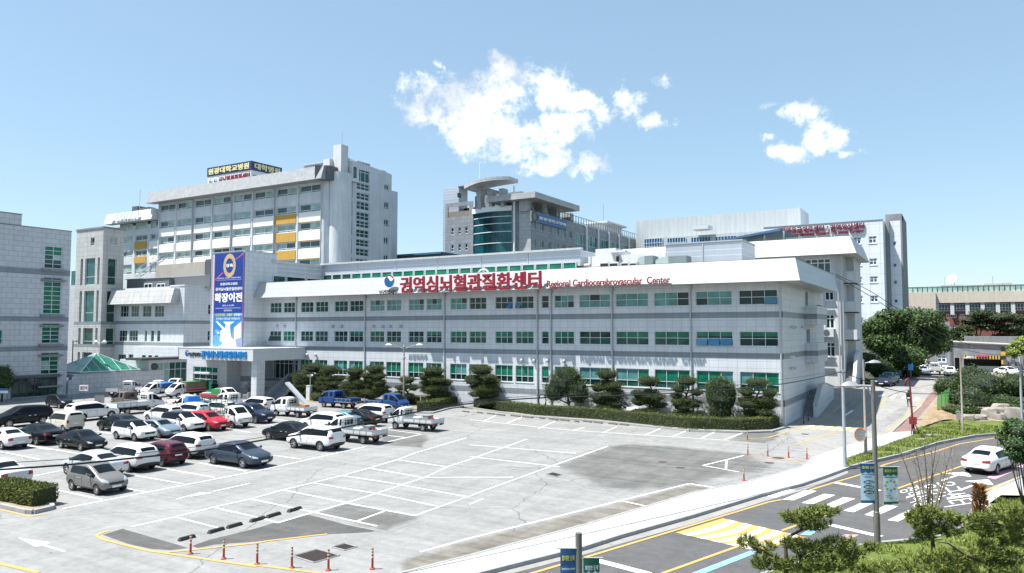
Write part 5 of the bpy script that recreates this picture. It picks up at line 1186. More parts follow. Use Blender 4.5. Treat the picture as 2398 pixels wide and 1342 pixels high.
for (a, b), (c, d) in zip(pl_, pl_[1:]): mb.quad((a, b, 0), (c, d, 0), (c, d, 38.2), (a, b, 38.2))
mb.build('round_corner', M_conc, wd_, ang=40)
Wch = Wall('y', YW+1.5); cx0, cx1 = Wch.u(779.5, 420), Wch.u(798, 420); mb = MB(); yq = Wall('x', cx1).u(814.5, 420); shed(mb, cx0, cx1, YW+1.5, yq, 36, Wch.z(790, 339), 0); mb.box((cx0-1.6, YW+.6, 36), (cx0-.02, YW+4, Wch.z(775, 374)), 0); mb.build('lift_shaft', M_render, wd_)
mb = MB()
zs_ = WG.z(815, 377); zg = [z for z in (0,)]
hs = []
for a, b in ((380, 427), (429, 446), (452, 469), (472, 492), (497, 516), (517, 534), (538, 557), (561, 578), (582, 600), (606, 620)): hs.append((WG.u(835, 480), WG.u(865.5, 480), WG.z(850, b), WG.z(850, a)))
for a, b in ((427, 463), (471, 506), (515, 550), (559, 594), (603, 620)): hs.append((WG.u(818, 500), WG.u(825, 500), WG.z(821, b), WG.z(821, a)))
for a, b in ((432, 447), (473, 490), (514, 531), (556, 573), (598, 612)): hs.append((WG.u(899.5, 500), WG.u(911, 500), WG.z(905, b), WG.z(905, a)))
facade(wd_, WG, ya, yb, 0, zs_-1.0, hs, M_conc, .3)
for k, h in enumerate(hs): window(wd_, WG, h, 3 if k < 10 else 1 if k < 15 else 2, (.5,) if k < 10 else (.33, .66) if k < 15 else (.25,), (lambda i, j: CURT if RN.random() < .6 else DEEP) if k < 10 else SLATE, .22, .12)
mb = MB(); shed(mb, XG-14, XG, ya, yb, 0, zs_-1.0, 0, fr=False, rt=False); mb.prism([(XG-.6, ya, zs_-1.02), (XG-.6, yb, zs_-1.02), (XG-.6, yb, zs_-.3), (XG-.6, ya, zs_+.6)], (.62, 0, 0), 0); u = WG.u(818, 440); mb.box((XG-.01, WG.u(813), WG.z(818, 425)), (XG+.9, WG.u(829), WG.z(818, 378)), 0); mb.box((XG+.9, WG.u(815.5), WG.z(818, 417)), (XG+.93, WG.u(823), WG.z(818, 391)), 1); mb.build('gable_shell', [M_conc, GT[SLATE]], wd_)
mb = MB(); p = WG.px(904, 394); mb.lathe([(.55, 0), (.55, .9), (1.1, 1.0), (1.1, 1.15), (.6, 1.5), (.01, 1.6)], (XG-1.2, p[0], zs_-1.2), 12); mb.build('roof_ventilator', M_dark, wd_, ang=40)
mb = MB(); pz = D(801, 339, 145); mb.tube([pz, pz+Vector((0, 0, 2.6))], .05, 5); pz = D(327, 490, 165); mb.tube([pz, pz+Vector((0, 0, 4.5))], .06, 5); mb.each('antenna_mast', M_steel, wd_)
mb = MB()
for i in range(16):
    x = Wall('y', 104).u(712+62*i/15, 390); z0 = Wall('y', 104).z(745, 397)
    mb.tube([(x, 104, z0-1), (x, 104, z0+1.3)], .06, 4)
x0_, x1_ = Wall('y', 104).u(712, 390), Wall('y', 104).u(774, 390)
for z in (.5, 1.3): mb.tube([(x0_, 104, z0+z), (x1_, 104, z0+z)], .05, 4)
mb.box((x0_, 104.1, z0-.5), (x1_, 106, z0+1.2)); mb.build('roof_railing', M_steel, wd_)
# lower western part of the ward block
WL2 = Wall('y', YW+.3); XL2 = WL2.u(262, 540); zl2 = WL2.z(365, 491)
lh = []; li = []
for a, b in ((276, 308), (311, 343), (346, 370)):
    for y0, y1 in ((520, 536), (550, 565), (585, 600), (617, 640)): lh.append((WL2.u(a+2), WL2.u(b-2), WL2.z(340, y1), WL2.z(340, y0))); li.append(a)
facade(wd_, WL2, WL2.u(273, 560), XLw, 0, zl2-3, lh, M_conc, .3)
for h in lh: window(wd_, WL2, h, 2, (.25,), lambda i, j: MINT if RN.random() < .6 else SLATE, .25, .12)
mb = MB()
for y0, y1, c in ((566, 583, 1), (601, 616, 1)): mb.wb(WL2, WL2.u(312), WL2.u(340), WL2.z(328, y1), WL2.z(328, y0), -.12, .0, c)
for y0, y1 in ((567, 584), (602, 616)):
    mb.wb(WL2, WL2.u(347), WL2.u(369), WL2.z(340, y1), WL2.z(340, y0), -.12, .0, 0)
mb.each('spandrel', [M_letterw, M_yelp], wd_)
mb = MB(); e0 = WL2.z(315, 522); mb.prism([(XL2, YW+.3, e0), (XL2, YW-1.7, e0), (XL2, YW-1, zl2), (XL2, YW+.5, zl2)], (XLw-XL2-.02, 0, 0)); shed(mb, XL2+3, XLw-.02, YW+.4, YW+18, 0, zl2-.2, fr=False); mb.build('west_eave', M_conc, wd_)
We = Wall('y', YW-1.9); lit('원광대학교병원', 271, 325.5, 496, 516, M_letterw, .15, .04, We, par=wd_); mb = MB(); u, z = We.px(263, 510); mb.disc(We.P(u, z, 0), .85, (0, -1, 0), 16); mb.disc(We.P(u+1.2, z+.2, 0), .5, (0, -1, 0), 12); mb.build('emblem', M_letterw, wd_)
mb = MB(); q = Wall('y', 108); mb.box((q.u(303), 108, zl2-2), (q.u(316), 112, q.z(310, 484))); mb.box((q.u(316), 108.2, zl2-1), (q.u(340), 110, q.z(325, 487))); mb.each('roof_tank', M_dark, wd_)
# rooftop sign box
YS = 112.0; WS = Wall('y', YS); sx0, sx1 = WS.u(479.5), WS.u(582); WSr = Wall('x', sx1); sy1 = WSr.u(659, 400)
sg = thing('rooftop_sign', 'navy rooftop sign box with pale yellow lettering on the ward block', 'sign', ((sx0+sx1)/2, YS+4, 38))
zb0, zb1, zb2 = WS.z(530, 432), WS.z(530, 407), WS.z(530, 386.5)
mb = MB(); shed(mb, sx0, sx1, YS, sy1, 37, zb1, 0); mb.build('white_board', M_render, sg); mb = MB(); shed(mb, sx0-.1, sx1+.1, YS-.1, sy1+.1, zb1, zb2, 0); mb.build('navy_board', M_navy, sg)
Wsf = Wall('y', YS-.14); mb = MB(); letter(mb, '원광대학교병원', Wsf, sx0+.5, sx1-.5, zb1+.35, zb2-.35, 0, .1, 0, .05); Wsr = Wall('x', sx1+.14); letter(mb, '대학병원', Wsr, YS+.8, sy1-.6, zb1+.35, zb2-.35, 0, .1, 0, .05); mb.build('sign_lettering', M_lettery, sg)
mb = MB(); zz = (zb1+zb0)/2; letter(mb, '심뇌혈관질환센터', Wall('y', YS-.03), sx0+(sx1-sx0)*.27, sx1-.4, zb1-2.1, zb1-.5, 0, .06, 0, .03); mb.build('sign_lettering', M_red, sg)
for t in (.06, .17): swirl(sg, Wall('y', YS-.03), sx0+(sx1-sx0)*t+.3, zb1-1.3, .55, 0, .05)
mb = MB(); mb.wb(WSr, YS+.6, YS+3.0, zb1-2.5, zb1-1.0, -.02, 0); mb.build('louvre', M_dark, sg)
# ---- F. blue roofed link and grey curved-glass block behind
lk = thing('link_roof', 'low blue metal roof between ward block and grey block', 'roof', (-95, 125, 0)); Wl = Wall('y', 122); mb = MB(); mb.box((Wl.u(905), 122, Wl.z(970, 598)), (Wl.u(1032), 130, Wl.z(970, 593.5))); mb.build('roof_sheet', M_blueroof, lk); mb = MB(); mb.box((Wl.u(905), 122.5, 10), (Wl.u(1032), 129, Wl.z(970, 598))); mb.build('wall', M_dark, lk)
YM = 130.0; WM = Wall('y', YM); XM = WM.u(1243, 520); WMr = Wall('x', XM)
md = thing('curved_glass_block', 'blue-grey stone hospital block with curved green glass bay and canopies on its roof', 'building', (-80, 140, 0))
ztm = WM.z(1150, 488)
wins = [(WM.u(x-3.2), WM.u(x+3.2), WM.z(x, y+16), WM.z(x, y)) for x, ys in ((1058.5, (534, 573)), (1075.5, (532.5, 571.5)), (1091.5, (531, 570.5))) for y in ys]
bal = (WM.u(1048), WM.u(1098), WM.z(1073, 508), WM.z(1073, 483))
facade(md, WM, WM.u(1042), WM.u(1108), 0, WM.z(1075, 474), wins+[bal], M_midg, .3)
for h in wins: window(md, WM, h, 1, (.45,), DARK, .18, .1, M_letterw)
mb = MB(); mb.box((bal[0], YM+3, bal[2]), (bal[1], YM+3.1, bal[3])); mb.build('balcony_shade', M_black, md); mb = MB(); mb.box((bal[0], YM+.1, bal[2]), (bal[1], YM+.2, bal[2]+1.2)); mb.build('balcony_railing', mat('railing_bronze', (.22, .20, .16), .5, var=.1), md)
mb = MB(); shed(mb, WM.u(1030), WM.u(1067), YM+1, Wall('x', WM.u(1067)).u(1095, 460), 0, Wall('y', YM+1).z(1050, 440), 0); mb.build('cladded_shaft', M_metal, md); mb = MB(); Wz = Wall('x', WM.u(1067)+.02); a, b = Wz.u(1070), Wz.u(1079); mb.wb(Wz, a, b, Wz.z(1075, 463), Wz.z(1075, 452), -.01, .0); mb.box((WM.u(1066), YM+.9, Wall('y', YM+1).z(1050, 440)-.2), (WM.u(1096)+1.2, YM+12, Wall('y', YM+1).z(1050, 440)+.1)); mb.build('shaft_trim', M_dark, md)
xa, xb = WM.u(1106), WM.u(1202); bul = 1.7; nseg = 16
def bay(t, o=0): x = xa+(xb-xa)*t; return (x, YM-bul*sin(pi*(.12+.76*t))+.9-o)
mb = MB(); fr_ = MB(); zs = [WM.z(1150, y) for y in (600, 571, 545, 526, 510, 498)]
zc = ztm
for i in range(nseg):
    (x0, y0), (x1, y1) = bay(i/nseg), bay((i+1)/nseg)
    for j in range(5): mb.quad((x0, y0, zs[j]), (x1, y1, zs[j]), (x1, y1, zs[j+1]), (x0, y0, zs[j+1]), 0 if (i in (5, 6, 7, 8, 9) and j < 4) else 1 if i < 11 else 2)
    for z in zs[1:-1]:
        (a, b), (c, d) = bay(i/nseg, .1), bay((i+1)/nseg, .1); fr_.quad((a, b, z-.07), (c, d, z-.07), (c, d, z+.07), (a, b, z+.07))
    (a, b), (c, d) = bay(i/nseg, .5), bay((i+1)/nseg, .5); fr_.quad((a, b, zs[-1]), (c, d, zs[-1]), (c, d, zs[-1]+1.0), (a, b, zs[-1]+1.0)); fr_.quad((a, b, zs[-1]+1.0), (c, d, zs[-1]+1.0), (c, d+3, zs[-1]+1.0), (a, b+3, zs[-1]+1.0)); fr_.quad((a, b, zs[-1]), (a, b+.5, zs[-1]), (c, d+.5, zs[-1]), (c, d, zs[-1]))
mb.build('curved_glazing', [glass('bay_dark', (.004, .03, .036), .05), glass('bay_teal', (.008, .065, .078), .05), glass('bay_light', (.015, .11, .12), .05)], md); fr_.each('glazing_band', M_letterw, md)
mb = MB(); mb.box((WM.u(1096), YM+2.5, 20), (WM.u(1206), YM+6, WM.z(1150, 463)+1.2)); mb.build('parapet_wall', M_midg, md)
mb = MB()
for x in (1130, 1156, 1183):
    u = WM.u(x, 470); mb.hexa([(u-.35, YM-1.2, zs[-1]+.8), (u+.35, YM-1.2, zs[-1]+.8), (u+.35, YM-.2, zs[-1]+.8), (u-.35, YM-.2, zs[-1]+.8), (u-.6, YM-1.6, WM.z(1150, 448)), (u+.6, YM-1.6, WM.z(1150, 448)), (u+.6, YM+.2, WM.z(1150, 448)), (u-.6, YM+.2, WM.z(1150, 448))])
mb.each('tapered_pillar', M_midl, md)
mb = MB(); zq = WM.z(1150, 448); cu = [(WM.u(1103+107*i/14, 445), YM-2.2-2.6*sin(pi*(.05+.85*i/14)), zq+.9+1.2*sin(pi*.5*i/14)*.6) for i in range(15)]
for (x0, y0, z0), (x1, y1, z1) in zip(cu, cu[1:]): mb.hexa([(x0, y0, z0-.35), (x1, y1, z1-.35), (x1, YM+.6, z1-.45), (x0, YM+.6, z0-.45), (x0, y0, z0+.35), (x1, y1, z1+.35), (x1, YM+.6, z1+.35), (x0, YM+.6, z0+.35)])
mb.build('curved_canopy', M_midl, md)
mb = MB(); mb.box((WM.u(1200), YM-.3, 0), (WM.u(1214), YM+6, WM.z(1210, 455))); mb.build('dark_pier', M_midg, md); mb = MB(); u = WM.u(1208); mb.tube([(u, YM-.6, 15), (u, YM-.6, WM.z(1208, 436))], .22, 8); u = WM.u(1135); mb.tube([(u, YM-2, zq+1), (u, YM-2, zq+6)], .06, 5); mb.each('flue_pipe', M_letterw, md)
zr = WM.z(1243, 492)
facade(md, WM, WM.u(1213), XM, 0, zr, [], M_midl)
yend = WMr.u(1500, 560); mh = []
for x in (1251, 1270, 1287.5, 1305, 1320.5, 1336):
    for y in (520+(x-1251)*.26, 561+(x-1251)*.17): mh.append((WMr.u(x-3.7, y), WMr.u(x+3.7, y), WMr.z(x, y+16.5), WMr.z(x, y)))
ck = (WMr.u(1347, 550), yend-1, 6, zr-2.2)
facade(md, WMr, YM, yend, 0, zr, mh+[ck], M_midg, .3)
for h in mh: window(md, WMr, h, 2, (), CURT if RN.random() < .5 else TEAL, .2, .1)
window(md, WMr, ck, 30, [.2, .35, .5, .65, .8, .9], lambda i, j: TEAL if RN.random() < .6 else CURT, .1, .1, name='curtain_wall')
mb = MB()
for x in (1372, 1399.5, 1424.5, 1448, 1471): u = WMr.u(x, 550); mb.wb(WMr, u-.35, u+.35, 10, zr, -.3, 0)
mb.each('curtain_rib', M_frame, md)
mb = MB(); shed(mb, WM.u(1042), XM, YM, yend, 0, zr-.1, 0, fr=False, rt=False, tmi=1); mb.build('rear_shell', [M_midg, M_roof], md)
Wcp = Wall('x', XM+3.2); ca, cb = YM-2.5, Wcp.u(1365, 488); zc0 = Wcp.z(1365, 494)
mb = MB(); mb.box((XM-9, YM-2.5, zc0), (XM+2.4, cb, zc0+1.2)); mb.build('roof_canopy', M_midl, md)
mb = MB()
for x in (1241, 1276, 1308, 1339): u = Wall('x', XM-.3).u(x, 490); mb.box((XM-2.4, u-.9, zr-.2), (XM-.3, u+.9, zc0))
mb.each('canopy_pillar', M_midl, md)
mb = MB(); u0, u1 = YM+.3, yend; k = 44
for i in range(k+1): u = u0+(u1-u0)*i/k; mb.box((XM-.12, u-.06, zr), (XM-.02, u+.06, zr+1.5))
for z in (.2, 1.45): mb.box((XM-.1, u0, zr+z), (XM-.04, u1, zr+z+.1))
mb.build('roof_railing', M_dark, md)
sb = MB(); Wsg = Wall('x', XM+.25); a, b, c = Wsg.u(1243.5, 500), Wsg.u(1257, 505), Wsg.u(1326, 525); z0, z1 = Wsg.z(1290, 528), Wsg.z(1290, 503)
z0, z1 = Wsg.z(1245, 517.5), Wsg.z(1245, 494)
sb.wb(Wsg, a, b, z0, z1, -.1, .2, 1); sb.wb(Wsg, b, c, z0, z1, -.1, .2, 0); sb.build('sign_board', [M_boardblue, M_letterw], md)
sb = MB(); letter(sb, '원광대학교병원', Wsg, b+.6, c-.5, z0+.7, z1-.7, -.12, .1, 0, .05); sb.build('sign_lettering', M_letterw, md)
sb = MB(); sb.lathe([(0.001, 0), (1.15, 0), (1.3, .05)], ((XM+.37), (a+b)/2, (z0+z1)/2), 20, 0, 'x'); sb.lathe([(.001, 0), (.75, 0)], ((XM+.40), (a+b)/2, (z0+z1)/2), 18, 1, 'x'); sb.build('emblem', [M_framed, M_concg], md)
mb = MB(); Wr_ = Wall('x', XM-4); mb.box((XM-9, Wr_.u(1418, 530), zr), (XM-4, Wr_.u(1456, 530), zr+3.4)); mb.box((XM-9.6, Wr_.u(1414, 530), zr+3.4), (XM-3.0, Wr_.u(1460, 530), zr+3.8)); mb.each('roof_house', M_render, md)
mb = MB(); p = D(1413, 520, 230); mb.tube([p, p+Vector((0, 0, 5.5))], .09, 5); mb.build('roof_mast', M_steel, md)
# ---- G. white emergency block at the right
YEm = 165.0; WEm = Wall('y', YEm); em = thing('emergency_block', 'white tiled block with dark red centre lettering and small blue windows at the right', 'building', (-20, 180, 0))
M_wt = panel('white_tiles', (.70, .74, .79), (.48, .51, .56), 2.0, 2.0, .04, .02, .45, 0, .05)
xa, xb = WEm.u(1790, 620), WEm.u(2070, 620); zt = WEm.z(2066, 515); eh = []
for x0, x1 in ((1934, 1952), (1965, 1982), (2000, 2019), (2036.5, 2055)):
    for y0, y1 in ((553, 570), (605, 621), (647, 662), (692, 708), (743, 758)): eh.append((WEm.u(x0, 640), WEm.u(x1, 640), WEm.z(2046, y1), WEm.z(2046, y0)))
facade(em, WEm, xa, xb, 0, zt, eh, M_wt, .3)
for h in eh: window(em, WEm, h, 2, (.62,), BLUE, .2, .14, M_letterw, sill=.1)
mb = MB(); shed(mb, xa, xb, YEm, YEm+30, 0, zt-.05, 0, fr=False); mb.box((xa-.1, YEm-.1, zt), (xb+.1, YEm+.4, zt+.15), 1); mb.build('rear_shell', [M_wt, M_concg], em)
W2_ = Wall('y', YEm+6); x2a, x2b = xb, W2_.u(2111, 620); zt2 = W2_.z(2095, 517); sh = [(W2_.u(2093), W2_.u(2103), W2_.z(2098, y+10), W2_.z(2098, y)) for y in (565, 616, 656, 700)]
facade(em, W2_, xb-.01, x2b, 0, zt2, sh, M_wt, .3)
for h in sh: window(em, W2_, h, 1, (), BLUE, .2, .14)
mb = MB(); shed(mb, xb, W2_.u(2117.5), YEm+6.5, YEm+22, 0, W2_.z(2090, 503)+.2, 0); mb.box((xb+.5, YEm+6.2, zt2), (W2_.u(2117.5), YEm+10, W2_.z(2090, 503)), 0); mb.box((x2b, YEm+6, 0), (W2_.u(2117.5), YEm+6.4, zt2), 0); u = W2_.u(2077); mb.box((xb-.2, YEm+5.2, 0), (xb+.8, YEm+5.99, zt2), 0); mb.build('lift_core', M_concg, em)
We = Wall('y', YEm-.15); 
def lt2(s, x0, x1, y0, y1, b): 
    mb = MB(); z0, z1 = We.z(1985, y1), We.z(1985, y0); letter(mb, s, We, We.u(x0, 540), We.u(x1, 540), z0, z1, 0, .2, 0, b); mb.build('sign_lettering', M_redd, em)
lt2('권역응급의료센터 / 권역외상센터', 1828, 2024, 524, 537.5, .05); lt2('Emergency Medical Center / Trauma Center', 1825, 2023, 538.5, 548.5, .03)
YB_ = 185.0; WB_ = Wall('y', YB_); x0, x1 = WB_.u(1490.5), WB_.u(1879)
mb = MB(); zq = WB_.z(1879, 486); shed(mb, x0, x1, YB_, Wall('x', x1).u(1894, 520), 0, zq, 0); mb.build('metal_hall', M_metal2, em)
mb = MB(); Wd = Wall('y', YB_-5)
shed(mb, Wd.u(1500), Wd.u(1800), YB_-5, YB_, 0, Wd.z(1650, 550), 0)
mb.build('low_hall', M_metal2, em)
for a, b in ((1510, 1553.5), (1564, 1609), (1620, 1667), (1677, 1728), (1740, 1790)):
    h = (Wd.u(a), Wd.u(b), Wd.z((a+b)/2, 586), Wd.z((a+b)/2, 558-(a-1510)*.035)); window(em, Wall('y', YB_-5.2), h, 7, (.3, .6), BLUE, .02, .12, name='ribbon_window')
mb = MB(); mb.box((Wd.u(1634), YB_-9, Wd.z(1654, 541)), (Wd.u(1672), YB_-5.1, Wd.z(1654, 532))); mb.build('duct_hood', M_frame, em)
# timber-screened terrace roof
tr_ = thing('terrace_canopy', 'blue sheet roof on posts over a timber screen before the emergency block', 'canopy', (-35, 120, 15)); Wt = Wall('y', 122)
x0, x1 = Wt.u(1704, 560), Wt.u(1830, 550); z1, z0 = Wt.z(1790, 546), Wt.z(1790, 552)
mb = MB(); mb.hexa([(x0, 121, z0-.5), (x1, 121, z0+.5), (x1+1, 129, z0+.2), (x0, 129, z0-.5), (x0, 121, z0-.2), (x1, 121, z0+.9), (x1+1, 129, z0+.5), (x0, 129, z0-.2)]); mb.build('roof_sheet', M_blueroof, tr_)
mb = MB()
for x in (1747, 1793, 1838): u = Wt.u(x); mb.box((u-.12, 122, 14), (u+.12, 122.24, z0+.6))
mb.each('post', M_steel, tr_); mb = MB(); mb.box((Wt.u(1750), 124, 14), (Wt.u(1845), 124.2, z0-.6)); mb.build('timber_screen', mat('timber', (.36, .30, .17), .8, var=.2), tr_)
mb = MB()
for i in range(20): u = Wt.u(1770+110*i/19); mb.box((u-.05, 121.9, 13.5), (u+.05, 121.95, Wt.z(1800, 568)+.6))
mb.build('green_railing', mat('green_net', (.20, .42, .22), .7, var=.1), tr_)
# ---- H. white balcony building just right of the main building
YI = 103.0; WI = Wall('y', YI); bi = thing('balcony_building', 'white rendered building with sloped eave and stacked corner balconies behind the main building', 'building', (-20, 108, 1))
XI = WI.u(1974, 700); zso = WI.z(1950, 598)
ih = []
for x0, x1 in ((1886, 1948),): ih.append((WI.u(x0), WI.u(x1), WI.z(1930, 640), WI.z(1930, 605)))
for y0, y1 in ((672, 704), (736, 770), (801, 836)): ih.append((WI.u(1931), WI.u(1953.5), WI.z(1940, y1), WI.z(1940, y0)))
facade(bi, WI, -30, XI, 0, zso, ih, M_render, .25)
for k, h in enumerate(ih): window(bi, WI, h, 4 if k == 0 else 2, (.70,), SLATE if k == 0 else DARK, .18, .12, M_letterw, sill=.08)
WIr = Wall('x', XI); yi2 = WIr.u(2003, 700)
mb = MB(); shed(mb, -30, XI, YI, YI+12, 0, zso, 0, fr=False); mb.box((XI, YI+4.2, 0), (XI+.9, YI+11.9, zso)); mb.build('rear_shell', M_render, bi)
fascia_run(bi, [lambda o: (-42, YI-o), lambda o: (XI+o, YI-o), lambda o: (XI+o, YI+14)], [(1.9, zso), (1.1, zso+2.25), (-.3, zso+2.25), (-.3, zso)], M_render, 'eave')
for y0, y1 in ((635, 665), (706, 733), (772, 798), ):
    a, b = Wall('y', YI+1.0).u(1974, 700), Wall('y', YI+1.0).u(2002, 700); mb = MB(); W_ = Wall('y', YI+1.0); mb.box((XI+.01, YI+1.0, W_.z(1988, y1)), (b, YI+1.15, W_.z(1988, y0))); mb.box((b, YI+1.0, W_.z(1988, y1)), (b+.15, YI+4, W_.z(1988, y0))); mb.box((XI+.01, YI+1.0, W_.z(1988, y1)-.02), (b+.15, YI+4, W_.z(1988, y1)+.15)); mb.build('balcony', M_render, bi)
mb = MB(); u = WI.u(1964); mb.tube([(u, YI-.3, 1.7), (u, YI-.3, zso)], .1, 8); mb.build('downpipe', M_steel, bi)
mb = MB(); u, z = WI.px(1939, 779); mb.box((u-.75, YI-.75, z-.55), (u+.75, YI-.1, z+.55)); mb.lathe([(.4, 0), (.4, .03), (.001, .03)], (0, 0, 0), 16, 1); mb.v[8:] = [(u-.1+a, YI-.76-c, z+b) for a, b, c in mb.v[8:]]; mb.build('condenser_unit', [M_frame, M_dark], bi)
mb = MB()
for y0 in (655, 676, 720, 790, 812): u, z = WI.px(1930, y0); mb.box((u-1.3, YI-1.2, z), (u+.3, YI-.9, z+.08)); 
mb.each('bracket_rack', M_framed, bi)
mb = MB(); W_ = Wall('y', YI+.5)
for i in range(12): mb.box((W_.u(1977), YI-.9+i*.32, 1.6), (W_.u(1993), YI-.9+(i+1)*.32, 2.0+i*.24))
mb.build('outside_steps', M_concg, bi)
mb = MB(); p0 = W_.px(1996, 897); mb.prism([(W_.u(1994), YI-.9, 1.6), (W_.u(1994), YI+4, 1.6), (W_.u(1994), YI+4, 6.2), (W_.u(1994), YI+1.8, 5.6), (W_.u(1994), YI-.9, 2.5)], (.4, 0, 0)); mb.build('stair_parapet', M_render, bi)
# ---- I. red brick college and its concrete annexe far right
YR = 205.0; WRb = Wall('y', YR); rb = thing('brick_college', 'long red brick building with pale upper storey and glass roof rail at the far right', 'building', (60, 215, 0))
x0, x1 = WRb.u(2105), WRb.u(2470, 700); xj = WRb.u(2192); mb = MB(); zt, zm = WRb.z(2250, 684), WRb.z(2260, 709)
shed(mb, x0, xj, YR-3, YR+10, 0, zt); mb.quad((xj, YR-1, zm), (x1, YR-1, zm), (x1, YR-1, zt), (xj, YR-1, zt)); mb.quad((xj, YR-1, zt), (x1, YR-1, zt), (x1, YR+10, zt), (xj, YR+10, zt)); mb.quad((xj, YR-1, zm), (xj, YR+3, zm), (x1, YR+3, zm), (x1, YR-1, zm)); mb.build('upper_wall', mat('warm_stone', (.62, .55, .47), .85, var=.06, streak=.12), rb)
hh = []; a = 2197
for i in range(8): hh.append((WRb.u(a+i*35.5), WRb.u(a+i*35.5+29), WRb.z(2260, 728.5), WRb.z(2260, 711)))
lo = [(WRb.u(x), WRb.u(x+11), WRb.z(2230, y+10), WRb.z(2230, y)) for x in (2214, 2228, 2246, 2262) for y in (735, 761)]
facade(rb, WRb, xj, x1, 0, zm, hh+lo, M_brick, .3)
for h in hh: window(rb, WRb, h, 4, (.4,), SLATE if RN.random() < .5 else CURT, .2, .15)
for h in lo: window(rb, WRb, h, 2, (), CURT, .2, .15, M_letterw)
mb = MB()
for i in range(9): u = WRb.u(a+i*35.5-3.2); mb.box((u-.4, YR-.8, WRb.z(2260, 737)), (u+.4, YR-.02, zm))
mb.each('white_pier', M_render, rb)
mb = MB(); z = zt; n = 30
for i in range(n): u0, u1 = x0+(x1-x0)*i/n, x0+(x1-x0)*(i+1)/n; mb.box((u0+.15, YR-.6, z+.2), (u1-.15, YR-.5, z+1.15), 0); mb.box((u0-.12, YR-.65, z), (u0+.12, YR-.45, z+1.35), 1)
mb.box((x0, YR-.66, z+1.2), (x1, YR-.44, z+1.4), 1); mb.build('glass_parapet', [GT[MINT], GT[CURT]], rb)
mb = MB()
for a, b, y in ((2203, 2260, 668), (2264, 2303, 669), (2308, 2350, 667), (2352, 2374, 666)): mb.box((WRb.u(a), YR+4, zt), (WRb.u(b), YR+9, WRb.z(2290, y)+.4))
mb.each('roof_house', M_beige, rb)
mb = MB(); p = D(2228, 666, 236); mb.disc(p+Vector((0, 0, 1.6)), 1.7, (-.45, -.75, .45), 18); mb.disc(p+Vector((.02, .05, 1.58)), 1.7, (.45, .75, -.45), 18); mb.tube([p, p+Vector((0, 0, 1))], .12, 5); mb.build('satellite_dish', M_letterw, rb)
mb = MB()
for x, y in ((2213, 648), (2235, 640), (2325, 645)): p = D(x, 668, 236); mb.tube([p, p+Vector((0, 0, (668-y)*.125))], .07, 4)
mb.each('antenna_mast', M_steel, rb)
mb = MB(); p = D(2331, 677, 226); mb.prism([p+Vector((-5, 0, -1.5)), p+Vector((6, 0, -1.5)), p+Vector((5, 0, -.2)), p+Vector((2, 0, .6)), p+Vector((-3, 0, .4))], (0, 4, 0)); mb.build('white_tent', M_letterw, rb)
YK = 150.0; WK = Wall('y', YK); an = thing('concrete_annexe', 'grey concrete block retaining building with ramp wall and garage opening at the far right', 'building', (35, 155, 1.7))
M_kb = panel('concrete_blocks', (.27, .275, .285), (.2, .205, .21), 1.4, .7, .03, .12, .85, .5, .2)
u = lambda x: WK.u(x, 820)
gar = (u(2256), u(2344), 1.7, WK.z(2300, 841)); kh = [(u(2146), u(2170), WK.z(2160, 849), WK.z(2160, 834)), (u(2193), u(2216), WK.z(2205, 849), WK.z(2205, 832)), (u(2235), u(2249), 1.7, WK.z(2240, 838))]
def kx(mb): mb.poly([WK.P(u(2225), WK.z(2225, 812)), WK.P(u(2470), WK.z(2225, 812)), WK.P(u(2470), WK.z(2398, 824)), WK.P(u(2398), WK.z(2398, 824)), WK.P(u(2225), WK.z(2225, 800))][:2]+[WK.P(u(2470), WK.z(2225, 812)+.01), WK.P(u(2225), WK.z(2225, 801))])
facade(an, WK, u(2005), u(2470), 0, WK.z(2225, 812), kh+[gar], M_kb, .5)
mb = MB(); mb.prism([WK.P(u(2220), WK.z(2225, 812)), WK.P(u(2420), WK.z(2225, 812)), WK.P(u(2225), WK.z(2225, 801))], (0, 2, 0)); mb.build('ramp_wall', M_kb, an); mb = MB(); mb.tube([WK.P(u(2222), WK.z(2225, 800), -.1), WK.P(u(2420), WK.z(2225, 812)+.3, -.1)], .25, 6); mb.build('ramp_coping', M_beige, an)
for h in kh[:2]: window(an, WK, h, 2, (.6,), BLUE, .2, .16, M_letterw)
mb = MB(); mb.box((gar[0], YK+3, 1.6), (gar[1], YK+3.2, gar[3]), 0); mb.box((gar[0]+(gar[1]-gar[0])*.35, YK+1.2, 1.6), (gar[1], YK+1.4, gar[3]-1.2), 1); mb.box((u(2235), YK+1, 1.6), (u(2249), YK+1.2, 6), 0); mb.build('garage_interior', [M_black, M_granD], an)
mb = MB(); n = 26
for i in range(n): a, b = gar[0]+(gar[1]-gar[0])*i/n, gar[0]+(gar[1]-gar[0])*(i+1)/n; mb.box((a, YK-.15, gar[3]), (b, YK-.02, gar[3]+.55), i % 2)
for i in range(6): mb.box((gar[1], YK-.15, 1.7+i*.7), (gar[1]+.6, YK-.02, 1.7+(i+1)*.7), i % 2)
mb.build('height_bar', [mat('hazard_yellow', (.6, .38, .03), .6, var=0), M_black], an)
mb = MB(); mb.box((u(2286), YK-.3, WK.z(2300, 835)), (u(2313), YK-.1, WK.z(2300, 831))); mb.build('pink_sign', mat('pink_sign', (.55, .06, .20), .5, var=0), an)
mb = MB(); shed(mb, u(2005), u(2470), YK, YK+12, 0, WK.z(2225, 812)-.2, 0, fr=False); mb.box((u(2196), YK+2, 5), (u(2226), YK+8, WK.z(2210, 753)), 1); mb.build('rear_shell', [M_roof, M_concg], an)
mb = MB(); W7 = Wall('y', 175); mb.box((W7.u(2255), 175, 0), (W7.u(2470), 180, W7.z(2300, 788))); mb.build('upper_retaining_wall', M_concg, an)
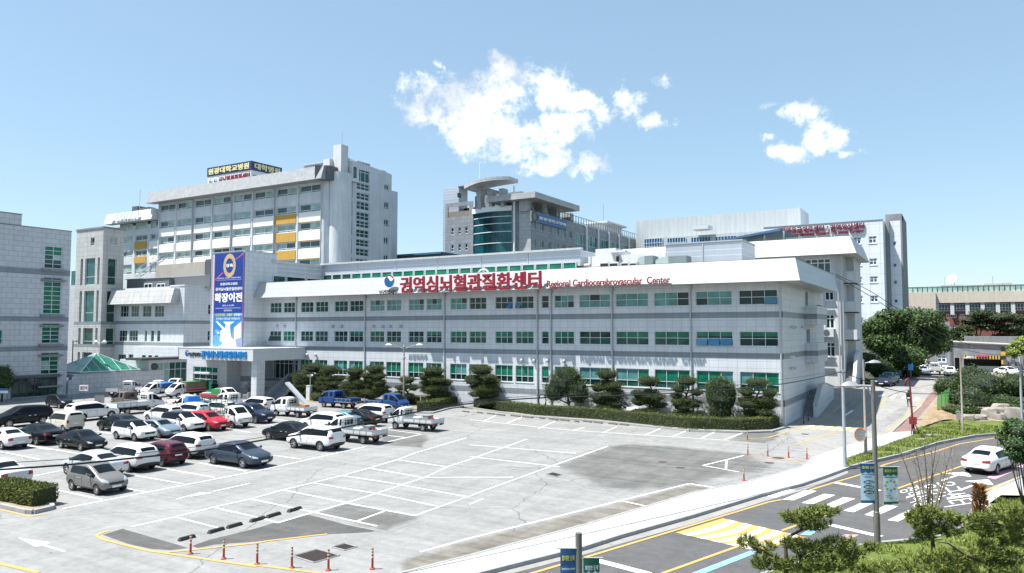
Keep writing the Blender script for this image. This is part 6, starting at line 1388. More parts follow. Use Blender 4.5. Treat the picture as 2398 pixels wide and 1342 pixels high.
# ------------------------------------------------------------------ planting
L_pine = leafmat('cloud_pine_needles', (.042, .070, .021), (.092, .120, .03), (.160, .168, .042))
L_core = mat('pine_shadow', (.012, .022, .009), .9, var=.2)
L_round = leafmat('juniper_leaf', (.036, .072, .022), (.066, .112, .032), (.10, .145, .04))
L_hedge = leafmat('hedge_leaf', (.075, .105, .02), (.125, .15, .03), (.19, .20, .045))
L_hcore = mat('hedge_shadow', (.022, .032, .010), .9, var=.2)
L_zel = leafmat('zelkova_leaf', (.030, .072, .018), (.062, .115, .028), (.105, .158, .038))
L_far = leafmat('far_pine_leaf', (.025, .045, .018), (.048, .070, .024))
L_bush = leafmat('bush_leaf', (.026, .058, .017), (.052, .095, .024), (.085, .130, .034))
L_yel = leafmat('young_leaf', (.13, .19, .03), (.22, .28, .05))
L_grass = leafmat('grass_blade', (.12, .165, .03), (.185, .235, .05), (.25, .28, .08))
L_need = leafmat('pine_needle', (.08, .115, .026), (.165, .20, .045), (.27, .285, .085))
L_rust = leafmat('rusty_leaf', (.16, .06, .015), (.26, .11, .025), (.33, .17, .04))
L_green = leafmat('broad_leaf', (.03, .075, .018), (.06, .125, .028), (.10, .17, .04))
M_bark = mat('bark', (.085, .060, .045), .9, var=.35, vs=6, bump=.4, bs=14)
M_barkp = mat('pale_twig', (.22, .17, .12), .85, var=.25, vs=6)
def rv(): 
    while True:
        v = Vector((RN.uniform(-1, 1), RN.uniform(-1, 1), RN.uniform(-1, 1)))
        if .02 < v.length < 1: return v.normalized()
def leaf(mb, p, n, s, w=.5, mi=0):
    t = n.cross(rv()); t = t.normalized() if t.length > .01 else Vector((1, 0, 0)); b = n.cross(t)
    d = (t+n*RN.uniform(-.5, .7)).normalized()
    mb.add([p-b*s*w*.5, p+d*s*.6-b*s*w*.15, p+d*s, p+d*s*.45+b*s*w*.6], [(0, 1, 2, 3)], mi)
def spike(mb, p, d, s, w=.12, mi=0):
    b = d.cross(rv()); b = b.normalized() if b.length > .01 else Vector((1, 0, 0))
    mb.add([p-b*s*w, p+b*s*w, p+d*s], [(0, 1, 2)], mi)
def lump(mb, c, r, seed, k=.82, n=10, m=7, mi=1, amp=.12):
    c = Vector(c); vs = []; 
    for j in range(m+1):
        th = pi*j/m
        for i in range(n):
            ph = 2*pi*i/n; d = Vector((sin(th)*cos(ph), sin(th)*sin(ph), cos(th)))
            q = k*(1+amp*noise.noise(d*1.8+Vector((seed, seed*.7, 0)))*2); vs.append(c+Vector((d.x*r[0]*q, d.y*r[1]*q, d.z*r[2]*q)))
    mb.add(vs, [(j*n+i, j*n+(i+1) % n, (j+1)*n+(i+1) % n, (j+1)*n+i) for j in range(m) for i in range(n)], mi)
def foliage(mb, c, r, n, s, kind='leaf', seed=0, up=.25, lo=.8, hi=1.06, core=True, amp=.14, under=.5):
    c = Vector(c)
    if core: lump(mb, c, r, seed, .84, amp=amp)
    for i in range(n):
        d = rv()
        if d.z < -.1 and RN.random() < under: d.z = -d.z*.6; d.normalize()
        q = (1+amp*noise.noise(d*1.8+Vector((seed, seed*.7, 0)))*2)*RN.uniform(lo, hi)
        p = c+Vector((d.x*r[0]*q, d.y*r[1]*q, d.z*r[2]*q)); nn = Vector((d.x/r[0], d.y/r[1], d.z/r[2])).normalized()
        if kind == 'leaf': leaf(mb, p, (nn+rv()*.8).normalized(), s*RN.uniform(.7, 1.3))
        else: spike(mb, p, (nn*.8+rv()*.7+Vector((0, 0, up))).normalized(), s*RN.uniform(.7, 1.4))
def cloud_pine(px, py, top, hw, label, Y=70.6, tiers=5, seed=1, grp='clipped cloud pines in the bed along the main building'):
    W_ = Wall('y', Y); u = W_.u(px, py); zt = W_.z(px, top); sc = hw/abs(WF.u(px+.0)-WF.u(px+1.0))**-1
    w = hw*abs(W_.u(px+1, py)-W_.u(px, py)); rr = random.Random(seed)
    t = thing('cloud_pine', label, 'pine tree', (u, Y, 0), group=grp)
    tr = MB(); ps = [Vector((u+rr.uniform(-.12, .12)*k, Y+rr.uniform(-.1, .1)*k, zt*.92*k/5)) for k in range(6)]
    tr.tube(ps, [.17, .15, .13, .11, .08, .05], 8); fo = MB()
    pads = [(0, zt-.42*w*.62, w*.62, .40*w*.7)]
    for k in range(tiers):
        f = (k+1)/(tiers+.3); z = zt-.9-(zt-1.55)*f
        for s in (-1, 1):
            if rr.random() < .9: rd = w*rr.uniform(.42, .56)*(.8+.35*f); pads.append((s*(w-rd)*rr.uniform(.72, 1.08), z+rr.uniform(-.18, .22), rd, rr.uniform(.32, .44)))
        if rr.random() < .8: pads.append((rr.uniform(-.2, .2)*w, z+rr.uniform(-.1, .3), w*.42, .3))
    for i, (dx, z, rx, rz) in enumerate(pads):
        dy = rr.uniform(-.5, .5)*w*.5 if i else 0
        foliage(fo, (u+dx, Y+dy, z), (rx, rx*.85, rz), int(620*rx*rx+190), .17, 'spike', seed*7+i, .5, .82, 1.05, True, .12, .75)
        if i: a = ps[max(0, min(5, int(z/zt*5)-0))]; tr.tube([Vector((u, Y, max(.3, z-.45))), Vector((u+dx*.5, Y+dy*.5, z-.22)), Vector((u+dx, Y+dy, z-.05))], [.07, .055, .03], 5)
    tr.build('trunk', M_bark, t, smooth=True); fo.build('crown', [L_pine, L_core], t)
    return t
PINES = [(1127.6, 948, 855.5, 38, 'tallest tiered cloud pine beside the rust-stained corner of the hedge', 70.9, 6), (1014, 945, 859.6, 36, 'broad cloud pine with wide lowest pads just right of the double-arm lamp post', 70.7, 5), (954, 938, 882, 26, 'low leaning cloud pine directly behind the double-arm lamp post', 69.6, 3), (878, 938, 855, 31, 'cloud pine behind the blue crew-cab truck facing right', 69.4, 5), (831, 930, 862, 28, 'cloud pine rising above the bed of the blue truck that faces left', 69.2, 5), (773, 930, 857, 30, 'flat-topped cloud pine above the cab of the blue truck that faces left', 69.4, 4), (731, 930, 851, 30, 'cloud pine nearest the entrance steps beside a garden lamp', 69.6, 4),
         (1422, 962, 866.7, 41, 'cloud pine with a small high top pad behind the curved street lamp head', 70.7, 5), (1521.5, 972, 883, 41, 'open cloud pine just right of the white car roof behind the hedge', 70.7, 4), (1609, 980, 883, 40, 'cloud pine left of the egg-shaped clipped conifer', 70.6, 5), (1775, 988, 887, 46, 'rightmost cloud pine beside the meter post at the building corner', 70.4, 5)]
for i, p in enumerate(PINES): cloud_pine(*p[:4], p[4], p[5], p[6], 3+i)
def round_tree(name, label, cat, blobs, base, n, s, lm, kind='leaf', trunk=.14, grp=None, core=L_core, under=.4):
    t = thing(name, label, cat, base, group=grp); fo = MB(); tr = MB(); b = Vector(base)
    for i, (c, r) in enumerate(blobs): foliage(fo, c, r, int(n/len(blobs)), s, kind, i*3.1+b.x, .3, .8, 1.08, True, .16, under)
    if trunk:
        top = Vector(blobs[0][0]); tr.tube([b-Vector((0, 0, .2)), b.lerp(top, .4)+Vector((.1, 0, 0)), b.lerp(top, .9)], [trunk, trunk*.8, trunk*.4], 8)
        for c, r in blobs[1:]: tr.tube([b.lerp(top, .35), b.lerp(Vector(c), .65), Vector(c)], [trunk*.6, trunk*.4, trunk*.2], 6)
        tr.build('trunk', M_bark, t, smooth=True)
    fo.build('crown', [lm, core], t); return t
def WB_at(x, y, Y): W_ = Wall('y', Y); u, z = W_.px(x, y); return Vector((u, Y, z))
m1 = 1/21.5
b0 = WB_at(1333, 960, 70.4); b0.z = 0
round_tree('round_conifer', 'broad rounded conifer left of the curved street lamp', 'tree', [(WB_at(1325, 897, 70.4), (2.1, 1.5, 1.5)), (WB_at(1300, 918, 70.2), (1.25, 1.2, 1.2)), (WB_at(1352, 918, 70.2), (1.3, 1.2, 1.25)), (WB_at(1328, 880, 70.4), (1.3, 1.2, .9))], b0, 5200, .2, L_round, 'spike')
b0 = WB_at(1688, 988, 70.2); b0.z = 0
round_tree('egg_conifer', 'dark egg-shaped clipped conifer between two cloud pines', 'tree', [(WB_at(1688, 928, 70.2), (1.65, 1.4, 1.65)), (WB_at(1688, 962, 70.2), (1.2, 1.1, 1.1)), (WB_at(1687, 908, 70.2), (1.2, 1.1, .9))], b0, 4200, .2, L_round, 'spike')
p = G(600, 931); round_tree('clipped_shrub', 'yellow-green rounded shrub in front of the entrance column', 'shrub', [(p+Vector((-.7, .6, .75)), (1.1, .9, .8)), (p+Vector((.6, .6, .7)), (1.15, .9, .75))], p, 2600, .14, L_hedge, 'spike', 0, core=L_hcore)
p = WB_at(696, 900, 69.5); round_tree('mounded_pine', 'large mounded pine sloping down beside the entrance steps', 'pine tree', [(p, (1.9, 1.3, 1.5)), (p+Vector((.8, 0, .9)), (1.3, 1.1, .9)), (p+Vector((.3, -.4, -1.2)), (1.6, 1.2, .9))], (p.x, 69.5, 0), 4200, .17, L_pine, 'spike', .14)
p = G(734, 940); round_tree('low_shrub', 'low clipped shrub at the foot of the garden lamp', 'shrub', [(p+Vector((0, .5, .5)), (1.0, .7, .55))], p, 1100, .13, L_hedge, 'spike', 0, core=L_hcore)
# hedges
def hedge(label, pts, w, h, n, name='hedge', base=.0, lm=L_hedge):
    P = [Vector(q) if len(q) == 3 else G(*q) for q in pts]; mb = MB(); o = P[0].copy()
    t = thing(name, label, 'hedge', P[0]); tot = sum((b-a).length for a, b in zip(P, P[1:]))
    for a, b in zip(P, P[1:]):
        d = b-a; L = d.length; d.normalize(); nn = Vector((-d.y, d.x, 0))*w
        k = max(2, int(L/.9))
        for i in range(k):
            p, q = a.lerp(b, i/k), a.lerp(b, (i+1)/k); j = .06; hh = h*.93+noise.noise(p*.8)*.07
            lo, hi = Vector((0, 0, base)), Vector((0, 0, base+hh))
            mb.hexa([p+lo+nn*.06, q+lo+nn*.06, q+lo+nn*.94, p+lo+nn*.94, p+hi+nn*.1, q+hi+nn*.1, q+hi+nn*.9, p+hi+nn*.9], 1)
        for i in range(int(n*L/tot)):
            x = RN.random(); c = a.lerp(b, x); f = RN.random(); bump = .09*noise.noise(c*1.3)
            if f < .46: q = c+nn*RN.random()+Vector((0, 0, base+h+bump-.02)); nd = Vector((0, 0, 1))
            elif f > .93: e = RN.choice((0, 1)); q = (a, b)[e]+nn*RN.random()+Vector((0, 0, base+RN.uniform(.05, h))); nd = d*(1 if e else -1)
            elif f < .72: q = c+Vector((0, 0, base+RN.uniform(.05, h)))+nn*(.03-bump*.6); nd = -nn.normalized()
            else: q = c+Vector((0, 0, base+RN.uniform(.1, h)))+nn; nd = nn.normalized()
            spike(mb, q, (nd*.7+rv()*.8+Vector((0, 0, .4))).normalized(), RN.uniform(.08, .17), .2)
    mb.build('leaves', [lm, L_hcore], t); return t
HLINE = [(976, 963), (1010, 963), (1050, 953), (1085, 948), (1130, 956), (1250, 972), (1396, 982), (1500, 993), (1615, 1004), (1740, 1008), (1800, 1006), (1828, 1000)]
HP = [G(*q) for q in HLINE]
hedge('long clipped hedge along the kerb in front of the main building', [tuple(p) for p in HP], 1.15, 1.0, 15000)
hedge('short hedge behind the blue crew-cab truck near the lamp', [(955, 948), (985, 945), (1016, 946)], 1.4, .9, 2600)
hedge('clipped hedge in the kerbed planter at the lower left', [A4(-160, 372), A4(0, 405), A4(285, 458)], 1.35, .85, 5200, base=.14)
sheet('planting_bed', [tuple(p+Vector((0, .05, 0)))[:2]+(0,) for p in HP]+[(-13.9, 72.1, 0), (-75, 72.1, 0), (-73, 66, 0), (-62, 66, 0)], .01, M_gravel)
kerb('bed_kerb', [(960, 968), (1011, 969), (1052, 958), (1086, 953), (1130, 961), (1250, 978), (1396, 988), (1615, 1011), (1745, 1015), (1805, 1013), (1838, 1003)], .22, .16)
raised('left_planter', [A4(-60, 440), A4(0, 430), A4(260, 490), A4(300, 493), A4(490, 452), A4(480, 432), A4(300, 385), A4(-60, 300)], .15, M_soil)
kerb('planter_kerb', [A4(-60, 445), A4(0, 435), A4(255, 492), A4(310, 495), A4(492, 453), A4(482, 430), A4(310, 385)], .2, .2)
# big zelkova and the far trees
def tree_px(name, label, cat, base, blobs, n, s, lm, dist, trunk=.3, kind='leaf', grp=None, spread=3.0, core=None, under=.25):
    b = D(*base, dist); b.z = hz(b.x, b.y); k = FPX/dist; bl = []
    for i, (x, y, rx, ry) in enumerate(blobs):
        c = D(x, y, dist+RN.uniform(-spread, spread)); bl.append((c, (rx/k, rx/k*.9, ry/k)))
    return round_tree(name, label, cat, bl, b, n, s, lm, kind, trunk, grp, core or L_core, under)
tree_px('zelkova_tree', 'huge spreading dark green tree shading the parked cars by the balcony building', 'tree', (2128, 880), [(2120, 790, 55, 42), (2050, 768, 28, 24), (2082, 745, 34, 22), (2130, 742, 36, 22), (2172, 750, 32, 24), (2198, 785, 26, 28), (2186, 812, 26, 20), (2072, 808, 34, 30), (2048, 800, 24, 20), (2125, 835, 45, 28), (2160, 800, 36, 34), (2090, 850, 34, 26), (2030, 778, 14, 12), (2212, 806, 14, 14)], 15000, .42, L_zel, 112, .45, under=.15, spread=3.5)
FP = [('spreading dark pine in front of the brick college, left one', (2290, 830), [(2285, 752, 34, 10), (2262, 770, 22, 9), (2300, 735, 26, 9), (2270, 788, 16, 8)]), ('tall dark pine behind the ramp wall in the middle of the group', (2343, 828), [(2340, 745, 38, 12), (2320, 765, 28, 10), (2365, 770, 30, 10), (2345, 790, 22, 9)]), ('dark pine cut by the right edge of the view', (2395, 825), [(2392, 748, 26, 12), (2380, 770, 24, 10), (2400, 790, 26, 12)]), ('small dark pine beside the pale pier of the annexe', (2246, 825), [(2243, 800, 14, 14), (2238, 780, 9, 9), (2250, 815, 12, 10)]), ('dense low green tree behind the ramp wall', (2290, 830), [(2290, 806, 24, 16), (2312, 812, 20, 14)])]
for i, (lb_, bs, bl) in enumerate(FP): tree_px('pine_tree', lb_, 'pine tree', bs, bl, 2600, .5, L_far if i < 4 else L_bush, 158 if i < 4 else 153, .25, 'leaf', 'trees in front of the brick college', 2.5, None, .1)
tree_px('young_tree', 'bright yellow-green young tree at the right edge above the annexe wall', 'tree', (2395, 850), [(2385, 815, 22, 18), (2398, 800, 18, 14), (2372, 828, 12, 10)], 1500, .28, L_yel, 90, .08, core=L_hcore)
for lb_, x, y, rx, ry, ds in (('dark mounded shrub beside the outside stair of the balcony building', 2030, 848, 26, 26, 108), ('dark shrub mass between the stair and the parked estate cars', 2062, 862, 30, 26, 109), ('small round shrub on the kerbed corner by the parked cars', 2016, 900, 15, 13, 99), ('dark shrub under the left side of the big tree', 2090, 868, 26, 20, 114), ('dark clipped shrub mass under the right side of the big tree', 2138, 868, 13, 14, 113)):
    k = FPX/ds; c = D(x, y, ds); round_tree('shrub', lb_, 'shrub', [(c, (rx/k, rx/k, ry/k)), (c+Vector((rx/k*.5, 1, -.4)), (rx/k*.7, rx/k*.7, ry/k*.7))], (c.x, c.y, hz(c.x, c.y)), 1500, .26, L_bush if 'small' in lb_ else L_zel, 'leaf', 0, 'shrubs round the big tree')
for lb_, x, y, rx, ry, ds in (('large dome-shaped bush farthest back on the rocky bank', 2278, 882, 40, 26, 88), ('largest dome-shaped bush on top of the rocky bank', 2306, 905, 49, 34, 84), ('dome bush at the right edge of the rocky bank', 2376, 903, 37, 30, 83), ('looser leafy bush in front on the rocky bank', 2270, 938, 46, 32, 78), ('dark bush behind the green mesh fence', 2216, 904, 24, 19, 84), ('low spreading shrub above the boulders', 2350, 940, 40, 14, 79), ('low dark shrub at the foot of the leafy bush', 2238, 962, 26, 12, 74), ('small low shrub between boulders at the right of the bank', 2388, 955, 20, 10, 74), ('small low shrub left of the flat-faced boulder', 2282, 962, 18, 8, 73.5)):
    k = FPX/ds; c = D(x, y, ds); round_tree('dome_bush', lb_, 'bush', [(c, (rx/k, rx/k*.9, ry/k)), (c+Vector((-rx/k*.4, .3, -ry/k*.35)), (rx/k*.62, rx/k*.6, ry/k*.7)), (c+Vector((rx/k*.4, .3, -ry/k*.35)), (rx/k*.62, rx/k*.6, ry/k*.7))], (c.x, c.y, 0), 4200, .2, L_bush, 'leaf', .1, 'bushes on the rocky bank', under=.3)
# rocky bank
def bank():
    mb = MB(); P = [(2160, 1000, 66), (2200, 985, 70), (2260, 978, 72), (2330, 985, 72), (2440, 998, 70)]; f = [D(x, y, d) for x, y, d in P]
    Q = [(2175, 955, 78), (2205, 925, 83), (2262, 945, 80), (2330, 945, 80), (2440, 945, 79)]; g = [D(x, y, d) for x, y, d in Q]; g2 = [D(x, 905, 92) for x in (2200, 2230, 2280, 2340, 2460)]
    n = 10; rows = []
    for A, B in ((f, g), (g, g2)):
        for j in range(6):
            t = j/6; r_ = []
            for i in range(len(A)-1):
                for k in range(6):
                    s = k/6; p = A[i].lerp(A[i+1], s).lerp(B[i].lerp(B[i+1], s), t); p.z += .22*noise.noise(p*.9); r_.append(p)
            rows.append(r_)
    m = len(rows[0]); mb.add([p for r_ in rows for p in r_], [(j*m+i, j*m+i+1, (j+1)*m+i+1, (j+1)*m+i) for j in range(len(rows)-1) for i in range(m-1)])
    tag(mb.build('earth_bank', ground_mat('dry_bank', [(.3, (.20, .13, .08)), (.7, (.36, .28, .18))], scale=1.2), smooth=True), kind='structure')
bank()
M_rock = mat('boulder_stone', (.27, .25, .22), .85, var=.25, vs=1.6, bump=.5, bs=5)
def rock(label, x, y, rx, ry, ds, seed, grp='boulders on the bank'):
    k = FPX/ds; c = D(x, y, ds); bm = bmesh.new(); bmesh.ops.create_icosphere(bm, subdivisions=3, radius=1); mb = MB()
    for v in bm.verts:
        d = v.co.normalized(); q = 1+.28*noise.noise(d*1.3+Vector((seed, 0, 0)))+.08*noise.noise(d*4+Vector((0, seed, 0)))
        e = Vector([max(-.8, min(.8, t*q*(1+.15*noise.noise(d*2.3+Vector((seed*2, 1, seed)))))) for t in d]); e = Matrix.Rotation(seed, 3, 'Z') @ e; v.co = c+Vector((e.x*rx/k*1.3, e.y*rx/k*1.0, e.z*ry/k*1.3))
    bm.verts.index_update(); mb.add([v.co[:] for v in bm.verts], [tuple(v.index for v in f.verts) for f in bm.faces]); bm.free()
    o = mb.build('boulder', M_rock, org=(c.x, c.y, c.z-ry/k), ang=30); tag(o, label, 'boulder', grp)
for i, a in enumerate((('flat-faced grey boulder in the middle of the bank below the leafy bush', 2321, 972, 16, 17, 71.5), ('pale block boulder beside the bluish pole', 2374, 975, 18, 20, 70.5), ('rounded grey boulder between the two block boulders', 2342, 982, 11, 12, 70.5), ('long sloping boulder above the block boulders', 2345, 958, 20, 12, 75), ('low pale boulder nearest the grey cabinet', 2268, 978, 18, 7, 71), ('squat grey boulder left of the flat-faced one', 2295, 980, 12, 9, 70.8), ('small pale boulder at the right edge of the bank', 2396, 975, 9, 14, 70.5), ('leaning boulder at the top of the bank', 2334, 965, 15, 11, 74))): rock(*a, i*3.7+1)
for i, (x, y, rx, ds) in enumerate(((2197, 1022, 10, 62), (2175, 1020, 7, 61), (2222, 1024, 7, 61), (2160, 1030, 6, 59), (2090, 1050, 6, 56), (2140, 1040, 5, 58), (2118, 1046, 6, 57))): rock('low pale stone set in the grass verge, number %s from the left' % ['sixth', 'fifth', 'seventh', 'fourth', 'first', 'third', 'second'][i], x, y, rx, rx*.45, ds, i+30, 'stones in the grass verge')
# grass
def scatter(name, pts, n, h, lm, z0, dens=None):
    P = W2(pts); mb = MB(); xs = [p.x for p in P]; ys = [p.y for p in P]; k = 0
    def ins(x, y):
        c = False; j = len(P)-1
        for i in range(len(P)):
            if (P[i].y > y) != (P[j].y > y) and x < (P[j].x-P[i].x)*(y-P[i].y)/(P[j].y-P[i].y)+P[i].x: c = not c
            j = i
        return c
    while k < n:
        x, y = RN.uniform(min(xs), max(xs)), RN.uniform(min(ys), max(ys))
        k += .2
        if not ins(x, y): continue
        q = noise.noise(Vector((x*.7, y*.7, 3)))
        if q < -.22: continue
        k += .8; s = h*RN.uniform(.5, 1.3)*(1+q)
        for t in range(3): spike(mb, Vector((x+RN.uniform(-.08, .08), y+RN.uniform(-.08, .08), z0-.02)), (Vector((RN.uniform(-.9, .9), RN.uniform(-.9, .9), 1))).normalized(), s, .13)
    tag(mb.build(name, lm), 'grass growing in the kerbed verge' if 'verge' in name else 'mown grass of the near lawn under the pines', 'grass', kind='stuff')
scatter('verge_grass', VERGE, 9000, .19, L_grass, .2)
scatter('lawn_grass', [(1700, 1390), (1900, 1316), (2017, 1286), (2128, 1274), (2200, 1265), (2255, 1244), (2285, 1238), (2420, 1222), (2560, 1260), (2560, 1400)], 7000, .17, L_grass, .12)
scatter('lawn_grass', [(2330, 1172), (2420, 1176), (2420, 1212), (2335, 1208)], 600, .12, L_grass, .14)
# bare many-stemmed shrub tree
def stems():
    b = G(2176, 1252); b.z = .12; ds = -b.x*_st+b.y*_ct
    t = thing('multi_stem_tree', 'bare thin many-stemmed young tree with sparse leaves on the near lawn', 'tree', b); st = MB(); lf = MB(); rr = random.Random(4)
    for i in range(13):
        tx = 2112+11.5*i+rr.uniform(-6, 6); ty = 1035+abs(i-6)*5+rr.uniform(-12, 20); top = D(tx, ty, ds+rr.uniform(-.9, .9)); b2 = b+Vector((rr.uniform(-.18, .18), rr.uniform(-.18, .18), 0))
        m = b2.lerp(top, .5)+Vector((rr.uniform(-.1, .1), rr.uniform(-.1, .1), .25)); pts = [b2.lerp(m, k/3) if k < 3 else m.lerp(top, (k-3)/4) for k in range(8)]
        st.tube(pts, [.030*(1-k/9)+.004 for k in range(8)], 5)
        for k in range(2, 8):
            for q in range(2):
                p = pts[k]; e = p+Vector((rr.uniform(-.3, .3), rr.uniform(-.3, .3), rr.uniform(.05, .4))); st.tube([p, e], [.009, .003], 4, cap=False)
                for _ in range(4): leaf(lf, p.lerp(e, rr.random()), rv(), .055)
    st.build('trunk', M_barkp, t); lf.build('crown', leafmat('sparse_leaf', (.16, .19, .07), (.26, .28, .12)), t)
stems()
# foreground pines with needle tufts
def tuft(mb, p, d, n=24, s=.2):
    for i in range(n): spike(mb, p+d*RN.uniform(-.05, .06), (d*.75+rv()*.85).normalized(), s*RN.uniform(.7, 1.2), .075)
def near_pine(label, base, dist, limbs, pads, seed, s=.19):
    b = D(*base, dist); b.z = min(b.z, .1); rr = random.Random(seed)
    t = thing('pine_tree', label, 'pine tree', b, group='pines on the near lawn'); tr = MB(); fo = MB(); k = FPX/dist
    for pts, r in limbs:
        q = [D(x, y, dist+dd) for x, y, dd in pts]; tr.tube(q, [r*(1-.75*i/(len(q)-1)) for i in range(len(q))], 7)
    for x, y, rx, ry, n in pads:
        for i in range(int(n*1.7)):
            a = rr.uniform(0, 2*pi); q = sqrt(rr.random()); dd = rr.uniform(-rx, rx)/k
            p = D(x+cos(a)*q*rx, y+sin(a)*q*ry, dist+dd); c = D(x, y+ry*.8, dist)
            d = ((p-c).normalized()*.7+Vector((0, 0, .6))).normalized(); tuft(fo, p, d, 20, s)
            if i % 3 == 0: tr.tube([c.lerp(p, .3), p], [.012, .005], 4, cap=False)
    tr.build('trunk', M_bark, t, smooth=True); fo.build('crown', L_need, t)
near_pine('leaning twisted pine at the lower edge left of the tall banner pole', (1840, 1400), 25, [([(1838, 1400, 0), (1842, 1330, 0), (1840, 1285, 0), (1850, 1255, 0), (1878, 1238, 0)], .10), ([(1850, 1255, 0), (1880, 1240, .2), (1920, 1240, .4), (1940, 1236, .5)], .045), ([(1842, 1330, 0), (1790, 1290, -.4), (1745, 1270, -.6)], .05), ([(1842, 1320, 0), (1900, 1290, .4), (1980, 1290, .6)], .05)],
          [(1870, 1210, 38, 14, 46), (1925, 1200, 45, 12, 44), (1905, 1228, 40, 14, 40), (1850, 1215, 16, 8, 10), (1752, 1270, 22, 13, 22), (1790, 1285, 26, 12, 22), (1860, 1275, 34, 14, 34), (1905, 1290, 45, 18, 50), (1965, 1275, 40, 16, 44), (1800, 1318, 40, 18, 40), (1870, 1325, 50, 18, 50), (1945, 1320, 55, 20, 55), (1998, 1302, 30, 14, 24), (2035, 1280, 14, 8, 10)], 2)
near_pine('low pine in the middle of the near lawn behind the trunk of stems', (2185, 1295), 28.5, [([(2186, 1296, 0), (2184, 1260, 0), (2178, 1225, 0), (2172, 1200, 0)], .08), ([(2184, 1262, 0), (2140, 1230, -.3)], .04), ([(2182, 1250, 0), (2235, 1225, .4)], .04)],
          [(2165, 1196, 26, 10, 26), (2138, 1205, 12, 8, 10), (2150, 1218, 30, 13, 34), (2205, 1207, 36, 13, 38), (2240, 1222, 24, 14, 24), (2180, 1238, 40, 14, 42), (2225, 1245, 34, 12, 30), (2165, 1256, 24, 9, 18), (2130, 1208, 10, 6, 6)], 5)
near_pine('spreading pine at the lower right corner with a grey bent branch', (2330, 1400), 26, [([(2330, 1400, 0), (2320, 1340, 0), (2340, 1290, 0), (2360, 1235, 0), (2330, 1225, 0), (2270, 1222, 0)], .09), ([(2330, 1330, 0), (2260, 1300, -.5), (2220, 1272, -.8), (2190, 1268, -.9)], .055)],
          [(2300, 1215, 36, 12, 40), (2350, 1205, 38, 16, 44), (2385, 1225, 34, 22, 50), (2320, 1245, 36, 14, 38), (2280, 1235, 18, 8, 14), (2375, 1265, 40, 20, 50), (2310, 1285, 40, 14, 36), (2250, 1300, 44, 16, 46), (2190, 1305, 40, 14, 40), (2350, 1310, 48, 18, 50), (2140, 1325, 46, 14, 42), (2240, 1332, 50, 14, 44), (2070, 1330, 44, 14, 36), (2330, 1340, 60, 14, 44), (2390, 1195, 20, 12, 20), (2020, 1335, 30, 10, 20)], 8)
p = G(2297, 1242); p.z = .14
tt = thing('rust_conifer', 'narrow rust-brown dried conifer at the kerb of the near lawn', 'conifer', p); fo = MB()
for i in range(1500):
    z = RN.random(); r_ = .28*(1-.35*z)+.05; a = RN.uniform(0, 2*pi); spike(fo, p+Vector((cos(a)*r_*RN.uniform(.3, 1), sin(a)*r_*RN.uniform(.3, 1), .1+z*1.75)), (Vector((cos(a), sin(a), 1.2))+rv()*.5).normalized(), RN.uniform(.10, .2), .16)
fo.build('crown', L_rust, tt); MB().tube([p, p+Vector((0, 0, 1.7))], [.05, .02], 6).build('trunk', M_bark, tt)
b = D(2402, 1150, 31); b.z = .1
round_tree('broadleaf_tree', 'green broad-leaved sapling reaching in from the right edge over the road', 'tree', [(D(2384, 1040, 31), (.55, .6, .42)), (D(2398, 1010, 31), (.6, .6, .5)), (D(2360, 1030, 31.5), (.42, .5, .28)), (D(2375, 1062, 31), (.35, .4, .28)), (D(2352, 1010, 31.6), (.3, .3, .2)), (D(2395, 1070, 31), (.4, .4, .35)), (D(2372, 992, 31.4), (.35, .35, .22))], b, 2400, .12, L_green, 'leaf', .05, core=L_core, under=.1)
p = WB_at(8, 905, 48); q = Vector((XE+3.2, PZ(10, 940).y, 0))
tx = Wall('x', XE+3.0); c = [tx.P(*tx.px(6, 880)), tx.P(*tx.px(2, 900)), tx.P(*tx.px(14, 895))]
round_tree('street_tree', 'small dark round-headed tree at the left edge by the shopfront', 'tree', [(c[0], (1.2, 1.2, 1.3)), (c[1], (1.2, 1.1, 1.2)), (c[2], (.9, .9, 1.0))], (c[0].x, c[0].y, 0), 3200, .2, L_zel, 'leaf', .14)
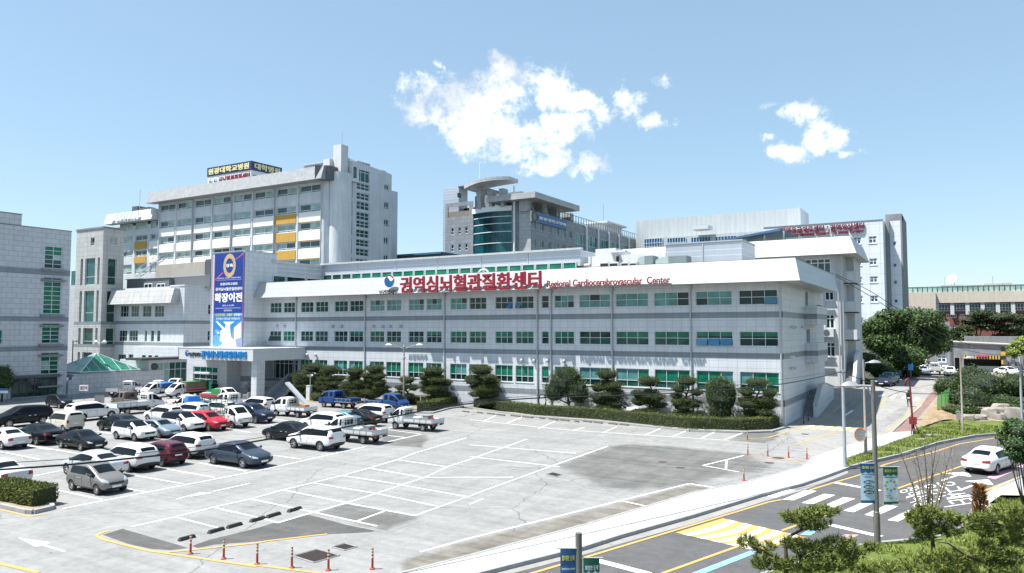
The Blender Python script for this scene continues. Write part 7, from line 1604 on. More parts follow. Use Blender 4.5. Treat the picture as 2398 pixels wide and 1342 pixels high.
# ------------------------------------------------------------------ street furniture
def fdist(p): return -p.x*_st+p.y*_ct
def upto(base, y, x=None): return D(x if x is not None else 1199, y, fdist(base)).z
def lamp_head(mb, c, d, L=.95, w=.17, mi=0):
    d = Vector(d).normalized(); s = d.cross(Vector((0, 0, 1))); n = 9
    for i in range(n):
        t0, t1 = i/n, (i+1)/n
        def rg(t):
            r = w*sin(pi*min(1, t*.9+.1))**.6; o = Vector(c)+d*L*t
            return [o+s*r, o+s*r*.6+Vector((0, 0, .16*sin(pi*t)+.01)), o-s*r*.6+Vector((0, 0, .16*sin(pi*t)+.01)), o-s*r, o-Vector((0, 0, .05))]
        a, b = rg(t0), rg(t1)
        for k in range(5): mb.quad(a[k], a[(k+1) % 5], b[(k+1) % 5], b[k], mi)
def street_lamp(label, base, ytop, m, r, arms, name='street_lamp', xtop=None, grp='street lamps', bz=None):
    b = G(*base); 
    if bz is not None: b.z = bz
    zt = upto(b, ytop, xtop or base[0]); t = thing(name, label, 'street lamp', b, group=grp)
    mb = MB(); mb.tube([(b.x, b.y, b.z-.1), (b.x, b.y, b.z+1.3), (b.x, b.y, b.z+1.32), (b.x, b.y, zt)], [r*1.25, r*1.2, r, r*.8], 10); mb.tube([(b.x, b.y, b.z), (b.x, b.y, b.z+.08)], r*2.2, 10); mb.build('pole', m, t, ang=40)
    for (d, L, dz, hl) in arms:
        d = Vector(d).normalized(); p = Vector((b.x, b.y, zt-.25)); a = MB(); q = p+d*L+Vector((0, 0, dz)); a.tube([p, q], r*.45, 7); a.tube([p-Vector((0, 0, .5)), p.lerp(q, .45)], r*.3, 6); a.build('arm', M_steel, t)
        h = MB(); lamp_head(h, q, d, hl); h.build('lamp_head', M_steel if hl < 1.5 else M_letterw, t, ang=50)
    return t
IR = Vector((_ct, _st, 0)); IL = -IR        # right / left as the camera sees them
b = G(945, 960); zt = upto(b, 815, 944); t = thing('street_lamp', 'tall double-arm lamp post standing in the car park before the main building', 'street lamp', b)
mb = MB(); mb.tube([(b.x, b.y, -.1), (b.x, b.y, 4.2), (b.x, b.y, zt)], [.11, .09, .07], 10); mb.lathe([(.09, 0), (.16, .06), (.16, .2), (.09, .28)], (b.x, b.y, zt-1.25), 10); mb.lathe([(.08, 0), (.13, .1), (.05, .35), (.0, .4)], (b.x, b.y, zt), 10); mb.build('pole', M_rust, t, ang=40)
for d in (IL, IR):
    p = Vector((b.x, b.y, zt)); q = p+d*1.35+Vector((0, 0, .34)); a = MB(); a.tube([p-Vector((0, 0, .1)), p.lerp(q, .5)-Vector((0, 0, .04)), q], .05, 7); a.build('arm', M_rust, t); h = MB(); lamp_head(h, q, d, .75, .19); h.build('lamp_head', M_letterw, t, ang=50)
for x, yb, yt, lb_ in ((726, 938, 878, 'slim garden lamp with two spotlights beside the cloud pine nearest the steps'), (893, 930, 872, 'slim garden lamp with spotlights between the two blue trucks')):
    b = G(x, yb); zt = upto(b, yt, x); t = thing('garden_lamp', lb_, 'lamp', b, group='slim garden lamps'); MB().tube([b, (b.x, b.y, zt)], .05, 7).build('pole', M_steel, t)
    h = MB(); h.tube([(b.x-.3, b.y, zt-.15), (b.x+.3, b.y, zt-.15)], .03, 6)
    for s in (-1, 1): h.tube([(b.x+s*.3, b.y, zt-.15), (b.x+s*.42, b.y-.12, zt+.0)], [.05, .12], 8)
    h.tube([(b.x, b.y, zt-.1), (b.x, b.y, zt+.1)], [.07, .13], 8); h.build('spotlights', M_steel, t)
street_lamp('brown lamp post with curved lamp head standing behind the hedge', (1380, 968), 884, M_steel, .09, [(IR, .45, .05, 1.1)])
street_lamp('tall slim brown lamp post carrying the traffic mirror by the verge', (2028, 1072), 842, M_rust, .085, [(IR, .35, .05, .9)], xtop=2023, bz=.15)
bp = street_lamp('thick dark lamp post with two hanging banners on the near lawn', (2055, 1282), 890, mat('weathered_pole', (.17, .165, .15), .5, .2, var=.15, vs=2), .105, [(IL, .55, .02, .78)], xtop=2057, bz=.12)
street_lamp('slim brown lamp post on the grass verge by the boulders', (2255, 1018), 832, M_rust, .08, [(IR, .4, .02, .95)], xtop=2243, bz=.2)
street_lamp('slim grey lamp post by the terrace wall at the left', (167, 915), 797, M_rust, .09, [(IR, .3, .05, .6)], xtop=171)
b = Vector((XE-2.0, Wall('x', XE-2.0).u(233, 860), 2.7)); t = thing('globe_lamp', 'double globe lamp standing on the terrace behind the pyramid', 'lamp', b); zt = Wall('x', XE-2).z(234, 797); MB().tube([b, (b.x, b.y, zt)], .06, 7).build('pole', M_steel, t)
h = MB()
for s in (-1, 1): c = b+IR*s*.62; h.tube([(b.x, b.y, zt-.3), (c.x, c.y, zt-.3)], .035, 6); h.lathe([(.04, .5), (.26, .3), (.3, .15), (.2, 0)], (c.x, c.y, zt-.45), 12)
h.build('lamp_heads', M_letterw, t, ang=50)
b = G(1979, 1099); b.z = .15; zt = upto(b, 866, 1984); t = thing('utility_pole', 'plain pale steel pole carrying the cable at the pavement edge', 'pole', b); mb = MB(); mb.tube([b, (b.x, b.y, zt)], [.115, .09], 12); mb.lathe([(.12, 0), (.12, .1)], (b.x, b.y, zt-.15), 12); mb.tube([(b.x, b.y, .15), (b.x, b.y, .3)], .16, 12); mb.build('pole', mat('galvanised_pole', (.40, .43, .46), .45, .3, var=.1), t, smooth=False, ang=40)
pole_top = Vector((b.x, b.y, zt-.12))
b = D(2395, 1022, 60); b.z = .2; zt = upto(b, 835, 2393); t = thing('utility_pole', 'bluish steel pole with camera boxes at the right edge', 'pole', b); MB().tube([b, (b.x, b.y, zt)], [.10, .08], 10).build('pole', bpy.data.materials['galvanised_pole'], t, ang=40)
mb = MB()
for i in range(4): p = b+IL*(.25+.3*i); mb.box((p.x-.14, p.y-.14, zt-.75+.16*(i % 2)), (p.x+.14, p.y+.14, zt-.4+.16*(i % 2)))
mb.tube([b+Vector((0, 0, zt-.5-b.z)), b+IL*1.3+Vector((0, 0, zt-.45-b.z))], .04, 6); mb.build('camera_boxes', M_dark, t)
# convex mirror
p = D(2026, 1018, fdist(G(2028, 1072))-.2); t = thing('traffic_mirror', 'round orange-rimmed traffic mirror seen from behind on the slim brown lamp post', 'mirror', p)
nv = Vector((.25, .9, -.1)); nv = (nv.x*IR+Vector((-_st, _ct, 0))*nv.y).normalized(); c = p+IL*.33; mb = MB(); mb.disc(c, .42, -nv, 24, 0, .8); mb.build('mirror_back', M_concg, t); mb = MB(); a = IR-nv*IR.dot(nv); a.normalize(); ring_ = [c+nv*.02+a*cos(2*pi*i/24)*.36+Vector((0, 0, 1))*sin(2*pi*i/24)*.45 for i in range(25)]; mb.tube(ring_, .035, 6); mb.build('orange_rim', mat('orange_rim', (.6, .17, .03), .5, var=0), t); mb = MB(); mb.box(p-Vector((.09, .09, .12)), p+Vector((.09, .09, .12))); mb.tube([p, c], .03, 6); mb.build('bracket', M_steel, t)
# pole banners
def flag(parent, base, x0, x1, y0, y1, dist, skew, cols, side):
    W_ = Wall(o=D(x0, y0, dist), r=(D(x1, y0+skew, dist)-D(x0, y0, dist))*Vector((1, 1, 0)))
    return W_
def pole_banner(label, pb, x0, x1, yt, yb, lines, top, foot, ground, seed, hang):
    ds = fdist(pb)+hang; z0, z1 = D(x0, yb, ds).z, D(x0, yt, ds).z; o = D(x0, yt, ds); e = D(x1, yt, ds); o.z = e.z = 0; W_ = Wall(o=o, r=e-o); w = (e-o).length; h = z1-z0
    t = thing('pole_banner', label, 'banner', W_.P(w/2, z0, 0)); mb = MB(); B = lambda s, q, d=0: W_.P(w*s, z0+h*q, d-.05*sin(s*3+seed)*.6)
    for i in range(8):
        a, b_ = i/8, (i+1)/8
        for j in range(6): mb.quad(B(a, j/6), B(b_, j/6), B(b_, (j+1)/6), B(a, (j+1)/6), 0)
    mb.build('cloth', [ground], t)
    mb = MB(); ft = MB(); n = 24
    for i in range(n):
        a, b_ = i/n, (i+1)/n; sc = lambda s: .80-.045*abs(sin(pi*s*2.5+.6)); mb.quad(B(a, sc(a), -.006), B(b_, sc(b_), -.006), B(b_, 1, -.006), B(a, 1, -.006), 0); ft.quad(B(a, 0, -.006), B(b_, 0, -.006), B(b_, .07, -.006), B(a, .07, -.006))
    mb.build('coloured_border', top, t); ft.build('coloured_border', foot, t)
    for s, q0, q1, r0, r1, m in lines:
        mb = MB(); vs, fs = glyphs(s, .03); xs = [v.x for v in vs]; ys = [v.y for v in vs]
        mb.add([B(q0+(v.x-min(xs))/(max(xs)-min(xs))*(q1-q0), r0+(v.y-min(ys))/(max(ys)-min(ys))*(r1-r0), -.016) for v in vs], fs); mb.build('print', m, t)
    mb = MB(); p0, p1 = W_.P(-.1, z1, 0), W_.P(w+.1, z1, 0); mb.tube([p0, p1], .02, 6); q = Vector((pb.x, pb.y, z1)); mb.tube([p1 if (p1-q).length < (p0-q).length else p0, q], .02, 6); p0, p1 = W_.P(-.02, z0, 0), W_.P(w+.02, z0, 0); mb.tube([p0, p1], .012, 6); q = Vector((pb.x, pb.y, z0)); mb.tube([p1 if (p1-q).length < (p0-q).length else p0, q], .015, 6); mb.build('hanging_rod', M_steel, t)
    return t, B
M_btop = mat('banner_navy', (.02, .10, .25), .6, var=0); M_gtop = mat('banner_green', (.012, .12, .075), .6, var=0); M_pale = mat('banner_pale_blue', (.48, .66, .78), .6, var=.06); M_palew = mat('banner_white', (.66, .74, .78), .6, var=.04)
bpos = Vector(ORG[bp.name]) if bp.name in ORG else bp.location.copy(); bpos = bp.location.copy()
t, B = pole_banner('pale blue hanging banner with navy top on the left of the thick lamp post', bpos, 2014, 2049, 1085, 1178, [('함께한 신뢰', .12, .90, .865, .93, M_lety), ('원광대학교치과병원', .08, .95, .70, .728, M_navy), ('진료협신', .26, .75, .645, .68, M_navy)], M_btop, M_btop, M_pale, 0, -.05)
for k, (q, m) in enumerate(((.53, M_btop), (.405, M_gtop), (.28, M_navy))):
    mb = MB(); mb.poly([B(.52+.36*cos(2*pi*i/20), q+.045*sin(2*pi*i/20), -.02) for i in range(20)]); mb.build('oval_badge', m, t); mb = MB(); vs, fs = glyphs(('완벽한 진료', '정확한 진료', '나눔의 진료')[k], .03); xs = [v.x for v in vs]; ys = [v.y for v in vs]
    mb.add([B(.27+(v.x-min(xs))/(max(xs)-min(xs))*.5, q-.02+(v.y-min(ys))/(max(ys)-min(ys))*.04, -.03) for v in vs], fs); mb.build('print', M_letterw, t)
t, B = pole_banner('white hanging banner with green top and ring of coloured dots', bpos, 2066.5, 2102.5, 1093, 1181, [('희망찬 도약', .1, .92, .855, .93, M_lety), ('각 분야 전문의 협진', .07, .95, .70, .735, M_gtop), ('보건의료', .12, .5, .225, .25, M_gtop), ('열린 서비스', .2, .7, .18, .205, M_gtop), ('열린 시스템', .4, .92, .135, .16, M_gtop)], M_gtop, M_gtop, M_palew, 1.5, -.05)
for k in range(8):
    a = 2*pi*k/8; mb = MB(); cx, cy = .5+.36*cos(a), .50+.125*sin(a); mb.poly([B(cx+.095*cos(2*pi*i/16), cy+.032*sin(2*pi*i/16), -.02) for i in range(16)]); mb.build('colour_dot', [M_blue, mat('dot_orange', (.55, .26, .05), .6, var=0) if k == 1 else bpy.data.materials['dot_orange'] if k > 1 else M_yel, M_blue, M_stripe][[0, 1, 0, 3, 0, 3, 0, 1][k]], t)
# pole and banners cut by the lower edge
b = D(1356, 1420, 22); b.z = .15; zt = upto(b, 1248, 1356); t = thing('banner_pole', 'short steel pole at the lower edge with a blue and a green banner', 'pole', b); MB().tube([b, (b.x, b.y, zt)], .095, 12).build('pole', bpy.data.materials['weathered_pole'], t, ang=40)
tb, B = pole_banner('deep blue hanging banner with yellow lettering at the lower edge', b, 1312, 1349, 1284, 1440, [('함께한 신뢰', .1, .9, .82, .90, M_lety), ('원광대학교치과병원', .08, .92, .68, .71, M_letterw)], M_btop, M_btop, M_boardblue, .5, -.05)
mb = MB(); mb.poly([B(.5+.45*cos(pi*i/14), .42+.14*sin(pi*i/14), -.02) for i in range(15)]); mb.build('yellow_sun', M_yel, tb)
pole_banner('dark green hanging banner with white lettering at the lower edge', b, 1366, 1404, 1306, 1450, [('희망찬 도약', .1, .92, .80, .88, M_letterw)], M_gtop, M_gtop, M_palew, 1.1, -.05)
# red water stand-pipe
b = G(2140, 1022); b.z = .2; t = thing('water_standpipe', 'tall red water filling standpipe with hooked spout at the verge', 'standpipe', b); M_rp = mat('red_pipe', (.20, .018, .018), .5, var=.15, vs=3); ds = fdist(b)
q = [D(x, y, ds) for x, y in ((2137, 1003), (2136, 975), (2133, 930), (2130, 893), (2127, 886), (2121, 890), (2120, 903))]; mb = MB(); mb.tube(q, [.10, .085, .075, .07, .07, .07, .085], 10); mb.build('pipe', M_rp, t, smooth=True)
mb = MB(); c = D(2138, 985, ds); mb.box(c-Vector((.28, .22, .28)), c+Vector((.28, .22, .28))); mb.tube([c, c+IR*.7+Vector((0, 0, .1))], .03, 6); mb.build('valve_box', M_rp, t); mb = MB()
for x, y in ((2133, 1024), (2145, 1024), (2160, 1027), (2139, 1026)): mb.tube([c, D(x, y, ds)], .045, 6)
mb.build('stand_legs', M_rp, t)
# green mesh fence
f0, f1 = G(2196, 972), G(2222, 950); t = thing('mesh_fence', 'bright green mesh fence panel beside the brick path', 'fence', f0); mg = mat('fence_green', (.10, .36, .09), .55, var=.05); ds0, ds1 = fdist(f0), fdist(f1); a0, a1, t0, t1 = D(2195, 972, ds0), D(2221, 948, ds1), D(2196, 924, ds0), D(2223, 908, ds1)
for s in (0, .33, .66, 1): p, q = a0.lerp(a1, s), t0.lerp(t1, s); MB().tube([p, q], .05, 7).build('fence_post', mg, t)
mb = MB()
for k in range(15): mb.tube([a0.lerp(t0, .05+.9*k/14), a1.lerp(t1, .05+.9*k/14)], .012, 4)
for k in range(40): s = k/39; mb.tube([a0.lerp(a1, s).lerp(t0.lerp(t1, s), .05), a0.lerp(a1, s).lerp(t0.lerp(t1, s), .95)], .010, 4)
mb.build('mesh_panel', mg, t)
p = D(2246, 973, 68); t = MB(); t.box(p-Vector((.22, .2, .35)), p+Vector((.22, .2, .35)), 0); t.tube([p-Vector((0, 0, .9)), p], .05, 6, 0); t.box(p+Vector((-.24, -.22, .35)), p+Vector((.24, .22, .39)), 0); tag(t.build('control_cabinet', M_concg, org=p-Vector((0, 0, .9))), 'small grey control cabinet beside the slim verge lamp post', 'cabinet')
# bollards
def bollard(label, x, y, grp, h=.75):
    b = G(x, y); z = b.z+.01; t = thing('bollard', label, 'bollard', (b.x, b.y, z), group=grp); m = MB(); m.lathe([(.11, 0), (.10, .03), (.045, .06), (.038, h-.04), (.034, h), (.0, h+.02)], (b.x, b.y, z), 12); m.build('post', M_bol, t, ang=40)
    m = MB()
    for k in (.55, .72, .86): m.lathe([(.044, h*k), (.043, h*k+.06)], (b.x, b.y, z), 12)
    m.build('reflective_band', M_bolw, t)
M_bol = mat('bollard_red', (.32, .04, .025), .5, var=.1); M_bolw = mat('bollard_band', (.62, .55, .45), .4, var=0)
g1 = 'red bollards along the yellow line at the lower left'
for (x, y), lb_ in ((A4(1783, 870), 'red bollard nearest the black wheel stops, leftmost of the lower row'), (B4(95, 997), 'red bollard second from the left in the lower row'), (B4(408, 1047), 'red bollard with a collared double base in the lower row'), (B4(733, 1080), 'red bollard left of the large drain grate'), (B4(1075, 1104), 'red bollard right of the large drain grate'), (B4(1487, 1092), 'red bollard at the right end of the lower row')): bollard(lb_, x, y, g1)
g2 = 'red bollards at the driveway mouth'
for (x, y), lb_ in ((D2(173, 106), 'red bollard in the dark patch before the hedge end'), (D2(177, 226), 'red bollard at the corner of the white parking lines'), (D2(337, 236), 'red bollard left of the manhole at the driveway mouth'), (D2(505, 247), 'red bollard right of the manhole at the driveway mouth'), (D2(652, 259), 'red bollard on the pavement kerb at the driveway mouth'), (D2(145, 432), 'red bollard on a rubber foot by the pavement kerb')): bollard(lb_, x, y, g2)
for x, y, lb_ in ((1882, 992, 'short striped delineator left of the side steps'), (1893, 985, 'short striped delineator in front of the side steps')):
    b = G(x, y); t = thing('delineator', lb_, 'bollard', b, group='striped delineators'); m = MB(); m.lathe([(.09, 0), (.06, .05), (.05, .55), (0, .58)], (b.x, b.y, b.z), 10); m.build('post', M_rub, t, ang=40); m = MB(); m.lathe([(.056, .3), (.054, .4)], (b.x, b.y, b.z), 10); m.lathe([(.058, .12), (.057, .2)], (b.x, b.y, b.z), 10); m.build('stripe', mat('delineator_orange', (.6, .2, .03), .5, var=0), t)
b = G(2200, 891); t = thing('traffic_cone', 'single red traffic cone on the far road', 'cone', b); m = MB(); m.lathe([(.17, .03), (.03, .72), (0, .73)], b, 12); m.build('cone', M_bol, t, ang=40); m = MB(); m.box((b.x-.22, b.y-.22, b.z), (b.x+.22, b.y+.22, b.z+.04)); m.build('base', M_bol, t)
# wheel stops
M_stop = mat('wheel_stop_dark', (.035, .033, .030), .8, var=.2, vs=6)
def wstop(a, b, label, grp, m, w=.13, h=.11):
    a, b = G(*a), G(*b); d = b-a; L = d.length; d.normalize(); n = Vector((-d.y, d.x, 0))*w; z = .014; mb = MB()
    if L < .3: return
    k = n*.55
    mb.hexa([a-n+Vector((0, 0, z)), b-n+Vector((0, 0, z)), b+n+Vector((0, 0, z)), a+n+Vector((0, 0, z)), a+d*.06-k+Vector((0, 0, z+h)), b-d*.06-k+Vector((0, 0, z+h)), b-d*.06+k+Vector((0, 0, z+h)), a+d*.06+k+Vector((0, 0, z+h))])
    tag(mb.build('wheel_stop', m, org=(a+b)/2), label, 'wheel stop', grp)
HS = [C6(*q) for q in ((1360, 690), (1430, 700), (1525, 703), (1580, 712), (1635, 715), (1720, 725), (1740, 728), (1832, 738), (1900, 738), (2005, 752), (2030, 752), (2145, 765), (2225, 767), (2275, 775))]+[E8(*q) for q in ((125, 555), (195, 565), (212, 563), (285, 572), (332, 573), (360, 580), (398, 574), (465, 582), (482, 581), (550, 590), (600, 591), (670, 600), (688, 599), (760, 607), (788, 605), (855, 612), (870, 613), (940, 621), (957, 613), (1022, 622), (1040, 622), (1110, 630), (1158, 629), (1228, 638), (1247, 636), (1317, 645), (1368, 646), (1440, 655), (1460, 651), (1535, 660), (1587, 660), (1662, 668))]
M_stop2 = mat('wheel_stop_brown', (.085, .07, .055), .85, var=.25, vs=6)
for i in range(0, len(HS), 2): wstop(HS[i], HS[i+1], 'low dark brown wheel stop in the row along the hedge', 'brown wheel stops along the hedge', M_stop2)
BS = [A4(1672, 752), A4(1825, 712), A4(1950, 682), A4(2095, 640), A4(2125, 634), A4(2262, 595), B4(345, 655), B4(480, 618), B4(498, 615), B4(623, 577), B4(698, 562), B4(818, 525)]
for i, lb_ in zip(range(0, 12, 2), ('black wheel stop nearest the camera, beside the leftmost bollard', 'black wheel stop second from the near end of its row', 'black wheel stop third from the near end of its row', 'black wheel stop fourth from the near end of its row', 'black wheel stop fifth from the near end of its row', 'black wheel stop at the far end of its row by the white line')): wstop(BS[i], BS[i+1], lb_, 'black wheel stops on the lower side of the car park', M_stop, .11, .13)
# drains and manholes
M_iron = mat('rusty_iron', (.055, .030, .024), .8, var=.3, vs=5); M_ironr = mat('manhole_iron', (.10, .065, .05), .8, var=.3, vs=6)
def grate(label, c, grp):
    P = [G(*q, .016) for q in c]; mb = MB(); mb.poly(P, 0); n = 14; e = Vector((0, 0, .006))
    for i in range(n): a, b = P[0].lerp(P[1], (i+.3)/n), P[3].lerp(P[2], (i+.3)/n); a2, b2 = P[0].lerp(P[1], (i+.7)/n), P[3].lerp(P[2], (i+.7)/n); mb.quad(a+e, a2+e, b2+e, b+e, 1)
    for i in range(4): mb.tube([P[i]+e, P[(i+1) % 4]+e], .03, 4, 2)
    tag(mb.build('drain_grate', [M_black, M_iron, M_concg], org=(P[0]+P[2])/2), label, 'drain grate', grp)
grate('large dark square drain grate between two red bollards', [B4(745, 968), B4(940, 1030), B4(1180, 962), B4(970, 905)], 'drain grates'); grate('smaller dark drain grate behind the large one', [B4(1110, 885), B4(1230, 915), B4(1345, 882), B4(1228, 850)], 'drain grates'); grate('brown drain grate at the edge of the grey asphalt patch', [C3(610, 381), C3(690, 399), C3(745, 381), C3(670, 365)], 'drain grates')
def manhole(label, x, y, w):
    c = G(x, y); k = FPX/fdist(c); r = w/k; mb = MB(); mb.lathe([(r, .018), (r*.9, .022)], (c.x, c.y, c.z), 24, 1); mb.lathe([(r*.9, .022), (.001, .022)], (c.x, c.y, c.z), 24, 0); mb.lathe([(r*.6, .024), (r*.5, .026), (r*.4, .024)], (c.x, c.y, c.z), 20, 1); tag(mb.build('manhole_cover', [M_ironr, M_iron], org=c), label, 'manhole cover', 'manhole covers')
for (x, y), w, lb_ in ((C3(1548, 283), 11, 'round manhole cover with yellow paint in the grey patch'), (C3(1690, 328), 11, 'round manhole cover just below the yellow-edged one'), (D2(420, 250), 14, 'manhole cover between the driveway bollards'), (D2(350, 290), 11, 'manhole cover inside the white parking lines'), (D2(638, 58), 9, 'manhole cover in the middle of the driveway'), (D2(1400, 597), 12, 'manhole cover beside the road lettering'), (D2(1535, 775), 17, 'largest manhole cover on the road below the crossing')): manhole(lb_, x, y, w)
# signs
b = Vector(G(197, 938)); t = thing('no_smoking_sign', 'white board with red Korean lettering on a thin post at the terrace wall', 'sign', b); ds = fdist(b); W_ = Wall(o=D(186, 910, ds), r=D(206, 908, ds)-D(186, 910, ds)); w = (D(206, 908, ds)-D(186, 910, ds)).length; z0, z1 = D(196, 915.5, ds).z, D(196, 901.5, ds).z
mb = MB(); mb.wb(W_, 0, w, z0, z1, 0, .04); mb.build('board', M_letterw, t); mb = MB(); letter(mb, '흡연구역', W_, .1, w-.1, z0+.15, z1-.15, -.006, 0, 0, .05); mb.build('lettering', M_red, t); MB().tube([b, W_.P(w/2, z0, .05)], .03, 6).build('post', M_dark, t)
b = G(232, 962); t = thing('blank_sign', 'grey back of a sign board on a short post beside the white estate car', 'sign', b); ds = fdist(b); q0, q1 = D(221, 942, ds), D(244, 940, ds); W_ = Wall(o=q0, r=q1-q0); mb = MB(); mb.wb(W_, 0, (q1-q0).length, D(232, 944, ds).z, D(232, 926, ds).z, 0, .03); mb.build('board', M_concg, t); MB().tube([b, (b.x, b.y, D(232, 936, ds).z)], .035, 6).build('post', M_dark, t)
b = G(6, 945); t = thing('blue_sign', 'blue topped information sign at the left edge below the street tree', 'sign', b); ds = fdist(b); q0, q1 = D(-8, 918, ds), D(18, 917, ds); W_ = Wall(o=q0, r=q1-q0); L = (q1-q0).length; mb = MB(); mb.wb(W_, 0, L, D(5, 915, ds).z, D(5, 909.5, ds).z, 0, .05, 0); mb.wb(W_, 0, L, D(5, 921, ds).z, D(5, 915, ds).z, 0, .05, 1); mb.build('board', [M_boardblue, M_letterw], t); mb = MB()
for u in (.1, L-.1): mb.tube([W_.P(u, 0, .03), W_.P(u, D(5, 921, ds).z, .03)], .03, 6)
mb.build('post', M_dark, t)
b = G(1803, 987); t = thing('meter_post', 'pale post with a small meter box at the right end of the hedge', 'post', b); zt = upto(b, 922, 1801); MB().tube([b+Vector((0, .4, 0)), (b.x, b.y+.4, zt)], .06, 8).build('post', M_beige, t); z = upto(b, 958, 1801); mb = MB(); mb.box((b.x-.22, b.y+.2, z), (b.x+.12, b.y+.34, z+.45)); mb.tube([(b.x-.06, b.y+.33, z+.2), (b.x-.06, b.y+.4, z+.2)], .03, 6); mb.build('meter_box', M_steel, t)
b = D(2133, 873, 112); t = thing('parking_sign', 'blue square sign under the big tree', 'sign', (b.x, b.y, 1.7)); W_ = Wall(o=D(2127, 866, 105), r=D(2139, 866, 105)-D(2127, 866, 105)); L = (D(2139, 866, 105)-D(2127, 866, 105)).length; mb = MB(); mb.wb(W_, 0, L, D(2133, 867, 105).z, D(2133, 853, 105).z, 0, .05); mb.build('board', M_signblue, t); q = W_.P(L/2, 1.7, .04); MB().tube([q, W_.P(L/2, D(2133, 867, 105).z, .04)], .05, 6).build('post', M_dark, t)
for x, w, lb_ in ((704, 11, 'white notice pillar left of the garden lamp'), (743, 9, 'white notice pillar right of the garden lamp')):
    b = G(x+8, 938); b.y += .6; mb = MB(); mb.box((b.x-.3, b.y, 0), (b.x+.3, b.y+.5, 1.75)); mb.box((b.x-.34, b.y-.04, 1.75), (b.x+.34, b.y+.54, 1.82)); tag(mb.build('notice_pillar', M_render, org=(b.x, b.y, 0)), lb_, 'pillar', 'white pillars by the entrance bed')
mb = MB(); b = G(562, 946); mb.box((b.x-.9, b.y, 0), (b.x+.9, b.y+.3, .35))
for i in range(4): mb.box((b.x+.4, b.y+.02, .35+i*.22), (b.x+1.3, b.y+.28, .47+i*.22))
mb.box((b.x+1.2, b.y, 0), (b.x+1.45, b.y+.3, 1.4)); tag(mb.build('low_railing', M_concg, org=(b.x, b.y, 0)), 'short concrete slatted railing beside the yellow-green shrub', 'railing')
# cables
def cable(label, pts, r, name='overhead_cable', n=14):
    P = [D(*q) if not isinstance(q, Vector) else q for q in pts]; out = []
    for i in range(len(P)-1):
        p0, p1, p2, p3 = P[max(0, i-1)], P[i], P[i+1], P[min(len(P)-1, i+2)]
        for k in range(n):
            t = k/n; out.append(.5*((2*p1)+(p2-p0)*t+(2*p0-5*p1+4*p2-p3)*t*t+(3*p1-p0-3*p2+p3)*t**3))
    out.append(P[-1]); mb = MB(); mb.tube(out, r, 6); tag(mb.build(name, M_rub, org=P[0]), label, 'cable')
def inv(t, a=47.3, b=20.0): return 1/((1-t)/a+t/b)
cable('thick black cable sagging from the steel pole across the car park to the left', [pole_top]+[(x, y, inv((1984-x)/2100)) for x, y in ((1840, 898), (1640, 917), (1450, 926), (1262, 932), (1120, 943), (1000, 960), (800, 1002), (620, 1030), (480, 1054), (300, 1074), (150, 1089), (-120, 1108))], .028)
cable('thin black wire running just above the thick cable over the car park', [pole_top+Vector((0, 0, .05))]+[(x, y, inv((1984-x)/2100)) for x, y in ((1640, 911), (1262, 926), (1000, 955), (620, 1023), (300, 1064), (-120, 1092))], .010)
cable('black cable loop from the steel pole to the dark bushes on the right', [pole_top, (2060, 905, 52), (2140, 921, 58), (2215, 920, 66), (2300, 905, 76), (2345, 880, 90)], .03)
for i, (ys, lb_) in enumerate(((((642, 640), (690, 685), (733, 728), (795, 783), (812, 806), (830, 828)), 'upper black wire from the fascia corner to the far poles'), (((646, 646), (700, 697), (745, 742), (808, 800), (826, 822), (838, 838)), 'lower black wire from the fascia corner to the far poles'))):
    cable(lb_, [(1957, ys[0][0], 84), (2040, ys[1][1]-2, 90), (2105, ys[2][0]-8, 96), (2200, ys[3][1]-4, 105), (2290, ys[4][0], 112), (2400, ys[5][0]-4, 120)], .035)
b = D(2232, 862, 120); t = thing('far_pole', 'slim dark pole by the concrete annexe carrying the wires', 'pole', (b.x, b.y, 1.7)); MB().tube([(b.x, b.y, 1.7), (b.x, b.y, D(2231, 790, 120).z)], .12, 7).build('pole', M_dark, t); b2 = D(2223, 800, 126); MB().tube([(b2.x, b2.y, 1.7), (b2.x, b2.y, D(2222, 768, 126).z)], .3, 8).build('pole', M_concg, t)
# coil of cable at the hedge lamp
c = Wall('y', 70.9).P(*Wall('y', 70.9).px(1270, 937)); mb = MB(); mb.tube([c+Vector((.45*cos(2*pi*i/20), 0, .62*sin(2*pi*i/20))) for i in range(21)], .05, 6); p = Wall('y', 70.9).px(1262, 900); mb.tube([(c.x+.4, 70.95, 0), (c.x+.4, 70.95, p[1])], .05, 7); tag(mb.build('cable_coil', M_rub, org=(c.x, c.y, 0)), 'coil of black cable on a thin post at the facade', 'cable coil')
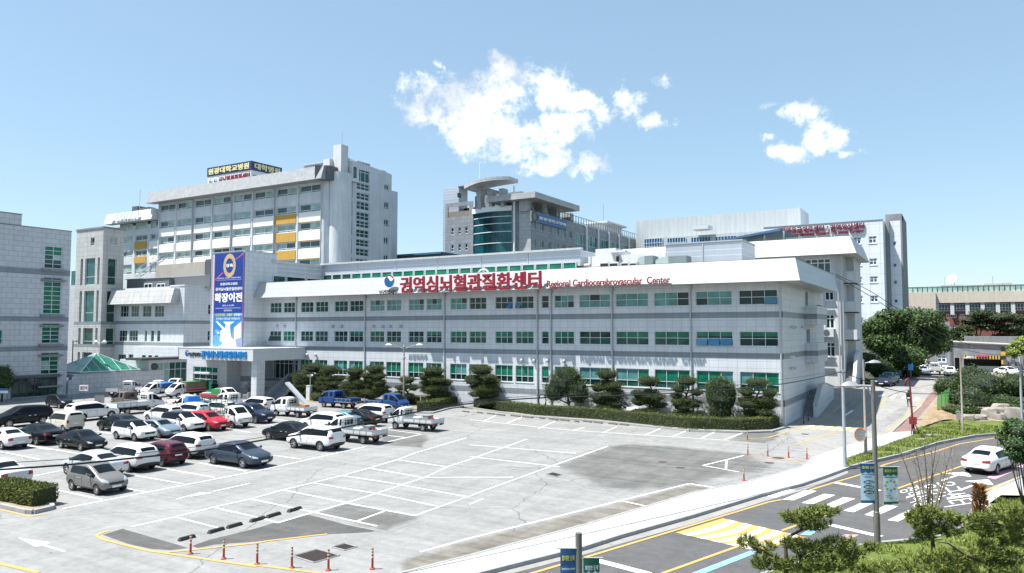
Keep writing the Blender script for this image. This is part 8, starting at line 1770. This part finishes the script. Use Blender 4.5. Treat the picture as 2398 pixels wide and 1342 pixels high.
# people
def person(label, foot, ds, h, cols, pose, lean=0.0, z=None):
    f = D(*foot, ds); f.z = hz(f.x, f.y)+.02 if z is None else z; k = h/1.75
    fw = Vector((-_st, _ct, 0)); J = {}
    def P(r, u, d=0): return f+(IR*r+Vector((0, 0, u))+fw*d)*k
    V = [P(0, .95), P(0, 1.15), P(0, 1.38), P(0, 1.50), P(0, 1.60), P(0, 1.74), P(-.10, .90), P(-.11, .50, .05), P(-.11, .09, -.02), P(-.11, .04, .14), P(.10, .90), P(.11, .50, -.02), P(.11, .09, -.14), P(.11, .04, .02), P(-.20, 1.42), P(-.26, 1.15, -.04), P(-.24, .90, .05), P(-.24, .80, .06), P(.20, 1.42), P(.26, 1.15, -.02), P(.25, .90, .06), P(.25, .80, .07)]
    E = [(0, 1), (1, 2), (2, 3), (3, 4), (4, 5), (0, 6), (6, 7), (7, 8), (8, 9), (0, 10), (10, 11), (11, 12), (12, 13), (2, 14), (14, 15), (15, 16), (16, 17), (2, 18), (18, 19), (19, 20), (20, 21)]
    Rr = [.155, .15, .17, .07, .095, .085, .095, .07, .045, .04, .095, .07, .045, .04, .075, .05, .038, .03, .075, .05, .038, .03]
    me = bpy.data.meshes.new('person'); me.from_pydata([tuple(v) for v in V], E, []); o = bpy.data.objects.new('tmp', me); COL.objects.link(o)
    o.modifiers.new('k', 'SKIN'); sv = me.skin_vertices[0].data
    for i, r_ in enumerate(Rr): sv[i].radius = (r_*k, r_*k*(.75 if i < 3 else 1))
    sv[0].use_root = True; sb_ = o.modifiers.new('s', 'SUBSURF'); sb_.levels = 2; sb_.render_levels = 2
    dg = bpy.context.evaluated_depsgraph_get(); m2 = bpy.data.meshes.new_from_object(o.evaluated_get(dg)); bpy.data.objects.remove(o)
    mb = MB(); vs = [v.co.copy() for v in m2.vertices]
    for p in m2.polygons:
        c = (p.center-f).z/k; lat = abs((p.center-f).dot(IR))/k; mb.f.append(tuple(p.vertices)); mb.m.append(0 if c > 1.53 or (lat > .2 and c < .88 and c > .7) else 1 if c > .93 or lat > .19 else 2 if c > .10 else 3)
    mb.v = [tuple(v) for v in vs]; bpy.data.meshes.remove(m2)
    o = mb.build('person', cols[:4], org=f, smooth=True); tag(o, label, 'person')
    hm = MB(); c = P(0, 1.70); hm.lathe([(.001, .125*k), (.07*k, .11*k), (.11*k, .05*k), (.112*k, -.03*k), (.09*k, -.08*k)], c, 14); ORG[o.name] = f; hm.build('hair' if cols[4] is not M_rub else 'helmet', cols[4], o, smooth=True)
    fc = MB(); 
    for s in (-1, 1): fc.disc(P(s*.035, 1.655, .094), .012*k, fw, 8); fc.lathe([(.0, .03*k), (.022*k, 0), (0, -.03*k)], P(s*.10, 1.64), 6)
    fc.tube([P(0, 1.64, .085), P(0, 1.615, .112)], [.01*k, .014*k], 5); fc.tube([P(-.03, 1.585, .088), P(.03, 1.585, .088)], .006*k, 5); fc.build('face', cols[0], o)
    return o, P
M_skin = mat('skin', (.36, .22, .16), .6, var=0); M_blackc = mat('black_cloth', (.015, .016, .018), .9, var=.1); M_whitec = mat('white_cloth', (.66, .66, .66), .9, var=.05); M_bluec = mat('blue_cloth', (.03, .20, .42), .9, var=.1); M_hair = mat('dark_hair', (.01, .009, .008), .7, var=0)
o, P = person('person in black jacket and dark helmet walking away up the road', (2129.5, 969), 79.2, 1.72, [M_skin, M_blackc, M_blackc, M_blackc, M_rub], 0)
mb = MB(); mb.lathe([(.175, -.05), (.185, .05), (.17, .09)], P(0, .95), 14); mb.v = [tuple(v) for v in mb.v]; mb.build('waist_cloth', M_whitec, o, smooth=True)
person('person in a blue top on the terrace left of the big tree', (2027, 803), 118, 1.7, [M_skin, M_bluec, M_whitec, M_blackc, M_hair], 0, z=D(2027, 803, 118).z)
tt = thing('terrace', 'grey terrace ledge with parapet behind the big tree', 'terrace', D(2040, 830, 121)); mb = MB(); p = D(2027, 803, 118); mb.box((p.x-6, p.y-.8, 0), (p.x+3, p.y+6, p.z-.02)); mb.build('wall', M_kb, tt); mb = MB(); mb.box((p.x-6, p.y+2, p.z-.02), (p.x+3, p.y+2.3, p.z+.9)); mb.build('parapet', M_concg, tt)
for x, y, ds, lb_ in ((500, 908, 101, 'person in dark clothes standing left in the green entrance doorway'), (506, 908, 101, 'person in dark clothes standing right in the green entrance doorway')):
    q = Wall('y', 66.9); u = q.u(x, 890); p = Vector((u, 66.9, 0)); dd = fdist(p); person(lb_, (x, 908), dd, 1.72, [M_skin, M_blackc, M_blackc, M_blackc, M_hair], 0, z=.02)
# ------------------------------------------------------------------ parked and moving vehicles
V = vehicle
V('hatch', 'grey', 'warm grey five-door hatchback nearest the camera, facing right, in front of the silver saloon', (195, 1155), 'w', 'R')
V('oldsedan', 'palewhite', 'white older saloon with a green rear plate, beside the lower left planter hedge', (42, 1145), 'e', 'L')
V('sedan', 'silver', 'silver saloon seen from behind, half hidden by the warm grey hatchback', (154.4, 1111.5), 'f', 'L', sc=1.0)
V('suv+clad', 'white', 'white crossover with black lower trim between the silver saloon and the maroon hatchback', (298, 1107), 'r', 'L', sc=.94)
V('hatch', 'maroon', 'maroon small hatchback seen from behind', (377.7, 1093.7), 'r', 'L')
V('suv+clad', 'white', 'white crossover with black lower trim left of the dark slate saloon', (438, 1076), 'r', 'L', sc=.96)
V('sedan', 'slate', 'dark slate blue saloon parked alone, facing right, in the front row', (532, 1093), 'w', 'R', sc=1.03)
V('sedan', 'black', 'black saloon with silver wheels facing right, alone behind the silver saloon', (164, 1054), 'w', 'R', sc=.94)
V('oldsedan', 'palewhite', 'white older saloon cut by the left edge, beside a black saloon', (2, 1054), 'r', 'L')
V('sedan', 'black', 'black saloon seen from behind, right of the white saloon at the left edge', (83.5, 1043.6), 'r', 'L', sc=1.04)
V('suv', 'black', 'large black sport utility car at the left edge behind the boxy cream car', (62, 999), 'w', 'T', sc=1.07)
V('suv', 'white', 'long white estate-like utility car parked in line with the large black one', (228, 984), 'w', 'A', sc=1.04)
V('boxcar', 'cream', 'boxy cream small car with black window band', (178, 1011), 'e', 'L')
V('sedan', 'darkgrey', 'dark grey saloon facing left behind the white crossover with a dark roof', (235.8, 1009), 'f', 'L', sc=1.0)
V('suv+roof', 'white', 'white crossover with dark glass roof facing right, nearest of the row of five', (292, 1032), 'w', 'R', sc=.90)
V('sedan', 'bluegrey', 'blue-grey saloon facing right between two white crossovers', (371, 1027), 'f', 'R', sc=.97)
V('suv+roof', 'white', 'white sport utility car with dark roof facing right, next to the red one', (429, 1014), 'f', 'R', sc=.97)
V('suv', 'red', 'bright red sport utility car facing right', (486.6, 1011), 'f', 'R', sc=.95)
V('truck', 'white', 'white flatbed truck facing right between the red car and the navy car', (541, 1004), 'f', 'R')
V('suv', 'navy', 'navy sport utility car facing right beside the white truck', (632, 992), 'e', 'R', sc=1.03)
V('suv', 'white', 'white sport utility car seen from behind, left of the white truck with the ladder', (634, 968), 'e', 'L', sc=.97)
V('dtruck', 'white', 'white crew-cab truck carrying an aluminium ladder', (670, 977), 'w', 'L')
V('dtruck', 'blue', 'blue crew-cab truck facing left under the cloud pines', (780, 956), 'w', 'L')
V('dtruck', 'blue', 'blue crew-cab truck facing right in front of the hedge at the lamp post', (922, 966), 'f', 'R')
V('sedan', 'black', 'black saloon facing left beside the white sport utility car with grey wheels', (627.5, 1030), 'f', 'L', sc=1.0)
V('suv+clad', 'white', 'white sport utility car with black sills in the lot middle, facing left', (717, 1054), 'w', 'L', sc=1.0)
V('suv', 'white', 'white hatch-backed car mostly hidden between the black saloon and the loaded truck', tuple(G(782, 1015)+Vector((0, .9, 0))), 'e', 'L', sc=.95)
V('truck', 'palewhite', 'nearer of the two white flatbed trucks loaded with sacks and a grey crate', (848, 1041), 'r', 'L')
V('sedan', 'teal', 'teal saloon mostly hidden behind the loaded white truck', tuple(G(838, 1002)+Vector((0, .5, 0))), 'e', 'L', sc=.95)
V('sedan', 'black', 'black saloon with red tail lamps between the teal saloon and the white utility car', (884, 1000), 'e', 'L', sc=1.0)
V('suv', 'white', 'white sport utility car just in front of the blue truck at the lamp post', (912, 990), 'e', 'L', sc=1.0)
V('truck', 'palewhite', 'farther of the two white flatbed trucks loaded with sacks and a grey crate', (956, 1008.5), 'w', 'L')
V('sedan', 'white', 'white saloon parked behind the truck with the blue tarpaulin', (455, 957), 'w', 'A', sc=1.02)
V('truck', 'white', 'white flatbed truck with a bright blue tarpaulin over its bed', (418, 972), 'f', 'L')
V('truck', 'white', 'long white flatbed truck with an empty bed, facing away to the right', (334, 968), 'w', 'A', sc=1.08)
V('dtruck', 'tan', 'brown crew-cab truck behind the long empty flatbed', (268, 957), 'f', 'L')
V('truck', 'silver', 'silver-grey flatbed truck seen from behind by the terrace wall', tuple(G(276, 928)+Vector((0, .8, 0))), 'c', radians(115))
V('truck', 'white', 'white flatbed truck mostly hidden behind the first of the white trucks facing left', tuple(G(338, 925)+Vector((-.5, 1.5, 0))), 'c', radians(100), sc=.95)
V('truck', 'white', 'white truck facing the camera left of the truck with the brown and green load', (360, 932), 'f', 'T')
V('truck', 'white', 'white truck with a tall brown and green covered load', (418, 933), 'f', 'T')
V('truck', 'white', 'white truck cab rising behind the pair of white trucks facing the camera', tuple(G(385, 920)+Vector((-1, 3.0, 0))), 'c', radians(-62), sc=.98)
V('truck', 'white', 'white truck with red bed sides and a bright green covered load, facing right', (523, 948), 'f', 'R')
V('dtruck', 'white', 'white crew-cab truck hidden behind the green steel rack', tuple(G(520, 965)+Vector((0, 1.6, 0))), 'c', 'L')
V('hatch', 'darkgrey', 'small dark grey hatchback facing right beside the brick-edged path at the shopfront', (124, 956), 'w', 'R')
V('suv', 'white', 'white crossover roof showing between the dark grey saloon and the long flatbed', tuple(G(392, 993)+Vector((0, 1.0, 0))), 'e', 'L', sc=.92)
V('suv', 'white', 'white sport utility car roof in front of the truck with the blue tarpaulin', tuple(G(446, 988)+Vector((0, 1.6, 0))), 'e', 'L', sc=.95)
V('suv', 'white', 'white hatch-backed car behind the red sport utility car', tuple(G(520, 982)+Vector((0, 1.2, 0))), 'e', 'L', sc=.95)
V('suv', 'white', 'white car roof with a sunroof showing above the hedge', tuple(Wall('y', 71.25).P(Wall('y', 71.25).u(1452, 960), .0)), 'c', 'R', sc=.92, group='cars elsewhere')
V('sedan', 'white', 'white saloon driving away along the road at the right', (2337.2, 1112.4), 'r', radians(69), group='cars elsewhere', name='moving_car')
gp = 'cars parked along the balcony building'
V('oldsedan', 'navy', 'dark blue saloon at the head of the cars parked by the balcony building', (2085, 906), 'f', radians(-100), group=gp, sc=.97)
V('sedan', 'teal', 'pale blue saloon second in the line by the balcony building', (2094, 899), 'f', radians(-98), group=gp)
V('suv', 'teal', 'blue-grey estate car last in the line by the balcony building', (2102.5, 888), 'f', radians(-97), group=gp, sc=1.05)
gp = 'white vehicles parked far up the road'
for key, c, l, x, y, a in (('sedan', 'white', 'white saloon at the right of the far row, facing the camera', 2225, 880, -88), ('truck', 'palewhite', 'white flatbed truck seen from behind in the far row', 2189, 877, 92), ('suv', 'white', 'white sport utility car behind the far row, between truck and saloon', 2213, 868, -88), ('suv', 'white', 'white sport utility car behind the far flatbed truck', 2182, 867, -88), ('suv', 'white', 'white car half hidden by the blue parking sign', 2155, 868, -88), ('sedan', 'silver', 'silver car in the shade left of the far flatbed truck', 2163, 878, -88), ('sedan', 'white', 'white saloon partly behind the dome bushes in the far row', 2250, 868, -75), ('hatch', 'white', 'small white car seen under the big tree beside its trunk', 2112, 870, -60), ('sedan', 'white', 'white saloon under the garage wall at the far right', 2360, 880, -60), ('sedan', 'blue', 'blue saloon at the far right beyond the dome bushes', 2378, 872, -70), ('suv', 'black', 'dark car parked in front of the annexe doorway', 2250, 862, -80), ('suv', 'red', 'dark red car beside the blue saloon at the far right', 2356, 866, -75)):
    V(key, c, l, (x, y), 'c', radians(a), group=gp, sc=.98)
paint_all()
# things carried by the trucks
def onbed(i_label):
    for r, _ in VEH:
        if r['label'] == i_label: return r
def bedthing(lbl, fn, name, label, cat, mats, group=None):
    r = onbed(lbl); a = r.rotation_euler.z; c, s = cos(a), sin(a); sc = r.scale[0]; mb = MB(); fn(mb)
    mb.v = [(r.location.x+(x*c-y*s)*sc, r.location.y+(x*s+y*c)*sc, r.location.z+z*sc) for x, y, z in mb.v]
    o = mb.build(name, mats, org=(r.location.x, r.location.y, r.location.z+.8)); tag(o, label, cat, group); return o
M_bag = mat('white_sack', (.60, .60, .58), .9, var=.1, vs=4, bump=.3, bs=6); M_tarp = mat('blue_tarpaulin', (.02, .14, .42), .5, var=.15, vs=2, bump=.4, bs=3); M_gtarp = mat('green_tarpaulin', (.015, .22, .05), .6, var=.15, vs=2, bump=.4, bs=3); M_brtarp = mat('brown_tarpaulin', (.20, .15, .10), .7, var=.15, vs=2, bump=.4, bs=3); M_wood = mat('timber_boards', (.34, .21, .10), .8, var=.25, vs=3); M_redside = mat('red_side_board', (.35, .03, .04), .6, var=.1)
for w in ('nearer', 'farther'):
    lb_ = '%s of the two white flatbed trucks loaded with sacks and a grey crate' % w
    def bags(mb):
        for k, (x, y, z) in enumerate(((-.3, .2, .95), (-.9, -.2, .93), (-.6, .35, 1.05), (-2.1, -.35, .92))): lump(mb, (x, y, z), (.42, .34, .2), k*2.2, 1.0, 10, 6, 0, .18)
    bedthing(lb_, bags, 'white_sacks', 'white sacks lying in the bed of the %s loaded white truck' % w, 'sacks', M_bag, 'sacks in truck beds')
    bedthing(lb_, lambda mb: (mb.box((-1.75, -.3, .79), (-1.2, .5, 1.32)), mb.box((-1.80, -.32, 1.32), (-1.15, .52, 1.36))), 'grey_crate', 'grey crate standing in the bed of the %s loaded white truck' % w, 'crate', M_concg, 'crates in truck beds')
    bedthing(lb_, lambda mb: [lump(mb, (-1.9, -.1+.28*k, .98+.02*k), (.2, .16, .16), k, 1, 8, 6, 0, .2) for k in range(2)], 'red_bundle', 'small red and white bundle in the bed of the %s loaded white truck' % w, 'bundle', M_red, 'bundles in truck beds')
def ladder(mb):
    a, b = Vector((-2.0, -.4, .82)), Vector((1.1, -.1, 3.3)); d = (b-a).normalized(); s = Vector((0, 1, 0)); n = d.cross(s)
    for o in (-.28, .24): p = a+s*o; q = b+s*o; mb.hexa([p, p+s*.05, p+s*.05+n*.14, p+n*.14, q, q+s*.05, q+s*.05+n*.14, q+n*.14])
    for k in range(14): p = a.lerp(b, (k+.5)/14); mb.tube([p-s*.26, p+s*.26], .025, 5)
    p, q = a+n*.15, b+n*.15; mb.hexa([p-s*.26, p+s*.26, p+s*.26+n*.03, p-s*.26+n*.03, q-s*.26, q+s*.26, q+s*.26+n*.03, q-s*.26+n*.03])
bedthing('white crew-cab truck carrying an aluminium ladder', ladder, 'ladder', 'long aluminium ladder leaning up over the cab of the white crew-cab truck', 'ladder', mat('aluminium', (.60, .62, .63), .35, .5, var=0))
def boards(mb):
    for k in range(5): mb.box((-2.3+.05*k, -.6+.22*k, .79+.05*k), (-.5+.1*k, -.42+.22*k, .84+.05*k))
    mb.hexa([(-2.4, .1, .8), (-1.5, .1, .8), (-1.5, .7, .8), (-2.4, .7, .8), (-2.4, .1, 1.3), (-1.6, .1, 1.4), (-1.6, .7, 1.4), (-2.4, .7, 1.3)])
bedthing('white crew-cab truck carrying an aluminium ladder', boards, 'timber_load', 'loose timber boards in the bed of the white crew-cab truck with the ladder', 'timber', M_wood)
def tarp(mb):
    prof = [(.95, 1.0), (.93, 1.86), (.70, 1.97), (.35, 1.9), (.1, 1.4), (-.7, 1.22), (-1.6, 1.17), (-2.5, 1.16), (-2.58, .9)]
    n = 8
    vs = [(x, y*.88, z+.05*noise.noise(Vector((x*2, y*2, 1)))-(.5 if abs(y) == 1 and x < .1 else .75 if abs(y) == 1 else 0)*.6) for x, z in prof for y in [-1+2*j/n for j in range(n+1)]]
    mb.add(vs, [(i*(n+1)+j, i*(n+1)+j+1, (i+1)*(n+1)+j+1, (i+1)*(n+1)+j) for i in range(len(prof)-1) for j in range(n)])
bedthing('white flatbed truck with a bright blue tarpaulin over its bed', tarp, 'blue_tarpaulin', 'bright blue tarpaulin draped over the cab back and bed of a white truck', 'tarpaulin', M_tarp)
lb_ = 'white truck with a tall brown and green covered load'
bedthing(lb_, lambda mb: (mb.box((-2.5, -.84, .8), (.5, .84, 1.95), 0), mb.box((-2.52, -.86, 1.95), (.52, .86, 2.02), 1), mb.box((-2.9, -.84, .8), (-2.52, .84, 1.98), 2)), 'covered_load', 'tall load under brown and green tarpaulin on a white truck', 'cargo', [M_brtarp, M_gtarp, mat('dark_green_sheet', (.01, .07, .04), .7, var=.1)])
bedthing(lb_, lambda mb: [mb.box((-2.5, y, .80), (.55, y+.03, 1.06)) for y in (-.93, .90)], 'side_board', 'red side boards on the truck with the brown and green load', 'boards', M_redside)
lb_ = 'white truck with red bed sides and a bright green covered load, facing right'
bedthing(lb_, lambda mb: (mb.box((-.7, -.8, .8), (.55, .8, 1.75)), lump(mb, (-.1, 0, 1.75), (.65, .8, .12), 1, 1, 10, 5, 0, .1)), 'green_load', 'bright green covered load behind the cab of the truck facing right', 'cargo', M_gtarp)
bedthing(lb_, lambda mb: [mb.box((-2.5, y, .79), (.55, y+.03, 1.10)) for y in (-.93, .90)], 'side_board', 'red side boards on the truck with the bright green load', 'boards', M_redside)
bedthing(lb_, lambda mb: mb.box((-3.1, -.6, .55), (-2.62, .4, 1.1)), 'cardboard_box', 'brown cardboard box at the tail of the truck with the bright green load', 'box', M_wood)
bedthing('white truck facing the camera left of the truck with the brown and green load', lambda mb: (mb.box((-2.3, -.7, .8), (.4, .7, 1.75)), lump(mb, (-.9, 0, 1.7), (1.3, .7, .25), 2, 1, 10, 5, 0, .15)), 'blue_load', 'blue covered load on the white truck facing the camera', 'cargo', M_tarp)
def rack(mb):
    for x in (-2.4, -1.6, -.8, 0, .5):
        for y in (-.8, .8): mb.tube([(x, y, .8), (x, y*.75, 2.5)], .025, 5)
    for z in (1.3, 1.75, 2.15, 2.5):
        k = 1-.25*(z-.8)/1.7
        for y in (-.8, .8): mb.tube([(-2.5, y*k, z), (.6, y*k, z)], .025, 5)
        for x in (-2.4, -.8, .5): mb.tube([(x, -.8*k, z), (x, .8*k, z)], .025, 5)
bedthing('white flatbed truck facing right between the red car and the navy car', rack, 'steel_rack', 'dark green steel carrying rack standing on the bed of the white truck', 'rack', mat('rack_green', (.03, .09, .07), .5, var=.1))
